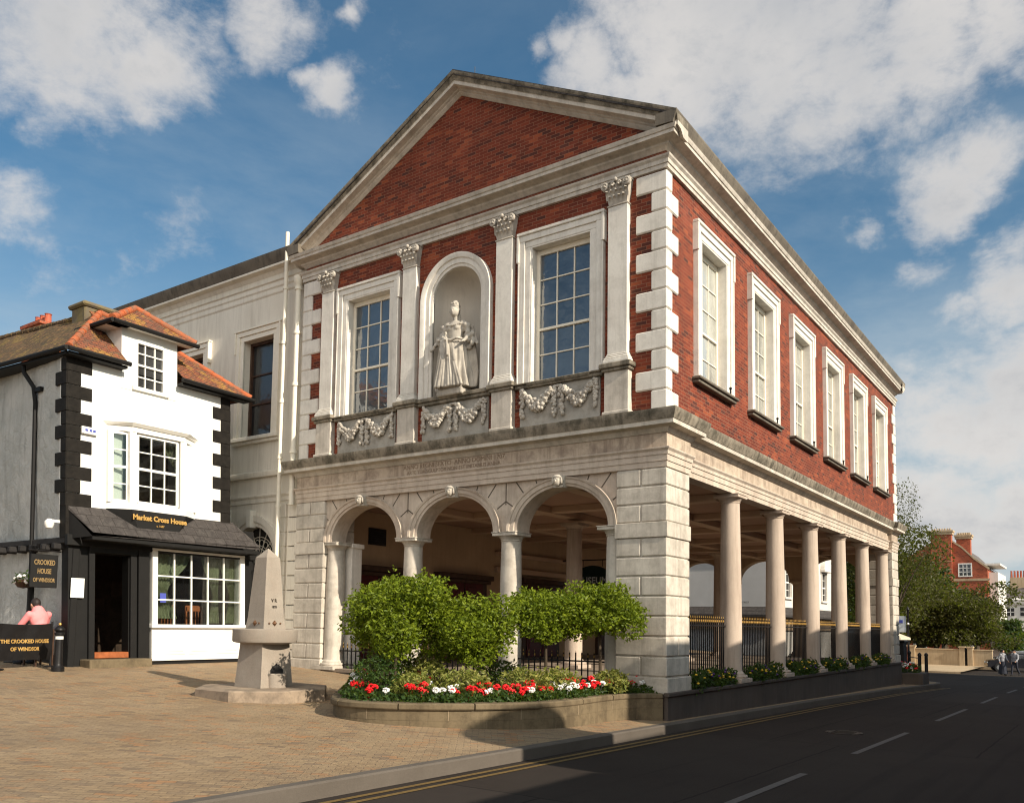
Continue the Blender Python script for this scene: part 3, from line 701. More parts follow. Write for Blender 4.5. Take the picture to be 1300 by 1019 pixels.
# windows
def window(T, c, side):
    """moulded surround with ears, sash with 3 x 5 panes set back in the wall"""
    w = .74; z0, z1 = 7.10, 10.08; mb = MB(T)
    nf = BP+.10
    def band(a0, a1, h0, h1, n_):  # frame ring piece between inset a0..a1
        for s in (-1, 1): mb.box(c+s*(w+a0), c+s*(w+a1), BP-.01, n_, z0, z1+h0-.002, .006)
        mb.box(c-w-a1, c+w+a1, BP-.01, n_, z1+h0, z1+h1, .006)
    band(.0, .13, .0, .13, nf-.03); band(.132, .262, .132, .262, nf); 
    for s in (-1, 1):
        mb.box(c+s*(w+.264), c+s*(w+.33), BP-.01, nf+.03, 9.76, z1+.264, .008)            # ears
        mb.box(c+s*(w+.264), c+s*(w+.30), BP-.01, nf+.015, z0, 9.758, .008)
    mb.box(c-w-.33, c+w+.33, BP-.01, nf+.035, z1+.266, z1+.335, .012)
    for s in (-1, 1): mb.box(c+s*w, c+s*(w-.035), BP-.28, nf-.04, z0, z1, .004)            # reveals
    mb.box(c-w+.036, c+w-.036, BP-.28, nf-.04, z1-.035, z1, .004)
    win = mb.build('window', 'stonewhite', gh, True, ang=20)
    g0 = BP-.17; iw = w-.035; s = MB(T)
    s.box(c-iw, c-iw+.075, g0-.07, g0+.02, z0, z1-.04); s.box(c+iw-.075, c+iw, g0-.07, g0+.02, z0, z1-.04); s.box(c-iw+.076, c+iw-.076, g0-.07, g0+.02, z1-.15, z1-.04)
    s.box(c-iw+.076, c+iw-.076, g0-.07, g0+.02, z0, z0+.09)
    ga, gb, gz0, gz1 = c-iw+.075, c+iw-.075, z0+.09, z1-.15; rh_ = (gz1-gz0)/5
    s.box(ga, gb, g0-.05, g0+.03, gz0+2*rh_-.028, gz0+2*rh_+.028, .006)                    # meeting rail
    for i in (1, 2): s.box(lerp(ga, gb, i/3)-.012, lerp(ga, gb, i/3)+.012, g0-.03, g0+.005, gz0, gz1)
    for i in (1, 3, 4): s.box(ga, gb, g0-.03, g0+.003, gz0+rh_*i-.012, gz0+rh_*i+.012)
    s.build('sash', 'creamjoin', win, False)
    p = MB(T); p.box(ga-.01, gb+.01, g0-.035, g0-.02, gz0-.01, gz1+.01); p.build('pane', 'glassside' if side else 'glass', win)
    l = MB(T)
    if side:
        l.box(c-w-.34, c+w+.34, BP-.01, BP+.14, 6.97, 7.035, .012); l.box(c-w-.38, c+w+.38, BP-.28, BP+.19, 7.037, 7.095, .012)
    else: l.box(c-w-.02, c+w+.02, BP-.28, BP+.15, 7.03, 7.098, .01)
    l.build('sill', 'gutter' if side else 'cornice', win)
    return win
for c in fw: window(FT, c, False)
for c in sw: window(SD, c, True)

# niche
mb = MB(FT); seg = 16; rings = []
for j in range(4):
    z = [7.10, 8.0, 8.8, NS][j]
    rings.append([(CX-NR*cos(pi*i/seg), BP-.02-.62*sin(pi*i/seg), z) for i in range(seg+1)])
for j in range(1, 9):
    t = pi/2*j/8; rr = cos(t); rings.append([(CX-NR*rr*cos(pi*i/seg), BP-.02-.62*rr*sin(pi*i/seg), NS+NR*sin(t)) for i in range(seg+1)])
m_ = seg+1; mb.add([q for r_ in rings for q in r_], [(j*m_+i, j*m_+i+1, (j+1)*m_+i+1, (j+1)*m_+i) for j in range(len(rings)-1) for i in range(seg)])
mb.box(CX-.9, CX+.9, BP-.72, BP-.05, 7.02, 7.10)
niche = mb.build('niche', 'niche', gh, True, ang=50)
prof = [(.70, -.02), (.70, .05), (.76, .06), (.77, .085), (.88, .09), (.89, .12), (.97, .15), (1.0, .15), (1.0, -.02)]
mb = MB(FT); k = len(prof); ring = []
for z in (7.10,): ring.append([(CX-r_, BP+n_, z) for r_, n_ in prof])
for i in range(33):
    t = pi*i/32; ring.append([(CX-r_*cos(t), BP+n_, NS+r_*sin(t)) for r_, n_ in prof])
ring.append([(CX+r_, BP+n_, 7.10) for r_, n_ in prof])
mb.add([q for r_ in ring for q in r_], [(i*k+j, (i+1)*k+j, (i+1)*k+j+1, i*k+j+1) for i in range(len(ring)-1) for j in range(k-1)])
mb.build('niche_surround', 'stonewhite', niche, True, ang=25)

# pilasters with Corinthian capitals
def pilaster(c):
    mb = MB(FT); mb.box(c-.215, c+.215, BP-.02, BP+.13, 7.36, 10.38, .006); p = mb.build('pilaster', 'stonewhite', gh)
    b = MB(FT)
    for (h, z0, z1) in ((.29, 7.165, 7.235), (.275, 7.235, 7.28), (.25, 7.285, 7.32), (.235, 7.322, 7.358)): b.box(c-h, c+h, BP-.02, BP+.13+(h-.215), z0, z1, .012)
    b.build('base', 'stonewhite', p)
    d = MB(FT); d.box(c-.265, c+.265, BP-.02, BP+.16, 6.20, 7.0, .008); d.box(c-.30, c+.30, BP-.02, BP+.20, 6.13, 6.2, .015); d.build('pedestal', 'uppercornice', p)
    e = MB(FT); e.box(c-.31, c+.31, BP-.02, BP+.21, 7.0, 7.06, .015); e.box(c-.35, c+.35, BP-.02, BP+.25, 7.062, 7.16, .015); e.build('pedestal_cap', 'cornice', p)
    k_ = MB(FT); zc = 10.38; k_.box(c-.235, c+.235, BP-.02, BP+.15, zc, zc+.03, .01)
    k_.add([(c-.20, BP, zc+.03), (c+.20, BP, zc+.03), (c+.20, BP+.12, zc+.03), (c-.20, BP+.12, zc+.03), (c-.27, BP, zc+.44), (c+.27, BP, zc+.44), (c+.27, BP+.19, zc+.44), (c-.27, BP+.19, zc+.44)], [(0, 1, 2, 3), (4, 5, 6, 7), (0, 1, 5, 4), (1, 2, 6, 5), (2, 3, 7, 6), (3, 0, 4, 7)])
    def leaf(x, z, h, w_, out):
        pts = [(0, 0), (.35, .012), (.7, .035), (.95, .07), (1.0, .10), (.84, .11)]; vs_ = []
        for t, o_ in pts:
            ww_ = w_*(1-.25*abs(t-.5)*2) if t < .95 else w_*.6
            for s in (-1, 0, 1): vs_.append((x+s*ww_/2, BP+out+o_*(1 if s == 0 else .75), z+h*t))
        fs_ = []
        for i in range(len(pts)-1):
            for q in (0, 1): fs_.append((i*3+q, i*3+q+1, i*3+q+4, i*3+q+3))
        k_.add(vs_, fs_)
    for x in (-.15, -.05, .05, .15): leaf(c+x, zc+.03, .17, .095, .125)
    for x in (-.20, -.10, 0, .10, .20): leaf(c+x*1.05, zc+.14, .17, .09, .145)
    for x in (-.21, -.07, .07, .21): leaf(c+x, zc+.24, .16, .07, .16)
    for s in (-1, 1):
        for (xx, zz, rr, oo) in ((.245, .405, .085, .21), (.075, .42, .05, .20)):
            k_.lathe((c+s*xx, BP+oo-.03, zc+zz), [(.0, .0), (rr, .0), (rr, .06), (rr*.7, .075), (rr*.45, .06), (rr*.3, .085), (0, .09)], 12, 'y')
            k_.tube([(c+s*(xx-.05), BP+.15, zc+.22), (c+s*(xx-.03), BP+.18, zc+.33), (c+s*(xx+.02), BP+oo, zc+zz+.02)], .02, 6)
    k_.ball((c, BP+.23, zc+.50), .045, .04, .045, 8, 5)
    k_.box(c-.30, c+.30, BP-.02, BP+.20, zc+.475, zc+.515, .01); k_.box(c-.275, c+.275, BP-.02, BP+.17, zc+.44, zc+.475)
    k_.build('capital', 'relief', p, True, ang=40)
PIL = [CX-4.14, CX-1.37, CX+1.37, CX+4.14]
for c in PIL: pilaster(c)
# sill string and garland panels between the pedestals
for a, b in zip(PIL[:-1], PIL[1:]):
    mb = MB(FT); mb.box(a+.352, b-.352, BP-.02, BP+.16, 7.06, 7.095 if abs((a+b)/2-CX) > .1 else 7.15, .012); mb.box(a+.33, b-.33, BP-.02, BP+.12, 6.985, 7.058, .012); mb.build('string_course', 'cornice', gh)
    x0, x1 = a+.42, b-.42; mb = MB(FT); mb.box(x0, x1, BP-.02, BP+.045, 6.17, 6.983, .006); pn = mb.build('garland_panel', 'reliefback', gh)
    g_ = MB(FT); c = (x0+x1)/2; rr = random.Random(int(a*100))
    def drop(x, z0, z1, w_):
        n = int((z0-z1)/.035)
        for i in range(n):
            z = lerp(z0, z1, i/n); k_ = w_*(.55+.5*sin(pi*(i/n*1.6 % 1)))
            for q in range(2): g_.ball((x+rr.uniform(-1, 1)*k_, BP+.075+rr.uniform(0, .03), z+rr.uniform(-.012, .012)), rr.uniform(.030, .050), None, rr.uniform(.03, .06), 7, 5)
    for x in (x0+.08, x1-.08): drop(x, 6.93, 6.36, .045)
    for x in (c-.09, c+.09): drop(x, 6.90, 6.30, .05)
    for (p, q) in ((x0+.15, c-.16), (c+.16, x1-.15)):
        n = 26
        for i in range(n+1):
            t = i/n; x = lerp(p, q, t); z = 6.86-.28*sin(pi*t); th = .035+.10*sin(pi*t)
            for j in range(7): g_.ball((x+rr.uniform(-.025, .025), BP+.085+rr.uniform(0, .06), z+rr.uniform(-1, 1)*th), rr.uniform(.028, .055), None, None, 7, 5)
    for x in (c-.06, c+.06, c): g_.ball((x, BP+.08, 6.93), .05, .04, .035, 8, 5)
    g_.build('garland', 'relief', pn, True, ang=60)

# upper architrave, cornice, pediment
full = [(-W, 6), (-W, 0), (0, 0), (0, D), (-W, D), (-W, D-3)]
mb = MB(); mb.sweep(full, [(-.3, 10.90), (.02, 10.90), (.02, 10.985), (.04, 10.99), (.04, 11.07), (.08, 11.11), (.09, 11.145), (-.05, 11.15)]); mb.build('upper_architrave', 'uppercornice', gh, True, ang=25)
mb = MB(); mb.sweep(full, [(-.3, 11.27), (-.03, 11.272), (0, 11.30), (.035, 11.335), (.06, 11.35), (.07, 11.38), (.10, 11.40), (.25, 11.43), (.25, 11.50), (.27, 11.505), (.29, 11.545), (.30, 11.58), (-.3, 11.60)]); mb.build('upper_cornice', 'uppercornice', gh, True, ang=25)
SL = 2.835/5.495; ZA = 14.23
def zr(x): return ZA-SL*abs(x-CX)
for (yy, sg) in ((0, 1), (D, -1)):
    mb = MB(); mb.add([(-W-.05, yy+sg*.045, zr(-W-.05)), (.05, yy+sg*.045, zr(.05)), (CX, yy+sg*.045, ZA+.04), (-W-.05, yy+sg*.25, zr(-W-.05)), (.05, yy+sg*.25, zr(.05)), (CX, yy+sg*.25, ZA+.04)], [(0, 1, 2), (3, 4, 5), (0, 1, 4, 3), (1, 2, 5, 4), (2, 0, 3, 5)])
    mb.build('tympanum', 'brick', gh)
    def rake(prof, name, mat):
        mb = MB(); k = len(prof); xs = (-W-.33, CX, .33)
        for x in xs: mb.v += [(x, yy-sg*o, zr(x)+dz) for o, dz in prof]
        for i in (0, 1):
            for j in range(k-1): mb.f.append((i*k+j, (i+1)*k+j, (i+1)*k+j+1, i*k+j+1))
        mb.f += [tuple(range(k)), tuple(range(2*k, 3*k))]
        return mb.build(name, mat, gh, True, ang=20)
    rake([(-.25, 0), (-.03, .0), (0, .025), (.03, .055), (.035, .075), (.08, .095), (.085, .11), (.10, .12), (.24, .14), (.24, .225), (.255, .23), (-.25, .232)], 'raking_cornice', 'uppercornice')
    rake([(-.25, .234), (.255, .234), (.265, .27), (.30, .33), (.325, .38), (.33, .42), (-.25, .44)], 'raking_gutter', 'cornice')
# side gutter (the cyma that crowns the horizontal cornice along the eaves)
for sg, xe in ((1, 0), (-1, -W)):
    mb = MB(lambda u, n, z, sg=sg, xe=xe: (xe+sg*n, u, z)); mb.prism([(-.1, 11.605), (.26, 11.585), (.275, 11.64), (.31, 11.72), (.335, 11.79), (.335, 11.825), (-.1, 11.83)], -.325, D+.325, 'x')
    # prism along x gives (h, p0, p1): here h runs along the wall
    mb.build('eaves_gutter', 'gutter', gh)
mb = MB()
for sg in (1, -1):
    xe = CX+sg*(W/2+.30); mb.add([(xe, -.31, zr(xe)+.43), (xe, D+.31, zr(xe)+.43), (CX, D+.31, ZA+.455), (CX, -.31, ZA+.455), (xe, -.31, zr(xe)+.30), (xe, D+.31, zr(xe)+.30), (CX, D+.31, ZA+.33), (CX, -.31, ZA+.33)], [(0, 1, 2, 3), (4, 5, 6, 7), (0, 1, 5, 4), (1, 2, 6, 5), (3, 0, 4, 7)])
mb.build('roof', 'slate', gh)
mb = MB(); mb.tube([(CX+.1, .4, 14.6), (CX+.1, .4, 15.1)], .008, 6); mb.build('lightning_rod', 'lead', gh)
# small wall fittings on the brick side
mb = MB()
for c in sw: mb.tube([(.12, c+.62, 7.1), (.12, c+.62, 7.2)], .02, 6); mb.ball((.12, c+.62, 7.22), .035, None, None, 8, 5)
mb.build('sill_catch', 'iron', gh)
# ------------------------------------------------------------------ statue in the niche
def tf(base, yaw=0., s=1.):
    c_, s_ = cos(yaw), sin(yaw)
    return lambda x, y, z: (base[0]+s*(x*c_-y*s_), base[1]+s*(x*s_+y*c_), base[2]+s*z)
st = thing('statue', 'weathered stone statue of a woman in a long gown and cloak in the arched niche', 'statue', (CX-.02, -.02, 7.10))
mb = MB(tf((CX-.02, .02, 7.10))); mb.box(-.36, .36, -.22, .3, .0, .15, .02); mb.box(-.33, .33, -.2, .3, .15, .19, .01); mb.build('plinth', 'statue', st)
T = tf((CX-.02, .02, 7.27), .12, 1.12)
mb = MB(T); nf = 72; prof = []
# gown: folds cut as angular ripples that die out at the waist
for (z, rx, ry, fa) in ((0, .33, .25, .035), (.08, .32, .24, .035), (.3, .285, .22, .032), (.55, .25, .20, .026), (.75, .225, .185, .016), (.88, .19, .16, .008), (.98, .145, .12, .002), (1.05, .132, .108, 0), (1.12, .145, .115, 0), (1.22, .168, .125, 0), (1.30, .172, .118, 0), (1.37, .14, .09, 0), (1.41, .075, .06, 0)):
    prof.append((z, rx, ry, fa))
vs = []
for z, rx, ry, fa in prof:
    for i in range(nf):
        t = 2*pi*i/nf; q = 1+fa/rx*(sin(9*t+z*2.2)+.5*sin(17*t-z*3))
        lean = .05*(1-z/1.4)
        vs.append((rx*q*cos(t)+lean*.8, ry*q*sin(t)-lean*.5*(z < .9), z))
fs = [(j*nf+i, j*nf+(i+1) % nf, (j+1)*nf+(i+1) % nf, (j+1)*nf+i) for j in range(len(prof)-1) for i in range(nf)]+[tuple(range(nf)), tuple(range((len(prof)-1)*nf, len(prof)*nf))]
mb.add(vs, fs)
mb.limb((0, 0, 1.36), (-.005, -.015, 1.50), .056, .05)                                 # neck
mb.ball((-.01, -.035, 1.60), .088, .098, .118, 16, 12); mb.ball((-.01, -.10, 1.565), .045, .04, .05)   # skull and jaw
mb.ball((-.012, -.132, 1.595), .014, .02, .026, 8, 6); mb.ball((-.012, -.122, 1.552), .022, .012, .009, 8, 5)
mb.ball((-.012, -.12, 1.635), .05, .02, .012, 8, 5); mb.ball((-.012, -.108, 1.525), .022, .022, .018, 8, 5)
for s in (-1, 1): mb.ball((-.012+s*.032, -.118, 1.59), .018, .012, .014, 8, 5)
for i in range(26):                                                                       # piled curls and coronet
    t = R.uniform(0, 2*pi); zz = R.uniform(1.60, 1.74); rr = .088-.03*(zz-1.6)/.14
    if -sin(t) > .55 and zz < 1.66: continue
    mb.ball((-.01+rr*cos(t), -.02+rr*sin(t), zz), .028, .028, .028, 8, 5)
for i in range(9):
    t = 2*pi*i/9; mb.ball((-.01+.07*cos(t), -.03+.07*sin(t), 1.765), .024, .024, .026, 6, 5)
mb.ball((-.01, -.01, 1.72), .10, .10, .09); mb.ball((-.01, .0, 1.80), .07, .07, .05)
mb.ball((-.055, .045, 1.50), .035, .03, .09); mb.ball((.05, .045, 1.48), .035, .03, .1)
for s in (-1, 1): mb.ball((s*.068, -.085, 1.245), .066, .055, .06); mb.ball((s*.155, 0, 1.33), .085, .08, .08)
# arms: right hand to the waist gathering the cloak, left hand out holding drapery
mb.limb((-.17, 0, 1.34), (-.27, -.02, 1.10), .062, .052); mb.limb((-.27, -.02, 1.10), (-.15, -.16, 1.00), .05, .032); mb.ball((-.12, -.18, .995), .035, .03, .028)
mb.limb((.17, 0, 1.34), (.29, .02, 1.10), .062, .052); mb.limb((.29, .02, 1.10), (.25, -.15, .93), .05, .032); mb.ball((.245, -.18, .915), .03, .035, .028)
for k_ in range(4):
    mb.limb((-.115+k_*.016-.02, -.20, 1.0), (-.085+k_*.012-.02, -.225, .975), .011, .009, 6); mb.limb((.225+k_*.014, -.20, .915), (.22+k_*.014, -.225, .885), .011, .009, 6)
# puffed sleeves and hanging cloak with deep folds
for s in (-1, 1):
    for i in range(9):
        t = i/8; mb.limb((s*(.15+.03*i), .04, 1.33-.03*i), (s*(.26+.028*i), -.02-.02*(i % 3), 1.10-.03*i), .026, .03, 7)
    for i in range(7):
        x = s*(.16+.035*i); mb.limb((x*.85, .07, 1.28), (x*1.15+s*.02, .06, .62-.05*i), .028, .024, 7); mb.limb((x*1.15+s*.02, .06, .62-.05*i), (x*1.1, .05, .04), .03, .04, 7)
for i in range(10):
    t = i/9; q = R.uniform(-.02, .02); mb.limb((lerp(-.23, .0, t), -.15-.03*sin(pi*t), 1.0-.02*sin(pi*t)), (lerp(-.20, .12, t)+q, -.21+q, .62-.08*t), .02, R.uniform(.018, .036), 7); mb.limb((lerp(-.20, .12, t)+q, -.21+q, .62-.08*t), (lerp(-.30, .30, t)+q*2, -.24+q, .03), R.uniform(.018, .034), R.uniform(.026, .05), 7)
for i in range(9):
    t = i/8; mb.ball((lerp(-.13, .13, t), -.09-.04*sin(pi*t), 1.32-.03*sin(pi*t)), .032, .03, .024, 7, 5)
mb.tube([(-.14, -.12, 1.02), (0, -.20, .96), (.12, -.18, 1.0), (.20, -.12, .98)], .03, 8)
mb.limb((-.06, -.24, .98), (-.03, -.26, .66), .018, .03, 7)
for s in (-1, 1):
    for i in range(14): mb.ball((s*R.uniform(.15, .33), R.uniform(-.06, .06), R.uniform(1.05, 1.34)), R.uniform(.045, .075), R.uniform(.04, .06), R.uniform(.05, .08), 8, 6)
    for i in range(8): mb.ball((s*R.uniform(.28, .40), R.uniform(-.10, .04), R.uniform(.82, 1.1)), R.uniform(.03, .055), .04, R.uniform(.05, .09), 8, 6)
mb.v = [(CX-.02+(x-CX+.02)*1.14, y, z) for x, y, z in mb.v]
fuse(mb, 'figure', 'statue', st, .0115, 1)
mb = MB(T); mb.limb((-.13, -.17, 1.10), (-.10, -.20, .90), .012, .012, 7); mb.ball((-.135, -.165, 1.13), .03, .03, .035, 8, 6); mb.build('sceptre', 'statue', st, True)

# ------------------------------------------------------------------ oval sign under the arcade
sg = thing('hanging_sign', 'dark oval museum sign with pale capitals, seen through the right hand arch', 'sign', (-8.6, 12.6, 3.6))
mb = MB(); mb.lathe((-8.62, 12.6, 3.62), [(0, -.03), (.98, -.03), (1.0, 0), (.98, .03), (0, .03)], 40, 'y')
mb.v = [(-8.62+(x+8.62)*.82, y, 3.62+(z-3.62)*.56) for x, y, z in mb.v]; mb.build('board', 'signblue', sg)
mb = MB(); mb.v = []; put_text(mb, 'MUSEUM', .34, (-8.62, 12.56, 3.62), (1, 0, 0), (0, 0, 1), (0, -1, 0), bold=.006); mb.build('lettering', 'signface', sg, recalc=False)
mb = MB(); mb.box(-10.05, -8.0, 12.58, 12.62, 4.36, 4.40); mb.tube([(-9.0, 12.6, 4.37), (-9.0, 12.6, 4.13)], .012, 6); mb.tube([(-8.2, 12.6, 4.37), (-8.2, 12.6, 4.13)], .012, 6); mb.build('bracket', 'iron', sg)

# ------------------------------------------------------------------ cream stucco wing
an = thing('stucco_wing', 'cream stuccoed two storey wing with moulded cornice between the hall and the crooked house', 'building', (-14.5, .25, .8))
AT = lambda u, n, z: (u, .25-n, z)
XR, XL = -W-.01, -20.
wins = [(-13.0, -11.72), (-16.15, -14.87), (-19.3, -18.0)]
mb = MB(AT); wall_rects(mb, XL, XR, [(a, b, 7.06, 9.84) for a, b in wins]+[(-13.22, -11.38, .9, 4.55)], .3, 11.9, -.5, 0)
ac = -12.30; ar = .92
for i in range(20):
    a, b = pi*i/20, pi*(i+1)/20; xa, xb = ac-ar*cos(a), ac-ar*cos(b); za, zb_ = 3.63+ar*sin(a), 3.63+ar*sin(b)
    mb.add([(xa, 0, za), (xb, 0, zb_), (xb, 0, 4.551), (xa, 0, 4.551), (xa, -.3, za), (xb, -.3, zb_)], [(0, 1, 2, 3), (0, 1, 5, 4)])
mb.box(XR-.52, XR-.02, -.1, .06, .9, 11.0); mb.build('wall', 'stucco', an)
mb = MB(); mb.box(XL, XR-.4, .76, 8, .3, 11.8); mb.build('back_range', 'stucco', an)
def arun(name, prof, mat='stucco'):
    mb = MB(); mb.sweep([(XL, 4), (XL, .25), (XR-.015, .25)], prof); return mb.build(name, mat, an, True, ang=25)
arun('cornice', [(-.2, 10.98), (.01, 10.985), (.03, 11.02), (.03, 11.14), (.06, 11.18), (.06, 11.30), (.10, 11.33), (.012, 11.36), (.012, 11.52), (.06, 11.56), (.10, 11.62), (.24, 11.66), (.24, 11.72), (-.2, 11.73)])
arun('parapet_coping', [(-.2, 11.732), (.24, 11.734), (.26, 11.80), (.32, 11.90), (.34, 12.03), (.2, 12.06), (-.2, 12.06)], 'gutter')
arun('string_course', [(-.2, 5.88), (.10, 5.89), (.12, 5.95), (.12, 6.03), (0, 6.08), (-.2, 6.08)])
arun('string_course', [(-.2, 5.18), (.03, 5.19), (.03, 5.30), (.07, 5.36), (.07, 5.40), (0, 5.42), (-.2, 5.42)])
def quoted_window(a, b):
    mb = MB(AT); z0, z1 = 7.06, 9.84
    for n_, i0, i1 in ((.05, 0, .14), (.085, .142, .28)):
        mb.box(a-i1, a-i0, -.02, n_, z0, z1+i0, .006); mb.box(b+i0, b+i1, -.02, n_, z0, z1+i0, .006); mb.box(a-i1, b+i1, -.02, n_, z1+i0+.002, z1+i1, .006)
    mb.box(a-.34, a-.283, -.02, .12, 9.5, z1+.28, .006); mb.box(b+.283, b+.34, -.02, .12, 9.5, z1+.28, .006); mb.box(a-.36, b+.36, -.02, .12, z1+.283, z1+.33, .006)
    w_ = mb.build('window', 'creamjoin', an)
    s = MB(AT); s.box(a, a+.07, -.34, -.2, z0, z1); s.box(b-.07, b, -.34, -.2, z0, z1); s.box(a+.07, b-.07, -.34, -.2, z1-.08, z1)
    for f_ in (.36, .66): s.box(a+.07, b-.07, -.33, -.24, lerp(z0, z1, f_)-.02, lerp(z0, z1, f_)+.02)
    s.build('sash', 'brownwood', w_)
    s = MB(AT); s.box(a-.02, a+.001, -.48, -.02, z0, z1); s.box(b-.001, b+.02, -.48, -.02, z0, z1); s.build('reveal', 'creamjoin', w_)
    p = MB(AT); p.box(a+.06, b-.06, -.30, -.28, z0, z1-.05); p.build('pane', 'glassdark', w_)
    l = MB(AT); l.box(a-.36, b+.36, -.4, .16, 6.95, 7.055, .012); l.box(a-.32, b+.32, -.02, .1, 6.86, 6.948, .012); l.build('sill', 'stucco', w_)
for a, b in wins: quoted_window(a, b)
mb = MB(AT); k = 5; pf = [(.92, -.02), (.92, .06), (1.02, .07), (1.04, .11), (1.22, .13), (1.22, -.02)]; k = len(pf); ring = []
ring.append([(ac-r_, n_, 3.0) for r_, n_ in pf])
for i in range(25): t = pi*i/24; ring.append([(ac-r_*cos(t), n_, 3.63+r_*sin(t)) for r_, n_ in pf])
ring.append([(ac+r_, n_, 3.0) for r_, n_ in pf])
mb.add([q for r_ in ring for q in r_], [(i*k+j, (i+1)*k+j, (i+1)*k+j+1, i*k+j+1) for i in range(len(ring)-1) for j in range(k-1)])
mb.box(ac-.09, ac+.09, 0, .22, 4.5, 4.98, .01); ar_o = mb.build('fanlight_arch', 'stucco', an, True, ang=25)
mb = MB(AT)
for i in range(9):
    t = pi*i/8; mb.tube([(ac, -.2, 3.66), (ac-.88*cos(t), -.2, 3.66+.88*sin(t))], .014, 5)
for rr in (.3, .62, .88):
    mb.tube([(ac-rr*cos(pi*i/20), -.2, 3.66+rr*sin(pi*i/20)) for i in range(21)], .014, 5)
for i in range(8):
    t = pi*(i+.5)/8; mb.tube([(ac-.46*cos(t)+.09*cos(q), -.2, 3.66+.46*sin(t)+.09*sin(q)) for q in [2*pi*j/12 for j in range(13)]], .010, 5)
mb.box(ac-.92, ac+.92, -.26, -.14, 3.56, 3.66, .01)
mb.build('fanlight_bars', 'creamjoin', ar_o)
mb = MB(AT); mb.box(ac-.92, ac+.92, -.30, -.27, 3.6, 4.6); mb.build('pane', 'glassdark', ar_o)
mb = MB(AT); mb.box(ac-.92, ac+.92, -.34, -.2, .9, 3.56); 
for s in (-1, 1):
    for z0, z1 in ((1.05, 1.7), (1.85, 3.3)): mb.box(ac+s*.08, ac+s*.8, -.2, -.18, z0, z1, .01)
mb.build('door', 'brownwood', an)
# rusticated piers of the wing
mb = MB(AT)
for a, b in ((-11.30, -10.95), (-13.75, -13.32), (XR-.50, XR-.05)):
    mb = MB(AT); mb.box(a+.02, b-.02, -.02, .06, .86, 5.08)
    for i in range(11): z0 = .86+i*.385; mb.box(a, b, -.02, .075, z0+.01, z0+.375, .012)
    mb.build('rusticated_pilaster', 'stucco', an, True, ang=20)
def downpipe(name, pts, r, mat, par, cols):
    mb = MB(); mb.tube(pts, r, 12)
    for z in cols:
        # find x,y at that height
        for a, b in zip(pts[:-1], pts[1:]):
            if min(a[2], b[2]) <= z <= max(a[2], b[2]) and abs(a[2]-b[2]) > .5: mb.lathe((lerp(a[0], b[0], (z-a[2])/(b[2]-a[2])), lerp(a[1], b[1], (z-a[2])/(b[2]-a[2])), z), [(r*1.35, -.04), (r*1.35, .04)], 12)
    return mb.build(name, mat, par, True)
downpipe('downpipe', [(-11.02, -.02, .9), (-11.02, -.02, 12.45)], .055, 'creamjoin', an, (2.2, 3.6, 5.0, 6.3, 7.8, 9.4, 10.9))
downpipe('downpipe', [(-10.55, .02, 11.1), (-10.55, .02, 5.3), (-10.55, .02, 5.0)], .075, 'creamjoin', an, (6.4, 8.2, 9.6, 10.8))
mb = MB(); mb.lathe((-10.55, .02, 10.95), [(.08, -.2), (.09, -.05), (.13, 0), (.13, .18), (.10, .2)], 14); mb.build('rainwater_head', 'creamjoin', an, True)

# ------------------------------------------------------------------ the crooked house (leans to the left)
pb = thing('crooked_house', 'crooked white plastered corner house with black quoins, a bay window and mossy tiled roof', 'house', (-13.2, -3, .95))
LEAN = .045
def PT(u, n, z): return (-11.7+n, u-LEAN*(z-4), z)           # front: u along Y, n outwards (+X)
YL, YR = -5.28, -1.0
mb = MB(PT); wins = [(-3.9, -2.1, 4.6, 6.30)]
wall_rects(mb, YL, YR, [(-3.96, -2.28, 4.62, 6.28), (-3.66, -2.90, 7.38, 7.72)], 4.30, 7.72, -.3, 0); mb.build('front_wall', 'plaster', pb)
# side wall: turned a little away from the sun, bulging plaster
mb = MB(); nx, nz = 40, 30; vs = []
def sidey(x, z): 
    t = (-11.72-x)/6.3
    return YL-LEAN*(z-4)+.10*t*6.3*.9-.08*sin(pi*min(1, (z-3.7)/4.1))*sin(pi*t)
for j in range(nz+1):
    z = 3.72+(8.02-3.72)*j/nz
    for i in range(nx+1):
        x = -11.72-6.3*i/nx; vs.append((x, sidey(x, z)+.015*sin(x*9+z*5)*sin(z*7-x*3), z+(.04*sin(x*1.3) if 0 < j < nz else 0)-(.25 if j == nz and i < 3 else 0)))
mb.add(vs, [(j*(nx+1)+i, j*(nx+1)+i+1, (j+1)*(nx+1)+i+1, (j+1)*(nx+1)+i) for j in range(nz) for i in range(nx)])
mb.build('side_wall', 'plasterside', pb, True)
# body, black shop front, jetty
mb = MB(); mb.box(-17.9, -14.9, -4.3, -1.2, .9, 7.7); mb.build('core', 'interior', pb)
mb = MB(PT); mb.box(YR-.3, YR, -6, -.02, 4.3, 7.7); mb.build('end_wall', 'plaster', pb)
mb = MB(PT)
wall_rects(mb, -5.22, -.22, [(-4.62, -3.80, 1.08, 3.42), (-3.14, -.72, 1.2, 3.56)], .75, 4.32, -.28, -.01)
mb.box(-4.78, -4.64, -.02, .06, 1.0, 3.5, .01); mb.box(-3.78, -3.62, -.02, .06, 1.0, 3.5, .01); mb.box(-4.78, -3.62, -.02, .08, 3.44, 3.6, .01)
mb.box(-5.3, -.2, -.02, .10, 3.56, 3.80, .01); mb.box(-3.5, -.3, -.02, .05, .7, 1.0, .01); mb.box(-3.6, -3.32, -.02, .09, .75, 3.6, .01); mb.box(-.66, -.3, -.02, .05, .75, 3.6, .01)
mb.box(-.55, -.22, -4, -.3, .8, 4.3)
mb.build('shopfront', 'black', pb)
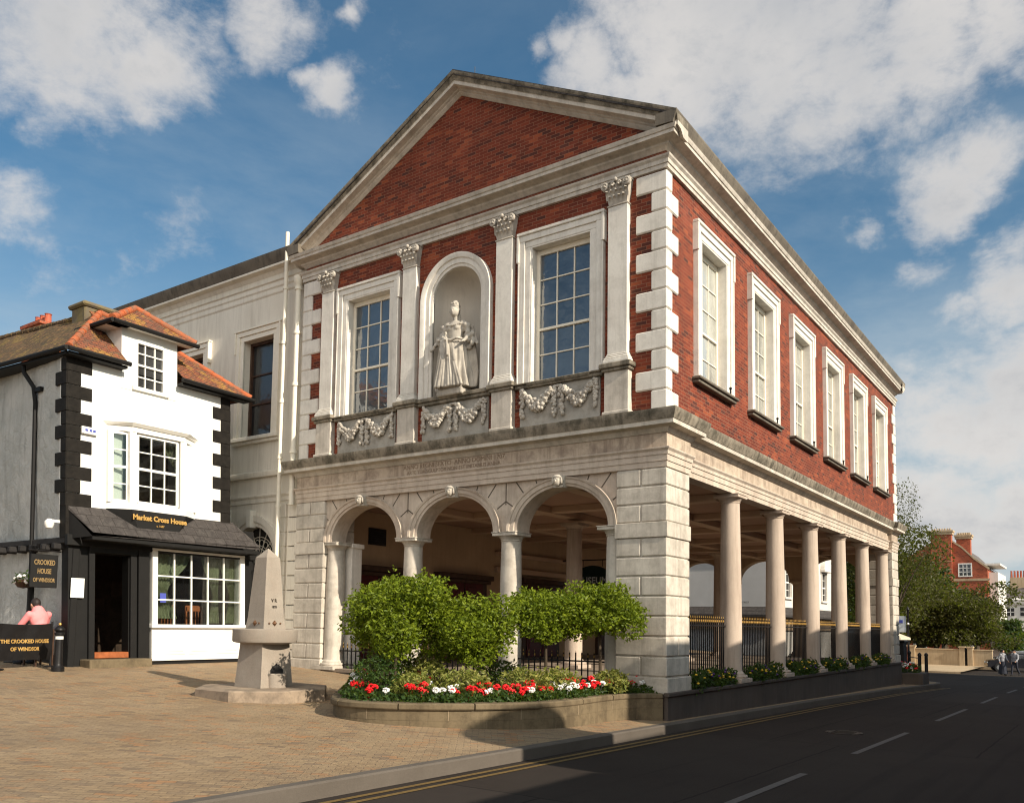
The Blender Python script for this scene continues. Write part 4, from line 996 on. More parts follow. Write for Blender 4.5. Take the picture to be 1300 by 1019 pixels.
# room seen through the door and the shop window
mb = MB(PT); mb.box(-4.9, -.6, -3.0, -2.9, .9, 3.7); mb.box(-4.9, -.6, -3.0, -.3, .85, 1.1); mb.box(-4.95, -4.85, -3, -.3, .9, 3.7); mb.box(-.62, -.56, -3, -.3, .9, 3.7); mb.box(-4.9, -.6, -3, -.3, 3.62, 3.7)
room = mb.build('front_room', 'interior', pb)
mb = MB(PT)
for y, z in ((-2.4, 2.75), (-1.7, 2.5), (-1.72, 3.1), (-2.9, 2.3)): mb = MB(PT); mb.box(y-.16, y+.16, -2.9, -2.86, z-.2, z+.2, .01); mb.build('picture_frame', 'brownwood', room)
mb = MB(PT); mb.box(-4.62, -3.80, -.27, .02, 1.085, 1.22, .01); mb.build('door_sill', 'orangewood', pb)
mb = MB(PT)   # open door leaf folded back inside
mb.box(-4.60, -4.54, -.95, -.28, 1.24, 3.36, .01); mb.build('door', 'black', pb)
mb = MB(PT); mb.box(-4.95, -3.45, .0, .42, .86, 1.075, .015); mb.build('doorstep', 'planter', pb)
# shop window
sw_ = MB(PT); a, b, z0, z1 = -3.12, -.74, 1.86, 3.56; n0 = .04
sw_.box(a-.14, a, -.2, n0+.08, z0, z1+.04, .01); sw_.box(b, b+.14, -.2, n0+.08, z0, z1+.04, .01); sw_.box(a-.14, b+.14, -.2, n0+.08, z1+.042, z1+.10, .01)
shop = sw_.build('shop_window', 'white', pb)
s = MB(PT)
for i in range(1, 5): s.box(lerp(a, b, i/5)-.016, lerp(a, b, i/5)+.016, n0-.02, n0+.03, z0, z1+.04)
for i in (1, 2): s.box(a, b, n0-.02, n0+.028, lerp(z0, z1, i/3+.01)-.016, lerp(z0, z1, i/3+.01)+.016)
s.build('glazing_bars', 'white', shop)
p = MB(PT); p.box(a, b, n0-.005, n0+.003, z0, z1+.04); p.build('pane', 'clear', shop)
l = MB(PT); l.box(a-.20, b+.22, -.1, n0+.16, z0-.085, z0-.002, .012); l.box(a-.15, b+.16, -.1, n0+.07, 1.0, z0-.087, .006)
for i in range(3):
    u0, u1 = lerp(a, b, i/3)+.05, lerp(a, b, (i+1)/3)-.05
    l.box(u0, u1, n0+.06, n0+.085, 1.14, z0-.19, .008); l.box(u0+.06, u1-.06, n0+.08, n0+.10, 1.21, z0-.26, .008)
l.build('stall_riser', 'white', shop)
c_ = MB(PT); rr = random.Random(4)
def drape(u0, u1, v0, v1, zt, zm, zb, n_, um):
    """curtain gathered back to one side"""
    vs = []; nu, nz_ = 30, 14
    for j in range(nz_+1):
        t = j/nz_; z = lerp(zt, zb, t); k_ = sin(pi*min(1, t/.62)/2) if t < .62 else 1-.25*(t-.62)/.38
        for i in range(nu+1):
            q = i/nu; uu = lerp(u0, u1, q); uu = lerp(uu, um+(uu-um)*.28, k_**2)
            vs.append((uu, n_+.035*sin(q*38+t*2), z))
    c_.add(vs, [(j*(nu+1)+i, j*(nu+1)+i+1, (j+1)*(nu+1)+i+1, (j+1)*(nu+1)+i) for j in range(nz_) for i in range(nu)])
drape(-3.1, -2.1, 0, 0, 3.55, 0, 2.0, -.12, -3.0); drape(-1.75, -1.2, 0, 0, 3.55, 0, 1.9, -.14, -1.3); drape(-1.25, -.76, 0, 0, 3.55, 0, 1.9, -.12, -.80)
c_.build('curtain', 'curtain', shop, True)
c_ = MB(PT); c_.box(-3.02, -2.86, n0+.004, n0+.008, 2.38, 2.6); c_.build('window_sticker', 'bluepaper', shop)
# furniture behind the glass
for u in (-2.35, -1.55):
    ch = MB(PT); ch.box(u-.26, u+.26, -.75, -.70, 2.18, 2.34, .02)
    for q in range(6): ch.box(u-.22+q*.085, u-.20+q*.085, -.74, -.71, 1.6, 2.2)
    ch.box(u-.25, u-.21, -.75, -.70, 1.1, 2.3); ch.box(u+.21, u+.25, -.75, -.70, 1.1, 2.3); ch.box(u-.25, u+.25, -.72, -.30, 1.52, 1.57, .01); ch.box(u-.25, u-.21, -.34, -.3, 1.1, 1.52); ch.box(u+.21, u+.25, -.34, -.3, 1.1, 1.52)
    o = ch.build('chair', 'orangewood'); tag(o, 'orange wooden chair behind the shop window, '+('left one' if u < -2 else 'right one'), 'chair', 'chairs behind the shop window')
tb = MB(PT); tb.lathe((-2.9, -.7, 1.80), [(0, -.02), (.33, -.02), (.34, .0), (.33, .02), (0, .02)], 20); tb.tube([(-2.9, -.7, 1.1), (-2.9, -.7, 1.8)], .03, 8)
tag(tb.build('table', 'paper'), 'small round white table behind the left panes of the shop window', 'table')
# slate awning over the shop
mb = MB(PT); p = [(-5.26, 0, 4.44), (-.90, 0, 4.50), (-4.98, .56, 3.84), (-.45, .56, 3.88)]
mb.add([p[0], p[1], p[3], p[2], (-5.26, 0, 4.36), (-.90, 0, 4.42), (-4.98, .56, 3.77), (-.45, .56, 3.81)], [(0, 1, 2, 3), (4, 5, 6, 7), (0, 3, 7, 4), (1, 2, 6, 5), (2, 3, 7, 6), (0, 1, 5, 4)])
mb.build('slate_awning', 'slate', pb)
mb = MB(PT); mb.box(-4.98, -.45, .02, .54, 3.68, 3.765, .01); mb.add([(-5.24, 0, 4.35), (-4.98, .54, 3.76), (-5.24, 0, 3.70), (-5.2, -.05, 4.3)], [(0, 1, 2), (0, 2, 3)]); mb.build('awning_soffit', 'black', pb)
# bay window
by0, by1, bf0, bf1, bn = -4.38, -2.02, -3.93, -2.55, .34
mb = MB(PT)
def bayring(e): return [(by0-e, -.02), (bf0-e*.6, bn+e), (bf1+e*.6, bn+e), (by1+e, -.02)]
def slab(e0, z0, e1, z1):
    A_, B_ = bayring(e0), bayring(e1); mb.add([(u, n_, z0) for u, n_ in A_]+[(u, n_, z1) for u, n_ in B_], [(0, 1, 2, 3), (7, 6, 5, 4), (0, 1, 5, 4), (1, 2, 6, 5), (2, 3, 7, 6)])
slab(.02, 4.47, .02, 4.62); slab(.0, 6.26, .0, 6.38); slab(.03, 6.382, .10, 6.45); slab(.10, 6.452, .06, 6.50)
def post(u, n_, w_, d_=None):
    mb.prism([(u-w_, n_-w_), (u+w_, n_-w_), (u+w_, n_+w_*.9), (u-w_, n_+w_*.9)], 4.62, 6.26)
post(bf0+.03, bn-.09, .085); post(bf1-.03, bn-.09, .085); post(by0+.06, .04, .05); post(by1-.06, .04, .05)
bay = mb.build('bay_window', 'white', pb)
s = MB(PT); g = MB(PT)
def glz(p0, p1, nx_, rows, z0, z1):
    (u0, n0_), (u1, n1_) = p0, p1; L = math.hypot(u1-u0, n1_-n0_); du, dn = (u1-u0)/L, (n1_-n0_)/L; pu, pn_ = -dn, du
    def bar(t0, t1, za, zb_, th):
        c = [(u0+du*t0-pu*th, n0_+dn*t0-pn_*th), (u0+du*t1-pu*th, n0_+dn*t1-pn_*th), (u0+du*t1+pu*th, n0_+dn*t1+pn_*th), (u0+du*t0+pu*th, n0_+dn*t0+pn_*th)]
        return c, za, zb_
    for i in range(nx_+1):
        t = L*i/nx_; w_ = .030 if i in (0, nx_) else .013; c, za, zb_ = bar(t-w_, t+w_, z0, z1, .022); s.prism(c, za, zb_)
    for i in range(rows+1):
        z = lerp(z0, z1, i/rows); w_ = .030 if i in (0, rows, rows//2) else .013; c, za, zb_ = bar(0, L, z-w_, z+w_, .024); s.prism(c, za, zb_)
    c, za, zb_ = bar(0, L, z0, z1, .004); g.prism(c, za, zb_)
glz((bf0+.17, bn-.08), (bf1-.17, bn-.08), 3, 4, 4.66, 6.22); glz((by0+.10, .08), (bf0-.04, bn-.14), 1, 4, 4.66, 6.22); s.prism([(bf1+.04, bn-.12), (by1-.08, .06), (by1-.08, .02), (bf1+.04, bn-.18)], 4.62, 6.26)
s.build('sash', 'white', bay); g.build('pane', 'clear', bay)
c_ = MB(PT); drape(-2.9, -2.2, 0, 0, 6.2, 0, 4.7, -.02, -2.3); c_.build('curtain', 'curtain', bay, True)
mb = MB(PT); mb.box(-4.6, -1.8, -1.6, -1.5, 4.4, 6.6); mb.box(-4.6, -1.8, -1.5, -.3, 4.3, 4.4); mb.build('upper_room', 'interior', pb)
# name board under the bay
mb = MB(PT); A_ = bayring(.02); B_ = [(by0+.35, -.02), (bf0+.12, bn+.03), (bf1-.18, bn+.03), (by1-.30, -.02)]
mb.add([(u, n_, 4.46) for u, n_ in A_]+[(u, n_, 4.06) for u, n_ in B_], [(0, 1, 2, 3), (7, 6, 5, 4), (0, 1, 5, 4), (1, 2, 6, 5), (2, 3, 7, 6)])
nb = mb.build('name_board', 'black', pb)
mb = MB(PT); o_ = (-3.24, bn+.047, 4.30)
vs, fs = textmesh('Market Cross House', .165, .007); mb.add([(o_[0]+x, o_[1]-.01*0+z, o_[2]+y) for x, y, z in vs], fs)
vs, fs = textmesh('c. 1687', .07, .001); mb.add([(o_[0]+x, o_[1]+z, o_[2]-.155+y) for x, y, z in vs], fs)
mb.build('gold_lettering', 'goldtext', nb, recalc=False)
# black corner quoins
mb = MB(PT); mq = MB(PT); n = 11
for i in range(n):
    z0 = 4.42+(7.7-4.42)*i/n; z1 = z0+(7.7-4.42)/n
    L_ = .56 if i % 2 == 0 else .30; mb.box(YL-.012, YL+L_, -.1, .02+.008*(i % 2), z0+.004, z1-.004, .008)
    L_ = .52 if i % 2 else .28
    mq.box(YR-L_-.0, YR+.012, -.1, .02+.008*(i % 2), z0, z1, .008)
    L2 = .46 if i % 2 else .22
    mb.box(YL-.03, YL+.1, -L2, .015, z0+.004, z1-.004, .008)
mb.box(YL-.02, YL+.16, -.25, .025, 3.72, 4.46, .01)
mb.build('black_quoins', 'charcoal', pb); mq.build('black_quoins', 'charcoal', pb)
# dormer window
mb = MB(PT); wall_rects(mb, -4.02, -2.56, [(-3.66, -2.90, 7.38, 8.50)], 7.30, 8.72, -.16, .012); mb.prism([(-.16, 7.72), (-1.5, 7.72), (-1.5, 8.72), (-.16, 8.72)], -4.02, -3.92, 'x'); mb.prism([(-.16, 7.72), (-1.5, 7.72), (-1.5, 8.72), (-.16, 8.72)], -2.66, -2.56, 'x'); dm = mb.build('dormer', 'plaster', pb)
s = MB(PT); g = MB(PT); a, b, z0, z1 = -3.66, -2.90, 7.38, 8.50
s.box(a-.03, a+.05, -.1, .03, z0, z1); s.box(b-.05, b+.03, -.1, .03, z0, z1); s.box(a+.05, b-.05, -.1, .03, z1-.05, z1+.03); s.box(a-.10, b+.10, -.1, .07, z0-.06, z0+.03, .008)
for i in (1, 2): s.box(lerp(a, b, i/3)-.014, lerp(a, b, i/3)+.014, -.06, .0, z0, z1)
for i in (1, 2, 3): s.box(a+.05, b-.05, -.06, .004 if i != 2 else .016, lerp(z0, z1, i/4)-(.014 if i != 2 else .022), lerp(z0, z1, i/4)+(.014 if i != 2 else .022))
s.build('sash', 'white', dm); g.box(a, b, -.05, -.04, z0, z1); g.build('pane', 'glassdark', dm)
def tiled(quad, name, mat, par, th=.06, nrm_jit=.012, nu=40):
    """roof slope: a gently uneven sheet with a tile-thick edge; quad = bottom a, bottom b, top b, top a"""
    mb = MB(PT); a, b, c, d = [Vector(q) for q in quad]; nv = 16; vs = []
    for j in range(nv+1):
        for i in range(nu+1):
            p_ = a.lerp(b, i/nu).lerp(d.lerp(c, i/nu), j/nv); e_ = 0 if i in (0, nu) or j in (0, nv) else 1
            vs.append((p_.x, p_.y, p_.z+e_*(.02*sin(p_.x*5+p_.y*3)+R.uniform(-1, 1)*nrm_jit)))
    m0 = len(vs); vs += [(x, y, z-th) for x, y, z in vs[:nu+1]]
    fs = [(j*(nu+1)+i, j*(nu+1)+i+1, (j+1)*(nu+1)+i+1, (j+1)*(nu+1)+i) for j in range(nv) for i in range(nu)]+[(i, i+1, m0+i+1, m0+i) for i in range(nu)]
    mb.add(vs, fs); return mb.build(name, mat, par, False, recalc=False)
# roof: hipped, eaves 7.8 (coordinates u along Y, n outwards, z)
EL, ER = YL-.30+.17, -.52; zt = 9.42
tl, tr = (-3.72, -1.45, zt), (-2.55, -1.45, zt-.12)
tiled([(EL, .27, 7.86), (-4.02, .27, 7.86), (-4.02, -1.42, zt-.05), tl], 'roof_slope', 'tilered', pb)
tiled([(-2.56, .27, 7.84), (ER, .27, 7.80), tr, (-2.56, -1.42, zt-.15)], 'roof_slope', 'tilered', pb)
tiled([(-4.02, -.75, 8.82), (-2.56, -.75, 8.80), (-2.56, -1.45, zt-.12), (-4.02, -1.42, zt-.02)], 'roof_slope', 'tilered', pb, nu=16)
tiled([(EL-.0, -6.6, 8.10), (EL, .27, 7.86), tl, (-3.9, -6.6, 9.62)], 'roof_slope', 'tilemoss', pb, nu=70)
tiled([(ER, .27, 7.80), (ER, -6, 7.9), (-2.2, -6, 9.5), tr], 'roof_slope', 'tilered', pb)
# dormer roof: hipped
de0, de1 = -4.36, -2.16; dz = 8.80; apx = (-3.32, -.85, 9.62); 
tiled([(de0, .22, dz), (de1, .22, dz-.02), (apx[0]+.05, -.55, 9.46), (apx[0]-.05, -.55, 9.46)], 'dormer_roof', 'tilered', dm, nu=30)
tiled([(de0, -1.6, dz+.03), (de0, .22, dz), (apx[0]-.05, -.55, 9.46), (apx[0], -1.9, 9.5)], 'dormer_roof', 'tilered', dm, nu=24)
tiled([(de1, .22, dz-.02), (de1, -1.6, dz), (apx[0], -1.9, 9.5), (apx[0]+.05, -.55, 9.46)], 'dormer_roof', 'tilered', dm, nu=24)
mb = MB(PT); mb.box(de0+.03, de1-.03, -.1, .18, dz-.08, dz-.04); mb.box(de0+.03, -3.9, -1.2, .18, dz-.08, dz-.04); mb.build('dormer_soffit', 'plaster', dm)
def ridge(pts, name='ridge_tile', par=None, r=.085):
    mb = MB(PT); pts = [Vector(p) for p in pts]
    for a, b in zip(pts[:-1], pts[1:]):
        n_ = max(1, int((b-a).length/.27)); d = (b-a).normalized()
        for i in range(n_):
            p = a.lerp(b, i/n_); q = a.lerp(b, (i+1)/n_)+d*.02
            mb.tube([tuple(p), tuple(q)], r*R.uniform(.95, 1.08), 10, r*.86)
    return mb.build(name, 'ridge', par or pb, True, ang=50)
ridge([(EL+.03, .24, 7.86), tl]); ridge([tl, tr]); ridge([(ER, .25, 7.80), tr]); ridge([(de0, .2, dz), (apx[0]-.03, -.55, 9.47)], par=dm); ridge([(de1, .2, dz), (apx[0]+.03, -.55, 9.47)], par=dm); ridge([(apx[0], -.55, 9.47), (apx[0], -1.9, 9.5)], par=dm)
mb = MB(PT); rr_ = ridge([(-3.72, -1.5, zt), (-3.9, -6.6, 9.62)]); rr_.data.materials[0] = M['tilemoss']
def gut(pts):
    mb = MB(PT); mb.tube(pts, .055, 8); return mb
gut([(EL-.03, .33, 7.80), (-3.98, .33, 7.80)]).build('gutter', 'black', pb, True); gut([(-2.62, .33, 7.78), (ER+.05, .33, 7.73)]).build('gutter', 'black', pb, True)
gut([(EL-.06, .33, 7.80), (EL-.06, -6.6, 8.02)]).build('gutter', 'black', pb, True); gut([(de0, .27, dz-.06), (de1+.03, .27, dz-.08)]).build('gutter', 'black', pb, True); gut([(de0-.03, .27, dz-.06), (de0-.03, -1.3, dz-.03)]).build('gutter', 'black', pb, True)
mb = MB(PT); mb.box(EL+.02, -4.02, -.02, .27, 7.70, 7.76); mb.box(-2.56, ER-.02, -.02, .25, 7.68, 7.74); mb.add([(EL, .2, 7.76), (YL+.25, .2, 7.76), (YL+.25, -6.5, 8.0), (EL, -6.5, 8.0), (EL, .2, 7.70), (YL+.25, .2, 7.70), (YL+.25, -6.5, 7.94), (EL, -6.5, 7.94)], [(0, 1, 2, 3), (4, 5, 6, 7), (0, 1, 5, 4), (1, 2, 6, 5), (2, 3, 7, 6), (3, 0, 4, 7)]); mb.build('eaves_soffit', 'black', pb)
mb = MB(PT); mb.box(-3.95, -2.62, -2.35, -1.72, 8.9, 9.62, .03); mb.box(-4.02, -2.55, -2.42, -1.65, 9.60, 9.72, .04); mb.build('chimney_stack', stone('lichened_stack', (.16, .13, .09), (.10, .08, .055), dark=(.22, .17, .05), dk=.5), pb)
# side: downpipe, jetty ends, posts and panels below
mb = MB(); mb.tube([(-13.55, -5.52, 7.85), (-13.5, -5.50, 7.6), (-13.2, -5.42, 7.25), (-13.2, -5.36, 6.9), (-13.2, -5.18, 1.0)], .05, 8); mb.box(-13.2, -12.9, -5.42, -5.34, 7.12, 7.22); mb.build('downpipe', 'black', pb, True)
mb = MB(); mb.box(-18, -11.72, -5.28, -4.6, 3.60, 3.74, .02)
for i in range(12): x = -11.95-.5*i; mb.box(x-.07, x+.07, -5.42, -4.9, 3.47, 3.60, .02)
mb.build('jetty_beam', 'blackmatte', pb)
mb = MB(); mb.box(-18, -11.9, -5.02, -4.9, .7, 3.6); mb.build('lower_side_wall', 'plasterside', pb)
mb = MB()
for x0, x1 in ((-11.98, -11.68), (-13.62, -13.46), (-15.4, -15.22), (-17.2, -17.0)): mb.box(x0, x1, -5.10, -4.95, .75, 3.5, .01)
mb.box(-18, -11.8, -5.09, -4.96, .7, 1.15, .01); mb.build('timber_post', 'black', pb)
mb = MB(); mb.lathe((-11.95, -5.52, 4.02), [(0, -.12), (.07, -.10), (.10, -.02), (.10, .04), (.04, .1), (0, .1)], 12); mb.box(-11.98, -11.92, -5.5, -5.2, 4.05, 4.11); mb.build('wall_lamp', 'white', pb, True)
mb = MB(PT); mb.box(YL+.30, YL+.66, .02, .08, 6.06, 6.22, .01); al = mb.build('alarm_box', 'white', pb)
mb = MB(PT)
for u in (YL+.40, YL+.50, YL+.58): mb.box(u-.03, u+.03, .082, .088, 6.12, 6.17)
mb.build('alarm_mark', 'bluepaper', al)
mb = MB(); mb.box(-11.66, -11.64, -5.13, -4.83, 2.42, 2.85, .005); mb.build('menu_board', 'paper', pb)
# iron bracket at the right end of the shop
mb = MB(); q = [(-11.6, -.3, 3.3), (-11.1, -.3, 3.3)]; mb.tube(q, .014, 6); mb.tube([(-11.6+.45*sin(t/8*pi/2), -.3, 3.28-.42*(1-cos(t/8*pi/2))) for t in range(9)], .012, 6)
mb.tube([(-11.3+.1*cos(t*pi/6), -.3, 3.17+.1*sin(t*pi/6)) for t in range(12)], .010, 6); mb.build('scroll_bracket', 'iron', pb, True)
mb = MB(); mb.tube([(-11.25, -.3, 3.3), (-11.25, -.3, 2.0)], .008, 5); mb.ball((-11.25, -.3, 1.95), .05); mb.build('bell_pull', 'iron', pb)

# hanging board on the side wall
hb = thing('hanging_board', 'black hanging signboard with gold lettering on a scrolled iron bracket beside the corner door', 'sign', (-12.6, -5.2, 3.1))
T2 = lambda u, n, z: (-12.0+n, -5.52+u*.62, z)
mb = MB(T2); mb.box(-.55, .40, .0, .04, 2.62, 3.34, .01); mb.build('board', 'black', hb)
mb = MB(T2)
for tx, z, s_ in (('CROOKED', 3.16, .15), ('HOUSE', 2.97, .15), ('OF WINDSOR', 2.78, .12)):
    vs, fs = textmesh(tx, s_, .003); mb.add([(x-.075, .046+zz, z+y) for x, y, zz in vs], fs)
mb.build('lettering', 'dimgold', hb, recalc=False)
mb = MB(T2); mb.tube([(.5, .02, 3.42), (-.6, .02, 3.42)], .014, 6)
for c0 in (-.35, 0, .3): mb.tube([(c0+.07*cos(t*pi/6), .02, 3.50+.06*sin(t*pi/6)) for t in range(12)], .009, 5)
mb.build('bracket', 'iron', hb, True)
# flower basket on the wall
fb = thing('hanging_basket', 'small wall basket of white flowers beside the hanging signboard', 'hanging basket', (-13.15, -5.45, 2.75))
mb = MB(); mb.lathe((-13.15, -5.42, 2.62), [(0, 0), (.12, .03), (.19, .14), (.20, .2)], 12); mb.build('basket', 'brownwood', fb)
rr = random.Random(3); mb = MB(); leaves(mb, crown_points(rr, [(-13.15, -5.42, 2.84, .24, .2, .16)], 160), .08, rr); mb.build('foliage', 'leafdark', fb, recalc=False)
mb = MB()
for i in range(12): a = rr.uniform(0, 6.28); mb.ball((-13.15+.2*cos(a), -5.45-.14*abs(sin(a)), 2.8+rr.uniform(-.08, .12)), .035, None, .03, 7, 5)
mb.build('blossom', 'petalwhite', fb)
# ------------------------------------------------------------------ drinking fountain
FX, FY, FZ = -6.1, -4.35, h_pave(-6.1, -4.35)
fo = thing('drinking_fountain', 'granite drinking fountain: a tapering obelisk over a round basin, on an eight sided step', 'fountain', (FX, FY, FZ))
mb = MB(); r = 1.14/cos(pi/8); oc = [(FX+r*cos(pi/8+i*pi/4), FY+r*sin(pi/8+i*pi/4)) for i in range(8)]; oi = [(FX+(x-FX)*.985, FY+(y-FY)*.985) for x, y in oc]
mb.prism(oc, FZ-.25, FZ+.15); mb.add([(x, y, FZ+.15) for x, y in oc]+[(x, y, FZ+.168) for x, y in oi], [(i, (i+1) % 8, 8+(i+1) % 8, 8+i) for i in range(8)]+[tuple(range(8, 16))])
mb.build('step', stone('worn_step_stone', (.36, .28, .20), (.24, .18, .13), dark=(.10, .08, .06), dk=.6), fo)
zb = FZ+.17
def frus(mb, h0, z0, h1, z1, c=.0):
    mb.add([(FX+sx*h0, FY+sy*h0, z0) for sx, sy in ((-1, -1), (1, -1), (1, 1), (-1, 1))]+[(FX+sx*h1, FY+sy*h1, z1) for sx, sy in ((-1, -1), (1, -1), (1, 1), (-1, 1))], [(0, 3, 2, 1), (4, 5, 6, 7), (0, 1, 5, 4), (1, 2, 6, 5), (2, 3, 7, 6), (3, 0, 4, 7)])
mb = MB(); h0, h1, zt_ = .370, .315, zb+.82
frus(mb, h0, zb, h1, zt_)
ped = mb.build('pedestal', 'granite', fo)
# the dog trough: a flat dark panel painted as the shade of a pointed recess, with a half round bowl on the road side face
def fx(z): return FX+lerp(h0, h1, (z-zb)/.82)
mb = MB(); pts = [(-.15, .24), (.15, .24), (.15, .32), (.09, .385), (0, .435), (-.09, .385), (-.15, .32)]
mb.add([(fx(zb+z)+.004, FY+u, zb+z) for u, z in pts], [tuple(range(7))]); mb.build('trough_shade', 'blackmatte', ped)
mb = MB(); mb.lathe((fx(zb+.12)-.02, FY, zb), [(.185, 0), (.19, .24), (.165, .26), (.15, .25), (.14, .2)], 20, a0=-pi/2, a1=pi/2); mb.build('trough', 'granite', ped, True)
mb = MB(); mb.lathe((FX, FY, zb+.80), [(.36, -.02), (.48, .0), (.575, .02), (.59, .05), (.59, .25), (.575, .265), (.52, .268), (.50, .20), (0, .16)], 48); mb.build('basin', 'granite', fo, True, ang=30)
mb = MB(); z0 = zb+.97; frus(mb, .272, z0, .232, z0+.30); frus(mb, .232, z0+.301, .158, z0+1.42); frus(mb, .158, z0+1.421, .004, z0+1.60)
ob = mb.build('obelisk', 'granite', fo)
mb = MB()
def rosette(ax, z):
    o = .282-.045*(z-z0)/.3; 
    if ax == 'x': c = (FX+o-.01, FY, z); mb.lathe(c, [(.055, 0), (.05, .02), (.03, .035), (0, .05)], 4, 'x'); mb.ball((c[0]+.02, c[1]+.13, z), .018); mb.ball((c[0]+.02, c[1]-.13, z), .018)
    else: c = (FX, FY-o+.01, z); mb.lathe(c, [(.055, 0), (.05, -.02), (.03, -.035), (0, -.05)], 4, 'y'); mb.ball((c[0]+.13, c[1]-.02, z), .018)
rosette('x', z0+.20); rosette('y', z0+.20); mb.build('spout', plain('bronze_spout', (.12, .06, .03), .5, .4), ob)
mb = MB(); vs, fs = textmesh('V R', .085, .004)
# two small carved marks on the road side face
mb.add([(FX+.217-.068*((y)/1.1), FY+x, z0+.62+y) for x, y, z in vs], fs); vs, fs = textmesh('1878', .06, .002); mb.add([(FX+.224, FY+x, z0+.50+y) for x, y, z in vs], fs); mb.build('carved_mark', 'joint', ob, recalc=False)

# ------------------------------------------------------------------ planter
PL = [(-.02, -.12), (-.42, -.55), (-.55, -1.2), (-.52, -2.0), (-.50, -2.6), (-.62, -3.2), (-.95, -3.85), (-1.45, -4.5), (-2.05, -5.0), (-2.7, -5.28), (-3.25, -5.25), (-3.7, -4.9), (-4.3, -4.2), (-5.0, -3.4), (-5.7, -2.6), (-6.1, -1.9), (-6.2, -1.3), (-5.9, -.95), (-5.2, -.8)]
def smooth(p, it=2):
    for _ in range(it):
        q = [p[0]]
        for a, b in zip(p[:-1], p[1:]): q += [(lerp(a[0], b[0], .25), lerp(a[1], b[1], .25)), (lerp(a[0], b[0], .75), lerp(a[1], b[1], .75))]
        p = q+[p[-1]]
    return p
PS = smooth(PL, 2); PS = [PL[0]]+PS[1:]
TOPZ = .77
pt_ = thing('stone_planter', 'long curved sandstone planter wall in front of the hall, filled with trees and flowers', 'planter', (-2.5, -3, .4))
mb = MB(); rp = list(reversed(PS))      # outwards must be to the right of travel
mb.sweep(rp, [(-.30, TOPZ-.10), (-.30, -.3), (0, -.3), (0, .30), (-.004, .302), (-.004, .308), (0, .310), (0, .50), (-.004, .502), (-.004, .508), (0, .51), (0, TOPZ-.10)]); mb.build('wall', 'planter', pt_)
# coping stones
acc = 0; seg = [PS[0]]; stones = []
for a, b in zip(PS[:-1], PS[1:]):
    L = math.dist(a, b); acc += L; seg.append(b)
    if acc > 1.05: stones.append(seg); seg = [b]; acc = 0
stones.append(seg)
for sgm in stones:
    if len(sgm) < 2: continue
    s2 = list(reversed(sgm)); low = sgm[0][1] > -2.4 and sgm[0][0] > -1.5
    e = .0 if low else .035; h = .10
    a, b = Vector(s2[0]), Vector(s2[1]); a2 = a+(b-a).normalized()*.010; c_, d_ = Vector(s2[-1]), Vector(s2[-2]); c2 = c_+(d_-c_).normalized()*.010
    s2[0] = tuple(a2); s2[-1] = tuple(c2)
    mb = MB(); mb.sweep(s2, [(-.31, TOPZ-.098), (e, TOPZ-.098), (e+.012, TOPZ-.08), (e+.012, TOPZ-.02), (e-.01, TOPZ), (-.31, TOPZ)]); mb.add([], [])
    mb.build('coping_stone', 'planter', pt_, True, ang=30)
M['mortar'] = plain('pale_mortar', (.26, .20, .13), .95)
# joints: upright cuts of the wall courses
mb = MB(); acc = 0; k = 0
for a, b in zip(PS[:-1], PS[1:]):
    L = math.dist(a, b); acc += L
    if acc > .55:
        acc = 0; k += 1; d = (Vector(b)-Vector(a)).normalized(); n = Vector((d.y, -d.x)); n = -n if n.dot(Vector((a[0]+2.5, a[1]+2))) < 0 else n
        zz = ((.0, .30), (.31, .50), (.51, .67))
        for q in ((k % 2), 2 if k % 2 == 0 else 1): 
            c = Vector(a); mb.prism([tuple(c+n*.002-d*.006), tuple(c+n*.002+d*.006), tuple(c-n*.05+d*.006), tuple(c-n*.05-d*.006)], *zz[q]); mb.build('mortar_joint', M['mortar'], pt_); mb = MB()
mb = MB(); inner = [(x+(-2.6-x)*.04, y+(-1.8-y)*.06) for x, y in PS]+[(-5.2, -.06), (-.02, -.06)]; mb.prism(inner, .3, TOPZ-.09); mb.build('soil', 'soil', pt_)

# clipped lollipop trees in the planter
def planter_tree(base, lobes, n, seed, label):
    rr = random.Random(seed); t = thing('standard_tree', label, 'tree', (base[0], base[1], .68), 'clipped standard trees in the planter')
    cz = min(l[2]-l[5] for l in lobes); mb = MB(); mb.tube([(base[0], base[1], .65), (base[0]+.02, base[1]-.02, 1.2), (base[0]-.02, base[1]+.02, cz+.35)], .035, 8, .026)
    for i in range(9):
        l = rr.choice(lobes); a = rr.uniform(0, 6.28); e = (l[0]+l[3]*.7*cos(a), l[1]+l[4]*.7*sin(a), l[2]+rr.uniform(-.2, .7)*l[5]); s = (base[0], base[1], cz+rr.uniform(.0, .3))
        mb.tube([s, ((s[0]+e[0])/2+rr.uniform(-.05, .05), (s[1]+e[1])/2, (s[2]+e[2])/2), e], .014, 5, .005)
    mb.build('trunk', 'bark', t, True)
    mb = MB(); pts = crown_points(rr, lobes, n, .35); 
    # twig sprays that break the outline
    for _ in range(130):
        l = rr.choice(lobes); v = Vector((rr.gauss(0, 1), rr.gauss(0, 1), abs(rr.gauss(0, 1))*.8+.1)).normalized()
        for q in range(7): k = 1.0+.045*q; pts.append(((l[0]+v.x*l[3]*k+rr.uniform(-.015, .015), l[1]+v.y*l[4]*k, l[2]+v.z*l[5]*k+rr.uniform(-.015, .015)), .9))
    leaves(mb, pts, .078, rr, .55); mb.build('crown', 'leaf', t, recalc=False)
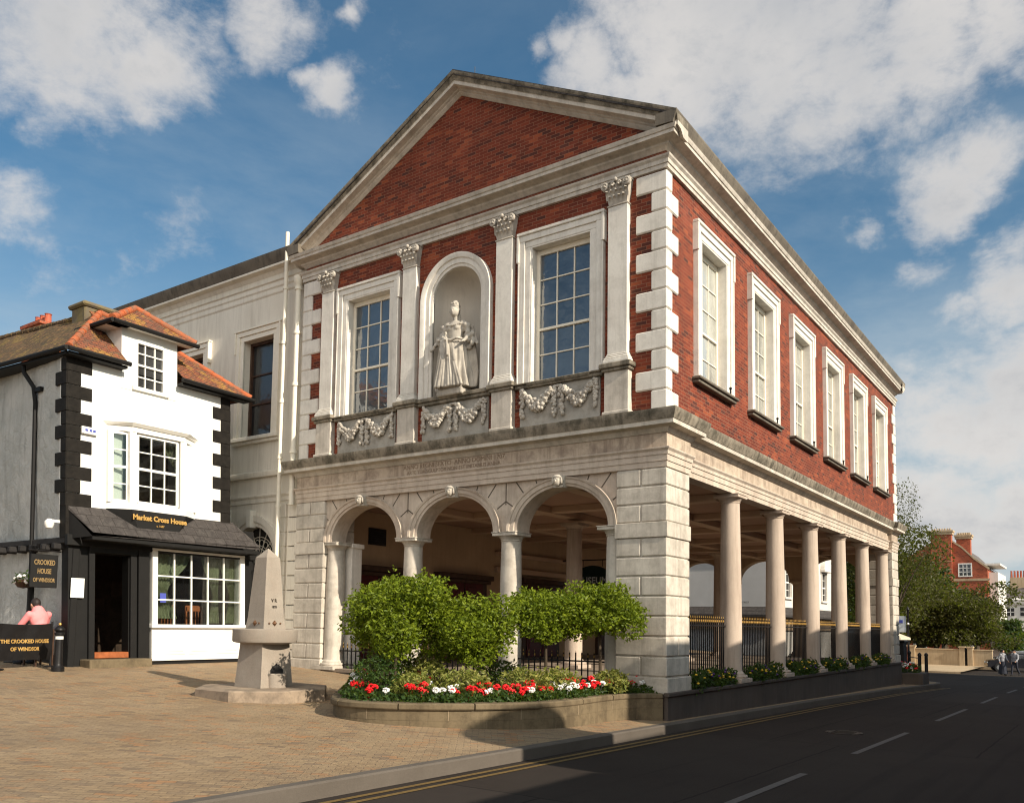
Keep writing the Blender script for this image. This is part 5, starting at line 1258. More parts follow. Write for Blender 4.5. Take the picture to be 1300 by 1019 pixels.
def lob(rr, c, rx, ry, rz, n=12):
    out = [(c[0], c[1], c[2], rx*.70, ry*.70, rz*.72)]
    for i in range(n):
        a = 2*pi*i/n+rr.uniform(-.3, .3); k = rr.uniform(.45, .66); out.append((c[0]+rx*k*cos(a), c[1]+ry*k*sin(a), c[2]+rz*rr.uniform(-.5, .45), rx*rr.uniform(.30, .46), ry*rr.uniform(.30, .46), rz*rr.uniform(.30, .50)))
    return out
rr = random.Random(5)
planter_tree((-3.4, -3.72), lob(rr, (-3.4, -3.72, 2.16), 1.0, 1.0, .90), 10500, 1, 'leafy standard tree nearest the granite fountain, the tallest crown of the four in the planter')
planter_tree((-2.5, -2.85), lob(rr, (-2.5, -2.85, 1.92), .92, .92, .80), 8600, 2, 'leafy standard tree in the planter, second from the granite fountain')
planter_tree((-1.65, -1.6), lob(rr, (-1.62, -1.55, 2.13), .86, .86, .62), 7800, 3, 'leafy standard tree in the planter, third from the granite fountain')
planter_tree((-.98, -.78), lob(rr, (-.98, -.80, 2.27), .98, .76, .62), 7800, 4, 'leafy standard tree standing in front of the rusticated corner pier')

def shrub(name, c, rx, ry, rz, n, mat, size, label, cat, group, seed):
    rr = random.Random(seed); t = thing(name, label, cat, (c[0], c[1], c[2]-rz), group)
    mb = MB(); leaves(mb, crown_points(rr, [(c[0], c[1], c[2], rx, ry, rz), (c[0]+rx*.4, c[1]-ry*.3, c[2]-rz*.1, rx*.6, ry*.6, rz*.8), (c[0]-rx*.4, c[1]+ry*.3, c[2]+rz*.1, rx*.6, ry*.6, rz*.8)], n, .3), size, rr, .45); mb.build('foliage', mat, t, recalc=False)
    mb = MB()
    for i in range(8): a = rr.uniform(0, 6.28); mb.tube([(c[0], c[1], c[2]-rz), (c[0]+rx*.6*cos(a), c[1]+ry*.6*sin(a), c[2]+rz*.5)], .008, 5, .004)
    mb.build('stems', 'bark', t)
for i, (x, y, rx, ry, rz, mt, lb) in enumerate([(-4.2, -3.0, .62, .55, .42, 'leafdark', 'low dark green shrub at the fountain end of the planter'), (-3.5, -2.9, .5, .5, .40, 'leafgold', 'yellow green shrub behind the tree nearest the fountain'),
        (-3.15, -4.45, .48, .40, .36, 'leafdark', 'dark green shrub at the foot of the tree nearest the fountain'), (-2.5, -4.3, .38, .35, .24, 'leafgold', 'cream and green variegated shrub between the first two planter trees'),
        (-1.9, -3.6, .45, .42, .27, 'leafgold', 'cream and green variegated shrub under the second planter tree'), (-1.35, -2.7, .5, .5, .28, 'leafgold', 'broad cream and green variegated shrub between the second and third planter trees'),
        (-1.2, -1.9, .42, .45, .26, 'leafgold', 'cream and green variegated shrub under the third planter tree'), (-.75, -.75, .34, .34, .24, 'leafgold', 'small variegated shrub at the foot of the corner pier'), (-2.6, -1.7, .6, .5, .3, 'leafdark', 'dark shrub behind the second planter tree'), (-2.9, -3.4, .5, .4, .33, 'leafgold', 'yellow green shrub between the first two planter trees, at the back')]):
    shrub('shrub', (x, y, .72+rz), rx, ry, rz, 900, mt, .085, lb, 'shrub', 'low shrubs in the planter', 50+i)

# geraniums: one red and one white plant, then copies along the front of the planter
def geranium(colr, seed, nh, label):
    rr = random.Random(seed); t = thing('geranium', label, 'flower', (0, 0, 0), colr+' geraniums in the planter', local=True)
    mb = MB(); leaves(mb, crown_points(rr, [(0, 0, .09, .17, .17, .11)], 150, .3), .07, rr, .9); mb.build('foliage', 'leafdark', t, recalc=False)
    for i in range(nh):
        a = rr.uniform(0, 6.28); q = rr.uniform(.03, .14); z = rr.uniform(.19, .27); mb = MB()
        mb.tube([(q*.3*cos(a), q*.3*sin(a), .05), (q*cos(a), q*sin(a), z)], .004, 4)
        for _ in range(26):
            v = Vector((rr.gauss(0, 1), rr.gauss(0, 1), rr.gauss(0, .8)+.3)).normalized()*.047; mb.ball((q*cos(a)+v.x, q*sin(a)+v.y, z+v.z*.8), .017, .017, .012, 6, 4)
        mb.build('flower_head', 'petalred' if colr == 'red' else 'petalwhite', t)
    return t
gr = geranium('red', 1, 3, 'bright red geranium growing along the edge of the stone planter'); gr2 = geranium('red', 4, 2, 'bright red geranium growing along the edge of the stone planter')
gw = geranium('white', 2, 2, 'white geranium growing along the edge of the stone planter')
first = {id(gr): 1, id(gr2): 1, id(gw): 1}
rr = random.Random(8); acc = 0; cnt = 0
def place(x, y, z, src):
    rz = rr.uniform(0, 6.28); s_ = rr.uniform(.85, 1.15)
    if first.get(id(src)): first[id(src)] = 0; src.location = (x, y, z); src.rotation_euler = (0, 0, rz); src.scale = (s_,)*3
    else: dup(src, (x, y, z), rz, s_)
dense = 0
for a, b in zip(PS[:-1], PS[1:]):
    L = math.dist(a, b); d = (Vector(b)-Vector(a)).normalized(); n = Vector((-d.y, d.x)); cc = Vector((-2.6, -1.9)); n = n if n.dot(cc-Vector(a)) > 0 else -n
    acc += L
    if b[0] < -5.9: break
    step = .155 if b[0] > -2.1 else (.42 if b[0] > -3.4 else .34)
    if acc >= step:
        acc = 0; cnt += 1; o = rr.uniform(.30, .42); src = (gr, gr, gr2, gw, gr, gr2, gr, gw)[cnt % 8] if rr.random() < .8 else gw
        p = Vector(b)+n*o; place(p.x, p.y, .70, src)
        if rr.random() < .55 and b[0] > -2.4: p = Vector(b)+n*(o+.24); place(p.x, p.y, .76, rr.choice([gr2, gw, gr]))
for x, y, s_ in ((-4.75, -3.3, gw), (-4.9, -3.05, gw), (-5.1, -2.85, gr2), (-4.45, -3.55, gw), (-5.0, -2.6, gr), (-5.25, -2.7, gw), (-3.75, -4.2, gw), (-2.8, -3.6, gr2), (-2.55, -3.9, gw), (-3.3, -3.3, gr2), (-3.1, -3.2, gw), (-1.6, -2.2, gw)): place(x, y, .80, s_)
# bedding leaves between them: nobody could count these
rr = random.Random(9); mb = MB(); pts = []
for a, b in zip(PS[:-1], PS[1:]):
    if b[0] < -6: continue
    for _ in range(int(math.dist(a, b)*420)):
        t = rr.random(); x, y = lerp(a[0], b[0], t), lerp(a[1], b[1], t); c = Vector((-2.6-x, -1.9-y)).normalized()*rr.uniform(.10, .75); pts.append(((x+c.x, y+c.y, .70+rr.uniform(0, .17)), 1))
leaves(mb, pts, .06, rr, .8); o = mb.build('bedding_leaves', 'leafdark', None, recalc=False); o['kind'] = 'stuff'; o['label'] = 'low green bedding leaves covering the soil behind the planter edge'; o['category'] = 'ground cover'

# planting between the side columns
def bed(y0, y1, seed, label):
    rr = random.Random(seed); t = thing('flower_clump', label, 'flower bed', (.0, (y0+y1)/2, .78), 'planting between the side columns')
    L = y1-y0; lb = [(-.06+rr.uniform(-.03, .05), lerp(y0, y1, (i+.5)/5), .90+rr.uniform(-.03, .06), .17, L/7, .19+rr.uniform(0, .07)) for i in range(5)]
    mb = MB(); leaves(mb, crown_points(rr, lb, 1500, .25), .085, rr, .5); mb.build('foliage', 'leafdark', t, recalc=False)
    for mt, nm, k in (('petalyellow', 'yellow_flower', 17), ('petalpurple', 'purple_flower', 9)):
        for _ in range(k):
            mb = MB()
            l = rr.choice(lb); v = Vector((rr.uniform(.1, 1), rr.gauss(0, .8), rr.uniform(.0, 1))).normalized(); mb.ball((l[0]+v.x*l[3]*1.05, l[1]+v.y*l[4], l[2]+v.z*l[5]), .03, .03, .02, 6, 4); mb.build(nm, mt, t)
names = ['nearest', 'second', 'third', 'fourth', 'fifth', 'sixth', 'farthest']
for i, (a, b) in enumerate(zip(ysd[:-1], ysd[1:])):
    a2 = a+(.42 if i else .05); b2 = b-.42
    if b2-a2 > .5: bed(a2, b2, 70+i, 'green clump with yellow and purple flowers on the plinth, %s from the corner pier' % names[i])

# ------------------------------------------------------------------ banner, bollard and seated man by the crooked house
gz = h_pave(-11.7, -5.8)
A_, B_ = Vector((-11.86, -5.38)), Vector((-11.52, -6.66)); dv = (B_-A_).normalized(); nv = Vector((dv.y, -dv.x)); nv = nv if nv.x > 0 else -nv
bn_ = thing('cafe_banner', 'black cafe windbreak banner with gold capitals strung between two posts outside the crooked house', 'banner', (A_.x, A_.y, gz))
mb = MB(); nu, nz = 26, 12; vs = []
for j in range(nz+1):
    for i in range(nu+1):
        u, v = i/nu, j/nz; p = A_+(B_-A_)*u; o = .03*sin(3.2*u+2*v)+.012*sin(14*u+5*v); z = gz+.16+.78*v-.03*sin(pi*u)*(1 if v > .5 else -.6); vs.append((p.x+nv.x*o, p.y+nv.y*o, z))
mb.add(vs, [(j*(nu+1)+i, j*(nu+1)+i+1, (j+1)*(nu+1)+i+1, (j+1)*(nu+1)+i) for j in range(nz) for i in range(nu)])
mb.build('fabric', plain('black_banner_vinyl', (.012, .011, .011), .3, var=.2), bn_, True)
mb = MB()
for tx, z, s_ in (('THE CROOKED HOUSE', .56, .108), ('OF WINDSOR', .40, .108)):
    vs, fs = textmesh(tx, s_, .003); vv = []
    for x, y, q in vs:
        t = .5-x/(B_-A_).length; p = A_+(B_-A_)*t; v_ = (z+y-.16)/.78; o = .03*sin(3.2*t+2*v_)+.012*sin(14*t+5*v_)+.006+q; vv.append((p.x+nv.x*o, p.y+nv.y*o, gz+z+y))
    mb.add(vv, fs)
mb.build('lettering', 'goldtext', bn_, recalc=False)
for p in (A_, B_): mb = MB(); mb.tube([(p.x, p.y, gz), (p.x, p.y, gz+.98)], .022, 8); mb.lathe((p.x, p.y, gz), [(.16, 0), (.16, .02), (.03, .04)], 14); mb.build('post', 'iron', bn_)
def bollard(name, x, y, z, h, label, band=True, r=.085, group=None):
    t = thing(name, label, 'bollard', (x, y, z), group); k = h/.95
    mb = MB(); mb.lathe((x, y, z), [(r*1.5, 0), (r*1.5, .08), (r*1.1, .12), (r, .16), (r*.88, .74*k), (r*1.15, .76*k), (r*1.15, .79*k), (r*.8, .81*k), (r*1.25, .85*k), (r*1.2, .88*k), (r*.6, .93*k), (0, .95*k)], 16); mb.build('body', 'iron', t, True)
    if band: mb = MB(); mb.lathe((x, y, z), [(r*.93, .66*k), (r*.92, .72*k)], 16); mb.build('white_band', 'paper', t, True)
    mb = MB(); mb.ball((x, y, z+h+.02), .03); mb.build('finial', 'gold' if band else 'iron', t)
bollard('bollard', -11.0, -5.66, h_pave(-11, -5.6), .95, 'black iron bollard with a white band beside the cafe banner')
def person(name, label, loc, yaw, pose, colors, s=1., extra=None):
    """pose: dict of joint positions in a standing frame (facing -Y)"""
    t = thing(name, label, 'person', loc); T = tf(loc, yaw, s); J = pose
    body = MB(T)
    body.ball(J['head'], .078, .095, .115, 14, 10); body.ball((J['head'][0], J['head'][1]-.05, J['head'][2]-.05), .05, .05, .055); body.ball((J['head'][0], J['head'][1]-.10, J['head'][2]-.02), .014, .02, .024, 8, 6)
    for q in (-1, 1): body.ball((J['head'][0]+q*.08, J['head'][1]+.005, J['head'][2]-.01), .014, .022, .032, 8, 6); body.ball((J['head'][0]+q*.03, J['head'][1]-.085, J['head'][2]+.015), .016, .012, .01, 6, 5)
    body.limb(J['neck'], (J['head'][0], J['head'][1]+.01, J['head'][2]-.06), .055, .052); body.limb(J['neck'], J['hip'], .11, .12)
    for q in 'LR':
        body.limb(J['sh'+q], J['el'+q], .045, .038); body.limb(J['el'+q], J['wr'+q], .036, .026)
        w = Vector(J['wr'+q]); d = (w-Vector(J['el'+q])).normalized(); p = w+d*.05; body.limb(w, p, .026, .032); side = Vector((1, 0, 0))
        for f_ in range(4): b = p+side*(f_-1.5)*.017; m = b+d*(.04+.006*(f_ in (1, 2))); body.limb(b, m, .009, .008, 6); body.limb(m, m+d*.022+Vector((0, -.012, -.012)), .008, .006, 6)
        th = w+d*.02+side*(.03 if q == 'R' else -.03); body.limb(th, th+d*.035+side*(.02 if q == 'R' else -.02), .010, .008, 6)
        body.limb(J['hp'+q], J['kn'+q], .075, .052); body.limb(J['kn'+q], J['an'+q], .05, .035)
    fuse(body, 'body', 'skin', t, .012, 2)
    sh = MB(T); sh.limb(J['neck'], ((J['neck'][0]+J['hip'][0])/2, (J['neck'][1]+J['hip'][1])/2, (J['neck'][2]+J['hip'][2])/2), .125, .145); c = J['chest']; sh.ball(c, .19, .125, .20, 14, 10); sh.ball(J['belly'], .165, .125, .20, 14, 10); sh.ball(J['hip'], .175, .13, .11, 14, 8)
    for q in 'LR': sh.limb(J['sh'+q], J['el'+q], .068, .058); sh.limb(c, J['sh'+q], .10, .072); e, w = Vector(J['el'+q]), Vector(J['wr'+q]); sh.limb(e, e.lerp(w, .85 if colors.get('long', 1) else .1), .056, .042)
    fuse(sh, 'shirt', colors['top'], t, .014, 4)
    tr = MB(T); tr.ball((J['hip'][0], J['hip'][1], J['hip'][2]-.04), .17, .135, .12, 14, 8)
    for q in 'LR': tr.limb(J['hp'+q], J['kn'+q], .092, .068); tr.limb(J['kn'+q], J['an'+q], .066, .055)
    if colors.get('skirt'): tr.lathe((J['hip'][0], J['hip'][1], 0), [(.17, J['hip'][2]), (.22, .6), (.28, .2), (.30, .12)], 20)
    fuse(tr, 'trousers', colors['leg'], t, .014, 3)
    h = MB(T); h.ball((J['head'][0], J['head'][1]+.018, J['head'][2]+.028), .088, .10, .105, 14, 10); h.ball((J['head'][0], J['head'][1]+.06, J['head'][2]-.02), .07, .05, .07)
    if colors.get('longhair'): h.ball((J['head'][0], J['head'][1]+.075, J['head'][2]-.13), .075, .045, .14)
    fuse(h, 'hair', 'hair', t, .012, 2)
    f = MB(T)
    for q in 'LR': a = J['an'+q]; f.ball((a[0], a[1]-.07, a[2]-.04), .045, .13, .045, 12, 8); f.ball((a[0], a[1], a[2]-.01), .045, .05, .06)
    fuse(f, 'shoes', 'black', t, .012, 2); return t, T
sit = dict(head=(0, -.17, 1.20), neck=(0, -.07, 1.06), chest=(0, -.02, .92), belly=(0, .03, .70), hip=(0, .05, .56), shL=(-.20, -.04, 1.00), shR=(.20, -.04, 1.00), elL=(-.27, -.20, .78), elR=(.27, -.20, .78), wrL=(-.12, -.42, .78), wrR=(.12, -.42, .78), hpL=(-.10, .02, .50), hpR=(.10, .02, .50), knL=(-.14, -.42, .50), knR=(.14, -.42, .50), anL=(-.13, -.36, .09), anR=(.13, -.36, .09))
yw = atan2(-.87, -.5)+pi/2
PX, PY = -12.12, -5.52
person('person', 'man in a pink shirt seated with his back turned behind the cafe banner', (PX, PY, h_pave(PX, PY)), -pi/2+.15, sit, dict(top='pinkshirt', leg='trousers'), 1.1)
ch = thing('cafe_chair', 'dark cafe chair the man in the pink shirt sits on', 'chair', (PX, PY, h_pave(PX, PY))); Tc = tf((PX, PY, h_pave(PX, PY)), -pi/2+.15)
mb = MB(Tc); mb.box(-.21, .21, -.2, .22, .41, .44, .01); mb.build('seat', 'brownwood', ch)
for x in (-.19, .19):
    for y in (-.18, .20): mb = MB(Tc); mb.box(x-.018, x+.018, y-.018, y+.018, 0, .41 if y < 0 else .80); mb.build('leg', 'brownwood', ch)
mb = MB(Tc); mb.box(-.17, .17, .19, .21, .62, .78, .008); mb.build('backrest', 'brownwood', ch)
ct = thing('cafe_table', 'small round dark cafe table in front of the seated man', 'table', (-12.85, -5.62, h_pave(-12.85, -5.6))); 
mb = MB(); mb.lathe((-12.95, -5.62, h_pave(-12.9, -5.6)+.72), [(0, -.02), (.3, -.02), (.31, 0), (.3, .02), (0, .02)], 24); mb.build('table_top', 'brownwood', ct)
mb = MB(); mb.tube([(-12.95, -5.62, h_pave(-12.9, -5.6)), (-12.95, -5.62, h_pave(-12.9, -5.6)+.72)], .03, 8); mb.lathe((-12.95, -5.62, h_pave(-12.9, -5.6)), [(.22, 0), (.22, .02), (.04, .05)], 16); mb.build('pedestal', 'iron', ct)

# ------------------------------------------------------------------ white building beyond the arcade (seen through it)
wb = thing('white_house', 'white rendered house seen through the open arcade, with sash windows under curved hoods', 'house', (-12, 31, 0))
mb = MB(); wall_rects(mb, -22, -7.75, [(-14.0, -12.9, 3.75, 5.4), (-18, -16.9, 3.75, 5.4)], 0, 6.9, -.3, 0); mb.v = [(x, 31-y, z) for x, y, z in mb.v]; mb.build('front_wall', stone('shaded_white_render', (.60, .59, .57), (.52, .51, .49), bump=.05), wb)  # front render greyed to carry the shade of this face
mb = MB(); hs = [(32.6, 33.6, 3.7, 5.4), (36.2, 37.2, 3.7, 5.4), (40, 41, 3.7, 5.4)]; wall_rects(mb, 31, 43.5, hs, 0, 6.9, -.3, 0); mb.v = [(-7.75+y, x, z) for x, y, z in mb.v]; mb.build('side_wall', 'farwhite', wb)
mb = MB(); mb.box(-22, -8.1, 31.35, 43.3, 0, 6.8); mb.build('core', 'interior', wb)
mb = MB(); mb.sweep([(-22, 31), (-7.75, 31), (-7.75, 43.5)], [(-.2, 6.9), (.12, 6.9), (.2, 7.0), (.35, 7.05), (.35, 7.2), (-.2, 7.25)]); mb.build('cornice', 'farwhite', wb)
mb = MB(); mb.sweep([(-22, 31), (-7.75, 31), (-7.75, 43.5)], [(.0, 2.75), (.55, 2.6), (.55, 2.72), (.0, 3.15)]); mb.build('shop_canopy', 'slate', wb)
mb = MB(); mb.box(-22, -7.6, 30.85, 30.98, 1.9, 2.6); mb.box(-7.74, -7.6, 30.9, 43, 1.9, 2.6); mb.build('fascia', 'innerwall', wb)
for T_, c in ((lambda u, n, z: (u, 31-n, z), -13.45), (lambda u, n, z: (u, 31-n, z), -17.45), (lambda u, n, z: (-7.75+n, u, z), 33.1), (lambda u, n, z: (-7.75+n, u, z), 36.7), (lambda u, n, z: (-7.75+n, u, z), 40.5)):
    mb = MB(T_); mb.box(c-.65, c-.54, -.1, .06, 3.7, 5.5); mb.box(c+.54, c+.65, -.1, .06, 3.7, 5.5); mb.box(c-.7, c+.7, -.1, .12, 3.6, 3.72, .01); mb.box(c-.75, c+.75, 0, .3, 5.5, 5.7, .03); mb.lathe((c, 0, 5.7), [(.72, 0), (.70, .25), (0, .27)], 20, 'y', 0, pi); w_ = mb.build('window', 'farwhite', wb)
    mb = MB(T_); mb.box(c-.55, c+.55, -.16, -.12, 3.7, 5.45); mb.build('pane', 'glassdark', w_)
    mb = MB(T_); mb.box(c-.02, c+.02, -.12, -.08, 3.72, 5.45); mb.box(c-.55, c+.55, -.12, -.06, 4.5, 4.58); mb.box(c-.55, c+.55, -.12, -.09, 4.1, 4.13); mb.box(c-.55, c+.55, -.12, -.09, 5.0, 5.03); mb.build('sash', 'white', w_)
mb = MB(); put_text(mb, 'QUEEN CHARLOTTE STREET', .13, (-10.0, 30.95, 3.38), (1, 0, 0), (0, 0, 1), (0, -1, 0)); nm = mb.build('street_nameplate', 'blackmatte', wb, recalc=False)

# ------------------------------------------------------------------ trees beyond
def tree(name, base, h, spread, seed, mat, lsize, n, label, group, th=.3, lobes=None):
    rr = random.Random(seed); x, y, z = base; t = thing(name, label, 'tree', base, group)
    mb = MB(); mb.tube([(x, y, z-.3), (x+.1, y, z+h*.3), (x-.1, y+.1, z+h*.6)], th, 9, th*.5)
    lobes = lobes or [(x+spread*rr.uniform(.15, .62)*cos(a), y+spread*rr.uniform(.15, .62)*sin(a), z+h*rr.uniform(.40, .86), spread*rr.uniform(.26, .46), spread*rr.uniform(.26, .46), h*rr.uniform(.11, .19)) for a in [rr.uniform(0, 6.28) for _ in range(15)]]
    for l in lobes[:12]: mb.tube([(x, y, z+h*.28), ((x+l[0])/2, (y+l[1])/2, (z+h*.3+l[2])/2+.2), (l[0], l[1], l[2])], th*.35, 6, th*.08)
    mb.build('trunk', 'bark', t, True); mb = MB(); pts = crown_points(rr, lobes, n, .35); leaves(mb, pts, lsize, rr, .6, .15); mb.build('crown', mat, t, recalc=False)
def at(k, dY): return (6.745+k*dY, -14.94+dY)
RY = -1.0
tree('broad_tree', (*at(-.205, 66), -.7), 11.0, 5.0, 1, 'leafoldgreen', .24, 12000, 'broad olive green tree just behind the far end of the hall', 'trees behind the garden wall')
tree('broad_tree', (*at(-.165, 84), RY), 8.2, 5.4, 2, 'leafoldgreen', .26, 11000, 'olive green tree under the left side of the far red brick house', 'trees behind the garden wall', lobes=None)
tree('broad_tree', (*at(-.127, 86), RY), 7.2, 5.0, 3, 'leafoldgreen', .26, 11000, 'wide olive green tree below the small window of the far red brick house', 'trees behind the garden wall')
tree('broad_tree', (*at(-.113, 90), RY), 6.2, 3.2, 6, 'leafoldgreen', .26, 5000, 'olive green tree at the right end of the garden wall', 'trees behind the garden wall')
tree('dark_tree', (*at(-.088, 100), RY-.4), 5.0, 2.2, 4, 'leafdeep', .36, 4500, 'dark green tree beside the far white terrace', 'trees by the far white terrace')
tree('dark_tree', (*at(-.079, 108), RY-.4), 3.4, 1.2, 9, 'leafdeep', .36, 2500, 'small dark green tree in front of the far white terrace', 'trees by the far white terrace')
tree('thin_tree', (*at(-.188, 60), -.6), 12.8, 3.6, 12, 'leafoldgreen', .13, 8000, 'tall thinly leaved tree rising above the far corner of the hall roofline', 'trees behind the garden wall', th=.22)
tree('broad_tree', (*at(-.255, 92), -.9), 8.5, 5, 14, 'leafoldgreen', .36, 4500, 'green tree seen between the side columns of the hall', 'trees behind the garden wall')
tree('broad_tree', (*at(-.225, 78), -.9), 9.5, 5, 15, 'leafdeep', .36, 4500, 'dark green tree seen past the farthest side columns', 'trees behind the garden wall')
tree('broad_tree', (*at(-.126, 85), RY), 5.4, 4.4, 31, 'leafoldgreen', .24, 7000, 'low dense olive tree just behind the garden wall gate', 'trees behind the garden wall')
tree('broad_tree', (*at(-.150, 85), RY), 5.8, 4.4, 32, 'leafoldgreen', .24, 7000, 'low dense olive tree behind the left half of the garden wall', 'trees behind the garden wall')
tree('dark_tree', (*at(-.142, 95), RY), 10.0, 3.0, 21, 'leafdeep', .4, 2200, 'dark feathery tree against the gable of the far red brick house', 'trees behind the garden wall')

# garden wall across the junction
gw_ = thing('garden_wall', 'long low cream garden wall with stone piers and a dark gate across the junction', 'wall', (-6, 66, -1))
mb = MB()
for x0, x1 in ((-20, -7.9), (-7.2, -3.4), (-2.75, -1.2)): mb.box(x0, x1, 66, 66.3, -1.2, .42, .01); mb.box(x0-.03, x1+.03, 65.95, 66.35, .42, .52, .02); mb.box(x0, x1, 65.93, 66, -1.2, -.85)
mb.build('wall', 'garden', gw_)
mb = MB()
for x in (-7.9, -7.15, -3.4, -2.8): mb.box(x-.2, x+.2, 65.85, 66.4, -1.2, .62, .01); mb.box(x-.26, x+.26, 65.8, 66.45, .62, .74, .02)
mb.build('pier', 'garden', gw_)
mb = MB(); mb.box(-3.25, -2.9, 66.1, 66.16, -1.0, .6)
for i in range(7): mb.box(-7.65+i*.09, -7.63+i*.09, 66.1, 66.14, -1.0, .55)
mb.build('gate', 'iron', gw_)
# red brick house
FZ0 = -1.2
rb = thing('red_brick_house', 'tall red brick gabled house with two broad chimney stacks behind the garden trees', 'house', (-6.5, 84, FZ0))
gx0, gx1, gy = -12.2, -3.2, 84.0; ap = (-8.9, 11.6)
mb = MB(); gp = [(gx0, FZ0), (gx1, FZ0), (gx1, 8.3), (-4.4, 9.3), (-5.5, 10.5), (-6.3, 11.1), (-8.4, 11.1), (gx0, 8.6)]; mb.prism(gp, gy, gy+.5, 'y'); mb.box(gx1-.3, gx1, gy+.5, gy+14, FZ0, 8.3); mb.build('gable_wall', 'brickfar', rb)
mb = MB(); mb.add([(gx0-.2, gy+.51, 8.55), (-8.4, gy+.51, 11.2), (-6.3, gy+.51, 11.2), (gx1+.2, gy+.51, 8.3), (gx0-.2, gy+14, 8.55), (-8.4, gy+14, 11.2), (-6.3, gy+14, 11.2), (gx1+.2, gy+14, 8.3)], [(0, 1, 5, 4), (1, 2, 6, 5)])
for (xa, za), (xb, zb2) in (((-6.3, 11.2), (-5.5, 10.6)), ((-5.5, 10.6), (-4.4, 9.4)), ((-4.4, 9.4), (gx1+.1, 8.4))): mb.add([(xa, gy+.45, za), (xb, gy+.45, zb2), (xb, gy+14, zb2), (xa, gy+14, za), (xa, gy+.45, za-.2), (xb, gy+.45, zb2-.2), (xb, gy+14, zb2-.2), (xa, gy+14, za-.2)], [(0, 1, 2, 3), (4, 5, 6, 7), (0, 1, 5, 4)])
mb.build('roof', 'farslate', rb)
for x0, x1, zt_, y in ((-8.25, -6.35, 12.25, gy-.35), (-6.2, -4.9, 11.95, gy+2)):
    mb = MB(); mb.box(x0, x1, y, y+.9, 6.2, zt_-.35); o = mb.build('chimney_stack', 'brickfar', rb)
    mb = MB(); mb.box(x0-.12, x1+.12, y-.12, y+1.02, zt_-.35, zt_-.1); mb.box(x0-.2, x1+.2, y-.2, y+1.1, zt_-.1, zt_+.08)
    for i in range(8): mb.lathe((lerp(x0, x1, (i+.5)/8), y+.45, zt_+.08), [(.1, 0), (.08, .25)], 8)
    mb.build('chimney_cap', 'garden', o)
mb = MB(); mb.box(-6.6, -3.1, gy-.06, gy-.001, 7.1, 7.35); 
for zc_ in (7.45, 8.3, 9.1): mb.box(-8.3, -6.3, gy-.41, gy-.351, zc_, zc_+.05)
mb.prism([(gx1+.15, 8.2), (gx1+.15, 8.45), (-4.4, 9.5), (-5.5, 10.7), (-6.3, 11.3), (-6.3, 11.1), (-5.5, 10.5), (-4.4, 9.3)], gy-.08, gy-.001, 'y'); mb.build('stone_band', 'garden', rb)
def small_window(par, x, z, w_, h, y, name='window'):
    mb = MB(); mb.box(x-w_/2-.12, x+w_/2+.12, y-.10, y-.001, z-.12, z); mb.box(x-w_/2-.1, x-w_/2, y-.07, y-.001, z, z+h); mb.box(x+w_/2, x+w_/2+.1, y-.07, y-.001, z, z+h); mb.box(x-w_/2-.1, x+w_/2+.1, y-.07, y-.001, z+h, z+h+.12)
    for i in (1, 2): mb.box(lerp(x-w_/2, x+w_/2, i/3)-.03, lerp(x-w_/2, x+w_/2, i/3)+.03, y-.05, y-.012, z, z+h)
    for i in (1, 2): mb.box(x-w_/2, x+w_/2, y-.05, y-.014, lerp(z, z+h, i/3)-.03, lerp(z, z+h, i/3)+.03)
    o = mb.build(name, 'white', par); mb = MB(); mb.box(x-w_/2, x+w_/2, y-.012, y-.004, z, z+h); mb.build('pane', 'glassdark', o)
small_window(rb, -5.2, 7.65, 1.05, 1.15, gy); small_window(rb, -9.5, .0, 1.1, 1.8, gy); small_window(rb, -5.0, -.2, 1.6, 2.2, gy)
mb = MB(); mb.box(-3.19, -2.4, gy+1, gy+9, FZ0, 8.0); mb.box(-4.2, -2.3, gy+2.2, gy+9, 8.8, 9.0); o = mb.build('side_extension', 'farwhite', rb)
# white terrace far away
wt = thing('white_terrace', 'far white stuccoed terrace with a bowed front, grey roofs and red chimney pots', 'terrace', (2, 130, -2))
ty = 128.; tx0 = -7.8
mb = MB(); pts = [(tx0+ .0, ty+4)]+[(tx0+3.0*(1-cos(pi*i/16*.5)), ty+4-4*sin(pi*i/16*.5)) for i in range(1, 17)]+[(16, ty), (16, ty+9), (tx0, ty+9)]
mb.prism(pts, -2.6, 6.8); mb.build('wall', 'farwhite', wt)
mb = MB(); mb.sweep(pts[:-2], [(-.1, 5.9), (.2, 5.9), (.3, 6.1), (.35, 6.6), (.1, 6.7), (-.1, 6.9)]); mb.sweep(pts[:-2], [(0, 2.2), (.12, 2.2), (.12, 2.45), (0, 2.5)]); mb.build('cornice', 'farwhite', wt)
mb = MB(); mb.add([(tx0, ty+9, 6.8), (tx0+.6, ty+1.5, 6.8), (17, ty-.2, 6.8), (17, ty+9, 6.8), (tx0+3.5, ty+6, 9.6), (17, ty+5, 10.0)], [(0, 1, 4), (1, 2, 5, 4), (0, 4, 5, 3), (2, 3, 5)]); mb.build('roof', 'farslate', wt)
mb = MB(); mb.box(-5.2, -2.6, ty+4, ty+5.2, 7, 10.0, .02); mb.box(-.9, 1.7, ty+3.4, ty+4.6, 7, 10.0, .02); mb.box(4, 6.5, ty+3.4, ty+4.6, 7, 10.0, .02); o = mb.build('chimney_stack', 'garden', wt)
mb = MB()
for x0 in (-5.0, -.7, 4.2):
    for i in range(6): mb = MB(); mb.lathe((x0+i*.4, ty+4.3, 9.98), [(.16, 0), (.12, .9), (.15, 1.0)], 8); mb.build('chimney_pot', 'terracotta', o)
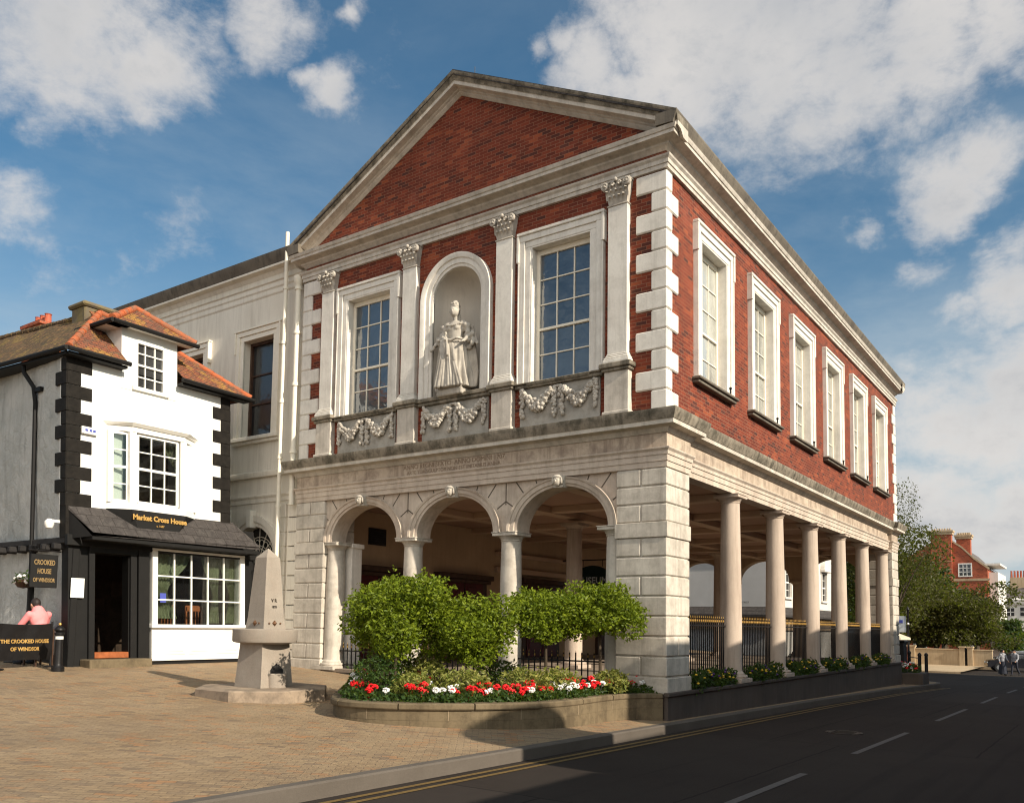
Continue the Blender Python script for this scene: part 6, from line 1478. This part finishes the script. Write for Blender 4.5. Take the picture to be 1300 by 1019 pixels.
for x, z, w_, h in ((-4.9, 4.3, .9, 1.1), (-3.2, 4.3, 1.0, 1.2), (-1.0, 4.3, 1.0, 1.2), (1.2, 4.3, 1.0, 1.2), (-4.6, -.6, .9, 1.7), (1.5, -.6, 1, 1.7), (3.8, 4.3, 1, 1.2), (3.8, -.6, 1, 1.7)):
    mb = MB(); mb.box(x-w_/2, x+w_/2, ty-.05, ty-.004, z, z+h); o = mb.build('window', 'glassdark', wt)
    mb = MB(); mb.box(x-.04, x+.04, ty-.09, ty-.052, z, z+h); mb.box(x-w_/2, x+w_/2, ty-.09, ty-.053, z+h/2-.04, z+h/2+.04); mb.build('glazing_bar', 'white', o)
mb = MB(); mb.box(-3.7, -1.9, ty-.9, ty-.004, -2.5, 1.2); mb.build('porch', 'blackmatte', wt)
# roof and chimney far left behind the crooked house
fl = thing('chimney_house', 'dark tiled roof with a red brick chimney stack showing above the crooked house ridge', 'house', (-27, 4, .8))
k = (at(-2.02, 17.5))
mb = MB(); mb.box(-34, -21, .9, 8, .5, 11.3); mb.build('walls', 'brickfar', fl)
mb = MB(); mb.add([(-34.3, .6, 11.2), (-20.7, .6, 11.2), (-20.7, 8.3, 11.2), (-34.3, 8.3, 11.2), (-31, 4.6, 12.4), (-24.6, 4.6, 12.4)], [(0, 1, 5, 4), (1, 2, 5), (2, 3, 4, 5), (3, 0, 4)]); mb.build('roof', 'tilemoss', fl)
mb = MB(); mb.box(-25.8, -24.5, .1, .9, 10.5, 12.6, .02); mb.box(-25.9, -24.4, .0, 1.0, 12.15, 12.3); mb.box(-25.88, -24.42, .02, .98, 12.6, 12.72); st_ = mb.build('chimney_stack', 'brickfar', fl)
mb = MB()
for i in range(3): mb = MB(); mb.lathe((-25.5+.35*i, .5, 12.72), [(.13, 0), (.11, .36), (.135, .40)], 10); mb.build('chimney_pot', 'terracotta', st_)

# ------------------------------------------------------------------ street things at the far corner of the hall
def zr_(x, y): return h_pave(x, min(y, 25)) if y < 26.2 else h_road(y)
for i, (x, y, lb) in enumerate(((-.42, 26.0, 'slim black bollard nearest the hall plinth at the kerb corner'), (.30, 24.1, 'slim black bollard in the middle of the three at the kerb corner'), (.42, 24.9, 'slim black bollard nearest the road at the kerb corner'))):
    z = zr_(x, y); t = thing('slim_bollard', lb, 'bollard', (x, y, z), 'black bollards at the kerb corner'); mb = MB(); mb.lathe((x, y, z), [(.085, 0), (.085, .05), (.07, .08), (.065, 1.1), (.085, 1.12), (.06, 1.2), (0, 1.24)], 12); mb.build('post', 'iron', t, True)
mb = MB()
for z in (.5, 1.0): mb.tube([(-.42, 26.0, zr_(0, 24)+z), (.30, 24.1, zr_(0, 24)+z)], .02, 6)
tag(mb.build('guard_rail', 'iron'), 'thin double black rail linking two slim bollards at the kerb corner', 'railing')
sp = thing('street_sign', 'black post carrying a small pale blue sign plate beyond the far end of the hall', 'sign', (*at(-.176, 50)[:1], 35, -.5)); x = at(-.1755, 50)[0]
mb = MB(); mb.lathe((x, 35.06, -.6), [(.09, 0), (.09, .5), (.05, .55), (.05, 3.6), (.09, 3.7), (0, 3.9)], 10); mb.build('post', 'iron', sp, True)
mb = MB(); mb.box(x-1.0, x-.1, 35.03, 35.08, 1.9, 2.75, .01); pl_ = mb.build('sign_plate', 'signface', sp); mb = MB(); mb.box(x-.85, x-.25, 35.005, 35.028, 2.38, 2.55); mb.build('plate_marking', 'bluepaper', pl_)
mb = MB(); mb.ball((x+.02, 34.95, 2.35), .06); mb.build('lamp', 'white', sp)
tub = thing('flower_tub', 'dark square tub of red and white flowers against the far end of the plinth', 'planter', (.15, 22.5, -.1))
mb = MB(); mb.box(-.45, .75, 22.0, 23.4, -.2, .34, .02); mb.build('tub', 'plinth', tub)
rr = random.Random(77); mb = MB(); leaves(mb, crown_points(rr, [(.1, 22.7, .45, .45, .5, .25)], 500), .12, rr); mb.build('foliage', 'leafdark', tub, recalc=False)
for mt in ('petalred', 'petalwhite'):
    mb = MB()
    for _ in range(18): a = rr.uniform(0, 6.28); mb.ball((.1+.42*cos(a)*rr.random(), 22.7+.45*sin(a), .5+rr.uniform(0, .22)), .05, .05, .04, 6, 4)
    mb.build('blossom', mt, tub)
kb = thing('telephone_kiosk', 'tall dark kiosk standing just beyond the far pier of the hall', 'kiosk', (-.4, 27.5, -.3))
mb = MB(); mb.box(-1.75, -.86, 27.2, 28.0, -.45, 1.45, .03); mb.build('body', 'blackmatte', kb); mb = MB(); mb.box(-1.8, -.81, 27.15, 28.05, 1.45, 1.56, .03); mb.build('roof', 'iron', kb)
um = thing('cafe_parasol', 'cream canvas cafe parasol behind the kiosk at the far end of the hall', 'parasol', (-1.0, 33, -.5))
mb = MB(); mb.lathe((-3.0, 35, 0), [(1.1, 1.5), (1.08, 1.62), (.1, 2.0), (0, 2.05)], 8); mb.build('canopy', 'canopy', um); mb = MB(); mb.tube([(-3.0, 35, -.5), (-3.0, 35, 1.95)], .03, 6); mb.build('pole', 'iron', um)

# pedestrians and cars down the road
walk = dict(head=(0, -.03, 1.60), neck=(0, 0, 1.45), chest=(0, .0, 1.26), belly=(0, 0, 1.06), hip=(0, 0, .95), shL=(-.19, 0, 1.40), shR=(.19, 0, 1.40), elL=(-.25, .10, 1.13), elR=(.25, -.06, 1.13), wrL=(-.23, .02, .89), wrR=(.22, -.24, .97), hpL=(-.09, 0, .90), hpR=(.09, 0, .90), knL=(-.10, -.16, .50), knR=(.10, .06, .49), anL=(-.10, -.22, .09), anR=(.10, .32, .12))
px_, py_ = at(-.0895, 68); person('person', 'woman in a pale top and long dark skirt walking across the far road', (px_, py_, h_road(py_)), .9, walk, dict(top='greycloth', leg='trousers', skirt=1, longhair=1), 1.0)
px_, py_ = at(-.079, 68); person('person', 'person in grey walking at the right edge of the far road', (px_, py_, h_road(py_)), -.5, walk, dict(top='greycloth', leg='trousers'), 1.0)
def car(x, y, yaw, paint, label):
    z = h_road(y)+.0; t = thing('parked_car', label, 'car', (x, y, z)); T = tf((x, y, z), yaw)
    prof = [(-2.1, .32), (-2.15, .62), (-1.95, .86), (-1.15, .95), (-.55, 1.38), (.75, 1.44), (1.55, 1.02), (2.1, .88), (2.18, .55), (2.1, .30)]
    mb = MB(T); n = len(prof)
    for w_ in (-.86, -.82, .82, .86):
        k = 1 if abs(w_) < .85 else .0
        mb.v += [T(px*(1 if k else .985), w_*(1 if pz < 1.0 else .84), pz if k else pz-.02*(pz > 1)) for px, pz in prof]
    for j in range(3): mb.f += [(j*n+i, j*n+(i+1) % n, (j+1)*n+(i+1) % n, (j+1)*n+i) for i in range(n)]
    mb.f += [tuple(range(n)), tuple(range(3*n, 4*n))]; body = mb.build('body', paint, t, True)
    mb = MB(T)
    for s_ in (-1, 1): mb.add([(-1.0, s_*.80, .98), (-.52, s_*.735, 1.32), (.70, s_*.735, 1.37), (1.3, s_*.80, 1.04)], [(0, 1, 2, 3)])
    mb.add([(-1.12, -.7, .985), (-1.12, .7, .985), (-.60, .64, 1.36), (-.60, -.64, 1.36)], [(0, 1, 2, 3)]); mb.build('windows', 'glassdark', body)
    for wx in (-1.35, 1.35):
        for s_ in (-1, 1): mb = MB(T); mb.lathe((wx, s_*.87-.1, .32), [(.32, 0), (.32, .2)], 18, 'y'); w_ = mb.build('wheel', 'tyre', t, True); mb = MB(T); mb.lathe((wx, s_*.87-.11, .32), [(.19, 0), (.19, .22)], 12, 'y'); mb.build('rim', 'carsilver', w_)
    for s_ in (-1, 1): mb = MB(T); mb.ball((-2.1, s_*.62, .66), .06, .16, .08); mb.build('headlight', 'paper', t)
px_, py_ = at(-.0775, 79); car(px_, py_, .25, 'carpaint', 'dark parked car beyond the walking woman')
px_, py_ = at(-.0745, 90); car(px_, py_, .25, 'carsilver', 'silver parked car at the right edge by the far terrace')

# ------------------------------------------------------------------ buildings across the road (they throw the street into shade)
def row(y0, y1, zt_, label, mat, seed, gable=0):
    rr = random.Random(seed); t = thing('street_building', label, 'building', (10.9, (y0+y1)/2, .1), 'buildings on the other side of the road'); T = lambda u, n, z: (10.8-n, u, z)
    cols = max(1, int((y1-y0)/2.6)); hs = []
    for i in range(cols):
        c = lerp(y0, y1, (i+.5)/cols)
        z = 3.9
        while z+1.6 < zt_-.5: hs.append((c-.5, c+.5, z, z+1.5)); z += 2.8
    mb = MB(T); wall_rects(mb, y0, y1, hs, -.8, zt_, -.3, 0); mb.build('wall', mat, t); mb = MB(T); mb.box(y0, y1, -7, -.31, -.8, zt_-.05); mb.build('core', 'interior', t)
    if gable:
        mb = MB(T); c = (y0+y1)/2; mb.prism([(c-(y1-y0)/2*cos(pi*i/12), zt_+gable*sin(pi*i/12)) for i in range(13)], 0, -.4, 'y'); mb.v = [T(u, n, z) for u, n, z in [(p[1], 10.8-p[0], p[2]) for p in mb.v]]; mb.build('curved_gable', mat, t)
    mb = MB(T); mb.box(y0, y1, -.3, .22, zt_-.18, zt_+.0, .03); mb.build('cornice', 'farwhite', t)
    for a, b, c, d in hs: mb = MB(T); mb.box(a, b, -.16, -.12, c, d); w_ = mb.build('window', 'glassdark', t); mb = MB(T); mb.box((a+b)/2-.02, (a+b)/2+.02, -.12, -.09, c, d); mb.box(a, b, -.12, -.08, (c+d)/2-.03, (c+d)/2+.03); mb.build('glazing_bar', 'white', w_)
row(-1.9, 9, 7.75, 'brick building opposite the columned side of the hall', 'brickfar', 1)
row(9.01, 20, 8.05, 'white rendered building opposite the far columns', 'farwhite', 2)
row(20.01, 34, 8.4, 'brick building opposite the kerb corner', 'brickfar', 3)
row(34.01, 48, 8.6, 'white rendered building by the far junction', 'farwhite', 4)
row(-3.9, -1.91, 6.0, 'low white shop opposite the planter', 'farwhite', 5)
row(-6.4, -3.91, 6.75, 'narrow brick building with a curved gable opposite the planter', 'brickfar', 6, gable=.62)
row(-18, -6.41, 5.4, 'low white building opposite the square', 'farwhite', 7)
EXPO = 0.45
SKYTINT = (.50, .79, .84)
# ------------------------------------------------------------------ light, sky, camera
SUND = Vector((1, -.105, .57)).normalized()
sun = bpy.data.lights.new('sun', 'SUN'); sun.energy = 5.0; sun.angle = radians(.5); sun.color = (1, .89, .74)
so = bpy.data.objects.new('sun', sun); COL.objects.link(so); so.rotation_euler = (-SUND).to_track_quat('-Z', 'Y').to_euler(); so.location = (40, -5, 30)
wd = bpy.data.worlds.new('World'); sc.world = wd; wd.use_nodes = True; nt = wd.node_tree; nt.nodes.clear(); N, L = nt.nodes, nt.links
def nn(t, **k):
    n = N.new(t)
    for a, b in k.items(): setattr(n, a, b)
    return n
def mth(op, a, b=None, clamp=False):
    n = nn('ShaderNodeMath', operation=op); n.use_clamp = clamp
    for i, x in enumerate((a, b)):
        if x is None: continue
        if isinstance(x, (int, float)): n.inputs[i].default_value = x
        else: L.new(x, n.inputs[i])
    return n.outputs[0]
def mrange(src, a, b, c=0., d=1., smooth=True):
    n = nn('ShaderNodeMapRange'); n.interpolation_type = 'SMOOTHSTEP' if smooth else 'LINEAR'
    for k, v in zip(('From Min', 'From Max', 'To Min', 'To Max'), (a, b, c, d)): n.inputs[k].default_value = v
    L.new(src, n.inputs['Value']); return n.outputs[0]
sky = nn('ShaderNodeTexSky', sky_type='NISHITA'); sky.sun_disc = False; sky.sun_elevation = math.asin(SUND.z); sky.sun_rotation = atan2(SUND.x, SUND.y); sky.air_density = 1.0; sky.dust_density = 1.2; sky.ozone_density = 1.6
tc = nn('ShaderNodeTexCoord').outputs['Generated']
CLOUDS = [(-0.7447, 0.3762, 0.5513, 0.0925, 1.0), (-0.7231, 0.4472, 0.5265, 0.062, 0.9), (-0.7427, 0.4531, 0.4931, 0.0329, 0.9), (-0.6441, 0.493, 0.5849, 0.048, 0.75), (-0.6258, 0.5747, 0.5273, 0.0284, 0.8), (-0.6345, 0.5559, 0.537, 0.0171, 0.7), (-0.5841, 0.5529, 0.5943, 0.0167, 0.6), (-0.4015, 0.7252, 0.5593, 0.0586, 1.0), (-0.3579, 0.7606, 0.5417, 0.0504, 1.0), (-0.4197, 0.6936, 0.5854, 0.031, 0.7), (-0.2983, 0.7568, 0.5816, 0.1226, 1.15), (-0.2366, 0.8006, 0.5505, 0.1188, 1.15), (-0.1873, 0.8342, 0.5187, 0.0623, 1.0), (-0.118, 0.8307, 0.544, 0.0701, 1.0), (-0.0572, 0.8402, 0.5393, 0.054, 1.0), (-0.1234, 0.895, 0.4287, 0.047, 1.0), (-0.0894, 0.8916, 0.444, 0.0388, 0.95), (-0.0775, 0.9413, 0.3286, 0.0485, 1.0), (-0.1213, 0.9379, 0.3249, 0.0276, 0.9), (-0.1976, 0.8883, 0.4146, 0.0205, 0.7), (-0.1794, 0.9359, 0.3031, 0.0133, 0.6), (-0.1046, 0.976, 0.191, 0.1101, 1.1), (-0.1497, 0.9811, 0.1224, 0.1032, 1.1), (-0.0625, 0.9707, 0.2322, 0.0693, 1.05), (-0.1561, 0.9159, 0.3697, 0.0284, 0.5), (-0.0735, 0.9902, 0.1187, 0.058, 1.0), (-0.7678, 0.5058, 0.3932, 0.0469, 0.25), (-0.8332, 0.3782, 0.4035, 0.0342, 0.45), (-0.7959, 0.378, 0.473, 0.0272, 0.45), (-0.45, 0.6833, 0.575, 0.0197, 0.6)]
FILL_CLOUDS = [(.35, -.85, .38, .50), (.15, -.45, .88, .42), (.75, -.6, .3, .35), (.1, -.95, .2, .3)]
FILL_BRIGHT = 12.5
wn = nn('ShaderNodeTexNoise'); wn.inputs['Scale'].default_value = 7.; wn.inputs['Detail'].default_value = 6; wn.inputs['Roughness'].default_value = .6; L.new(tc, wn.inputs['Vector'])
w1 = nn('ShaderNodeVectorMath', operation='SUBTRACT'); L.new(wn.outputs['Color'], w1.inputs[0]); w1.inputs[1].default_value = (.5, .5, .5)
w2 = nn('ShaderNodeVectorMath', operation='SCALE'); L.new(w1.outputs[0], w2.inputs[0]); w2.inputs['Scale'].default_value = .11
w3 = nn('ShaderNodeVectorMath', operation='ADD'); L.new(tc, w3.inputs[0]); L.new(w2.outputs[0], w3.inputs[1]); tw = w3.outputs[0]
m = None
for x, y, z, r, s in CLOUDS:
    v = nn('ShaderNodeVectorMath', operation='DISTANCE'); L.new(tw, v.inputs[0]); v.inputs[1].default_value = (x, y, z)
    f = mrange(v.outputs['Value'], r*1.7, 0., -.32, s*.95); m = f if m is None else mth('MAXIMUM', m, f)
def wnoise(scale, det, rough, stretch=(1, 1, 1.6), off=0):
    v = nn('ShaderNodeVectorMath', operation='MULTIPLY'); L.new(tc, v.inputs[0]); v.inputs[1].default_value = stretch
    n = nn('ShaderNodeTexNoise'); n.inputs['Scale'].default_value = scale; n.inputs['Detail'].default_value = det; n.inputs['Roughness'].default_value = rough; n.inputs['Distortion'].default_value = .25
    v2 = nn('ShaderNodeVectorMath', operation='ADD'); L.new(v.outputs[0], v2.inputs[0]); v2.inputs[1].default_value = (off, off*.7, 0); L.new(v2.outputs[0], n.inputs['Vector']); return n.outputs['Fac']
n1 = wnoise(6.5, 14, .66); n2 = wnoise(22, 12, .65, off=3)
dens = mth('ADD', m, mth('ADD', mth('MULTIPLY', mth('SUBTRACT', n1, .5), 2.3), mth('MULTIPLY', mth('SUBTRACT', n2, .5), 1.1)))
alpha = mrange(dens, -.05, 1.1, 0, .96)
# thin veil that thickens to the horizon
sep = nn('ShaderNodeSeparateXYZ'); L.new(tc, sep.inputs[0])
hz = mrange(sep.outputs[2], .46, .0, 0, .85)
veil = mth('MULTIPLY', mrange(wnoise(3.2, 8, .6, (1, 1, 2.6), 7), .38, .75), mrange(sep.outputs[2], .62, .2, .10, .55))
shade = mrange(mth('ADD', mth('MULTIPLY', dens, .5), mth('MULTIPLY', wnoise(5, 7, .55, (1, 1, 1.3), 11), .9)), .55, 1.25)
def rgb(c): n = nn('ShaderNodeRGB'); n.outputs[0].default_value = (*c, 1); return n.outputs[0]
def wmix(fac, a, b):
    n = nn('ShaderNodeMix', data_type='RGBA')
    if isinstance(fac, float): n.inputs[0].default_value = fac
    else: L.new(fac, n.inputs[0])
    L.new(a, n.inputs[6]); L.new(b, n.inputs[7]); return n.outputs[2]
K = 1.0
bright = rgb((5.9*K, 5.6*K, 5.3*K)); dark = rgb((3.7*K, 3.8*K, 3.95*K)); haze = rgb((3.7*K, 4.25*K, 4.6*K))
base = nn('ShaderNodeMix', data_type='RGBA', blend_type='MULTIPLY'); base.inputs[0].default_value = 1; L.new(sky.outputs[0], base.inputs[6]); base.inputs[7].default_value = (*SKYTINT, 1)
c = wmix(hz, base.outputs[2], haze); c = wmix(veil, c, haze)
c = wmix(alpha, c, wmix(shade, bright, dark))
# bright unseen clouds added behind the camera to light the hall front
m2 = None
for x, y, z, r in FILL_CLOUDS:
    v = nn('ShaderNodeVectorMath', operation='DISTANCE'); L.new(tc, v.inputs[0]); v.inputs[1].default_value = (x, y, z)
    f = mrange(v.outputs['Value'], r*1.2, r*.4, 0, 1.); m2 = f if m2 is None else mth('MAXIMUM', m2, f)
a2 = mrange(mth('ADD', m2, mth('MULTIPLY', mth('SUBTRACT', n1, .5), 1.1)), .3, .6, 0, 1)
c = wmix(a2, c, rgb((FILL_BRIGHT*1.0, FILL_BRIGHT*.95, FILL_BRIGHT*.89)))
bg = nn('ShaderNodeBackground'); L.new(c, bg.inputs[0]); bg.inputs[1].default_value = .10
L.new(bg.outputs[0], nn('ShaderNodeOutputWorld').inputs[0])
cam = bpy.data.cameras.new('camera'); co = bpy.data.objects.new('camera', cam); COL.objects.link(co); sc.camera = co
cam.sensor_width = 36; cam.lens = 30.1727; cam.shift_x = .017787; cam.shift_y = .153908; cam.clip_end = 3000; cam.clip_start = .05
r_ = Vector((0.81244819, 0.5828133, 0.01601894)); u_ = Vector((0.03064393, -0.07012292, 0.99706756)); w_ = Vector((-0.58222753, 0.80957485, 0.07483093))
mat = Matrix((( r_.x, u_.x, -w_.x, 6.74518), (r_.y, u_.y, -w_.y, -14.93992), (r_.z, u_.z, -w_.z, 2.0), (0, 0, 0, 1))); co.matrix_world = mat
sc.view_settings.view_transform = 'Standard'; sc.view_settings.look = 'None'; sc.view_settings.gamma = 1; sc.view_settings.exposure = EXPO
sc.render.engine = 'CYCLES'; sc.cycles.filter_width = 1.15; sc.cycles.max_bounces = 8; sc.cycles.transparent_max_bounces = 12
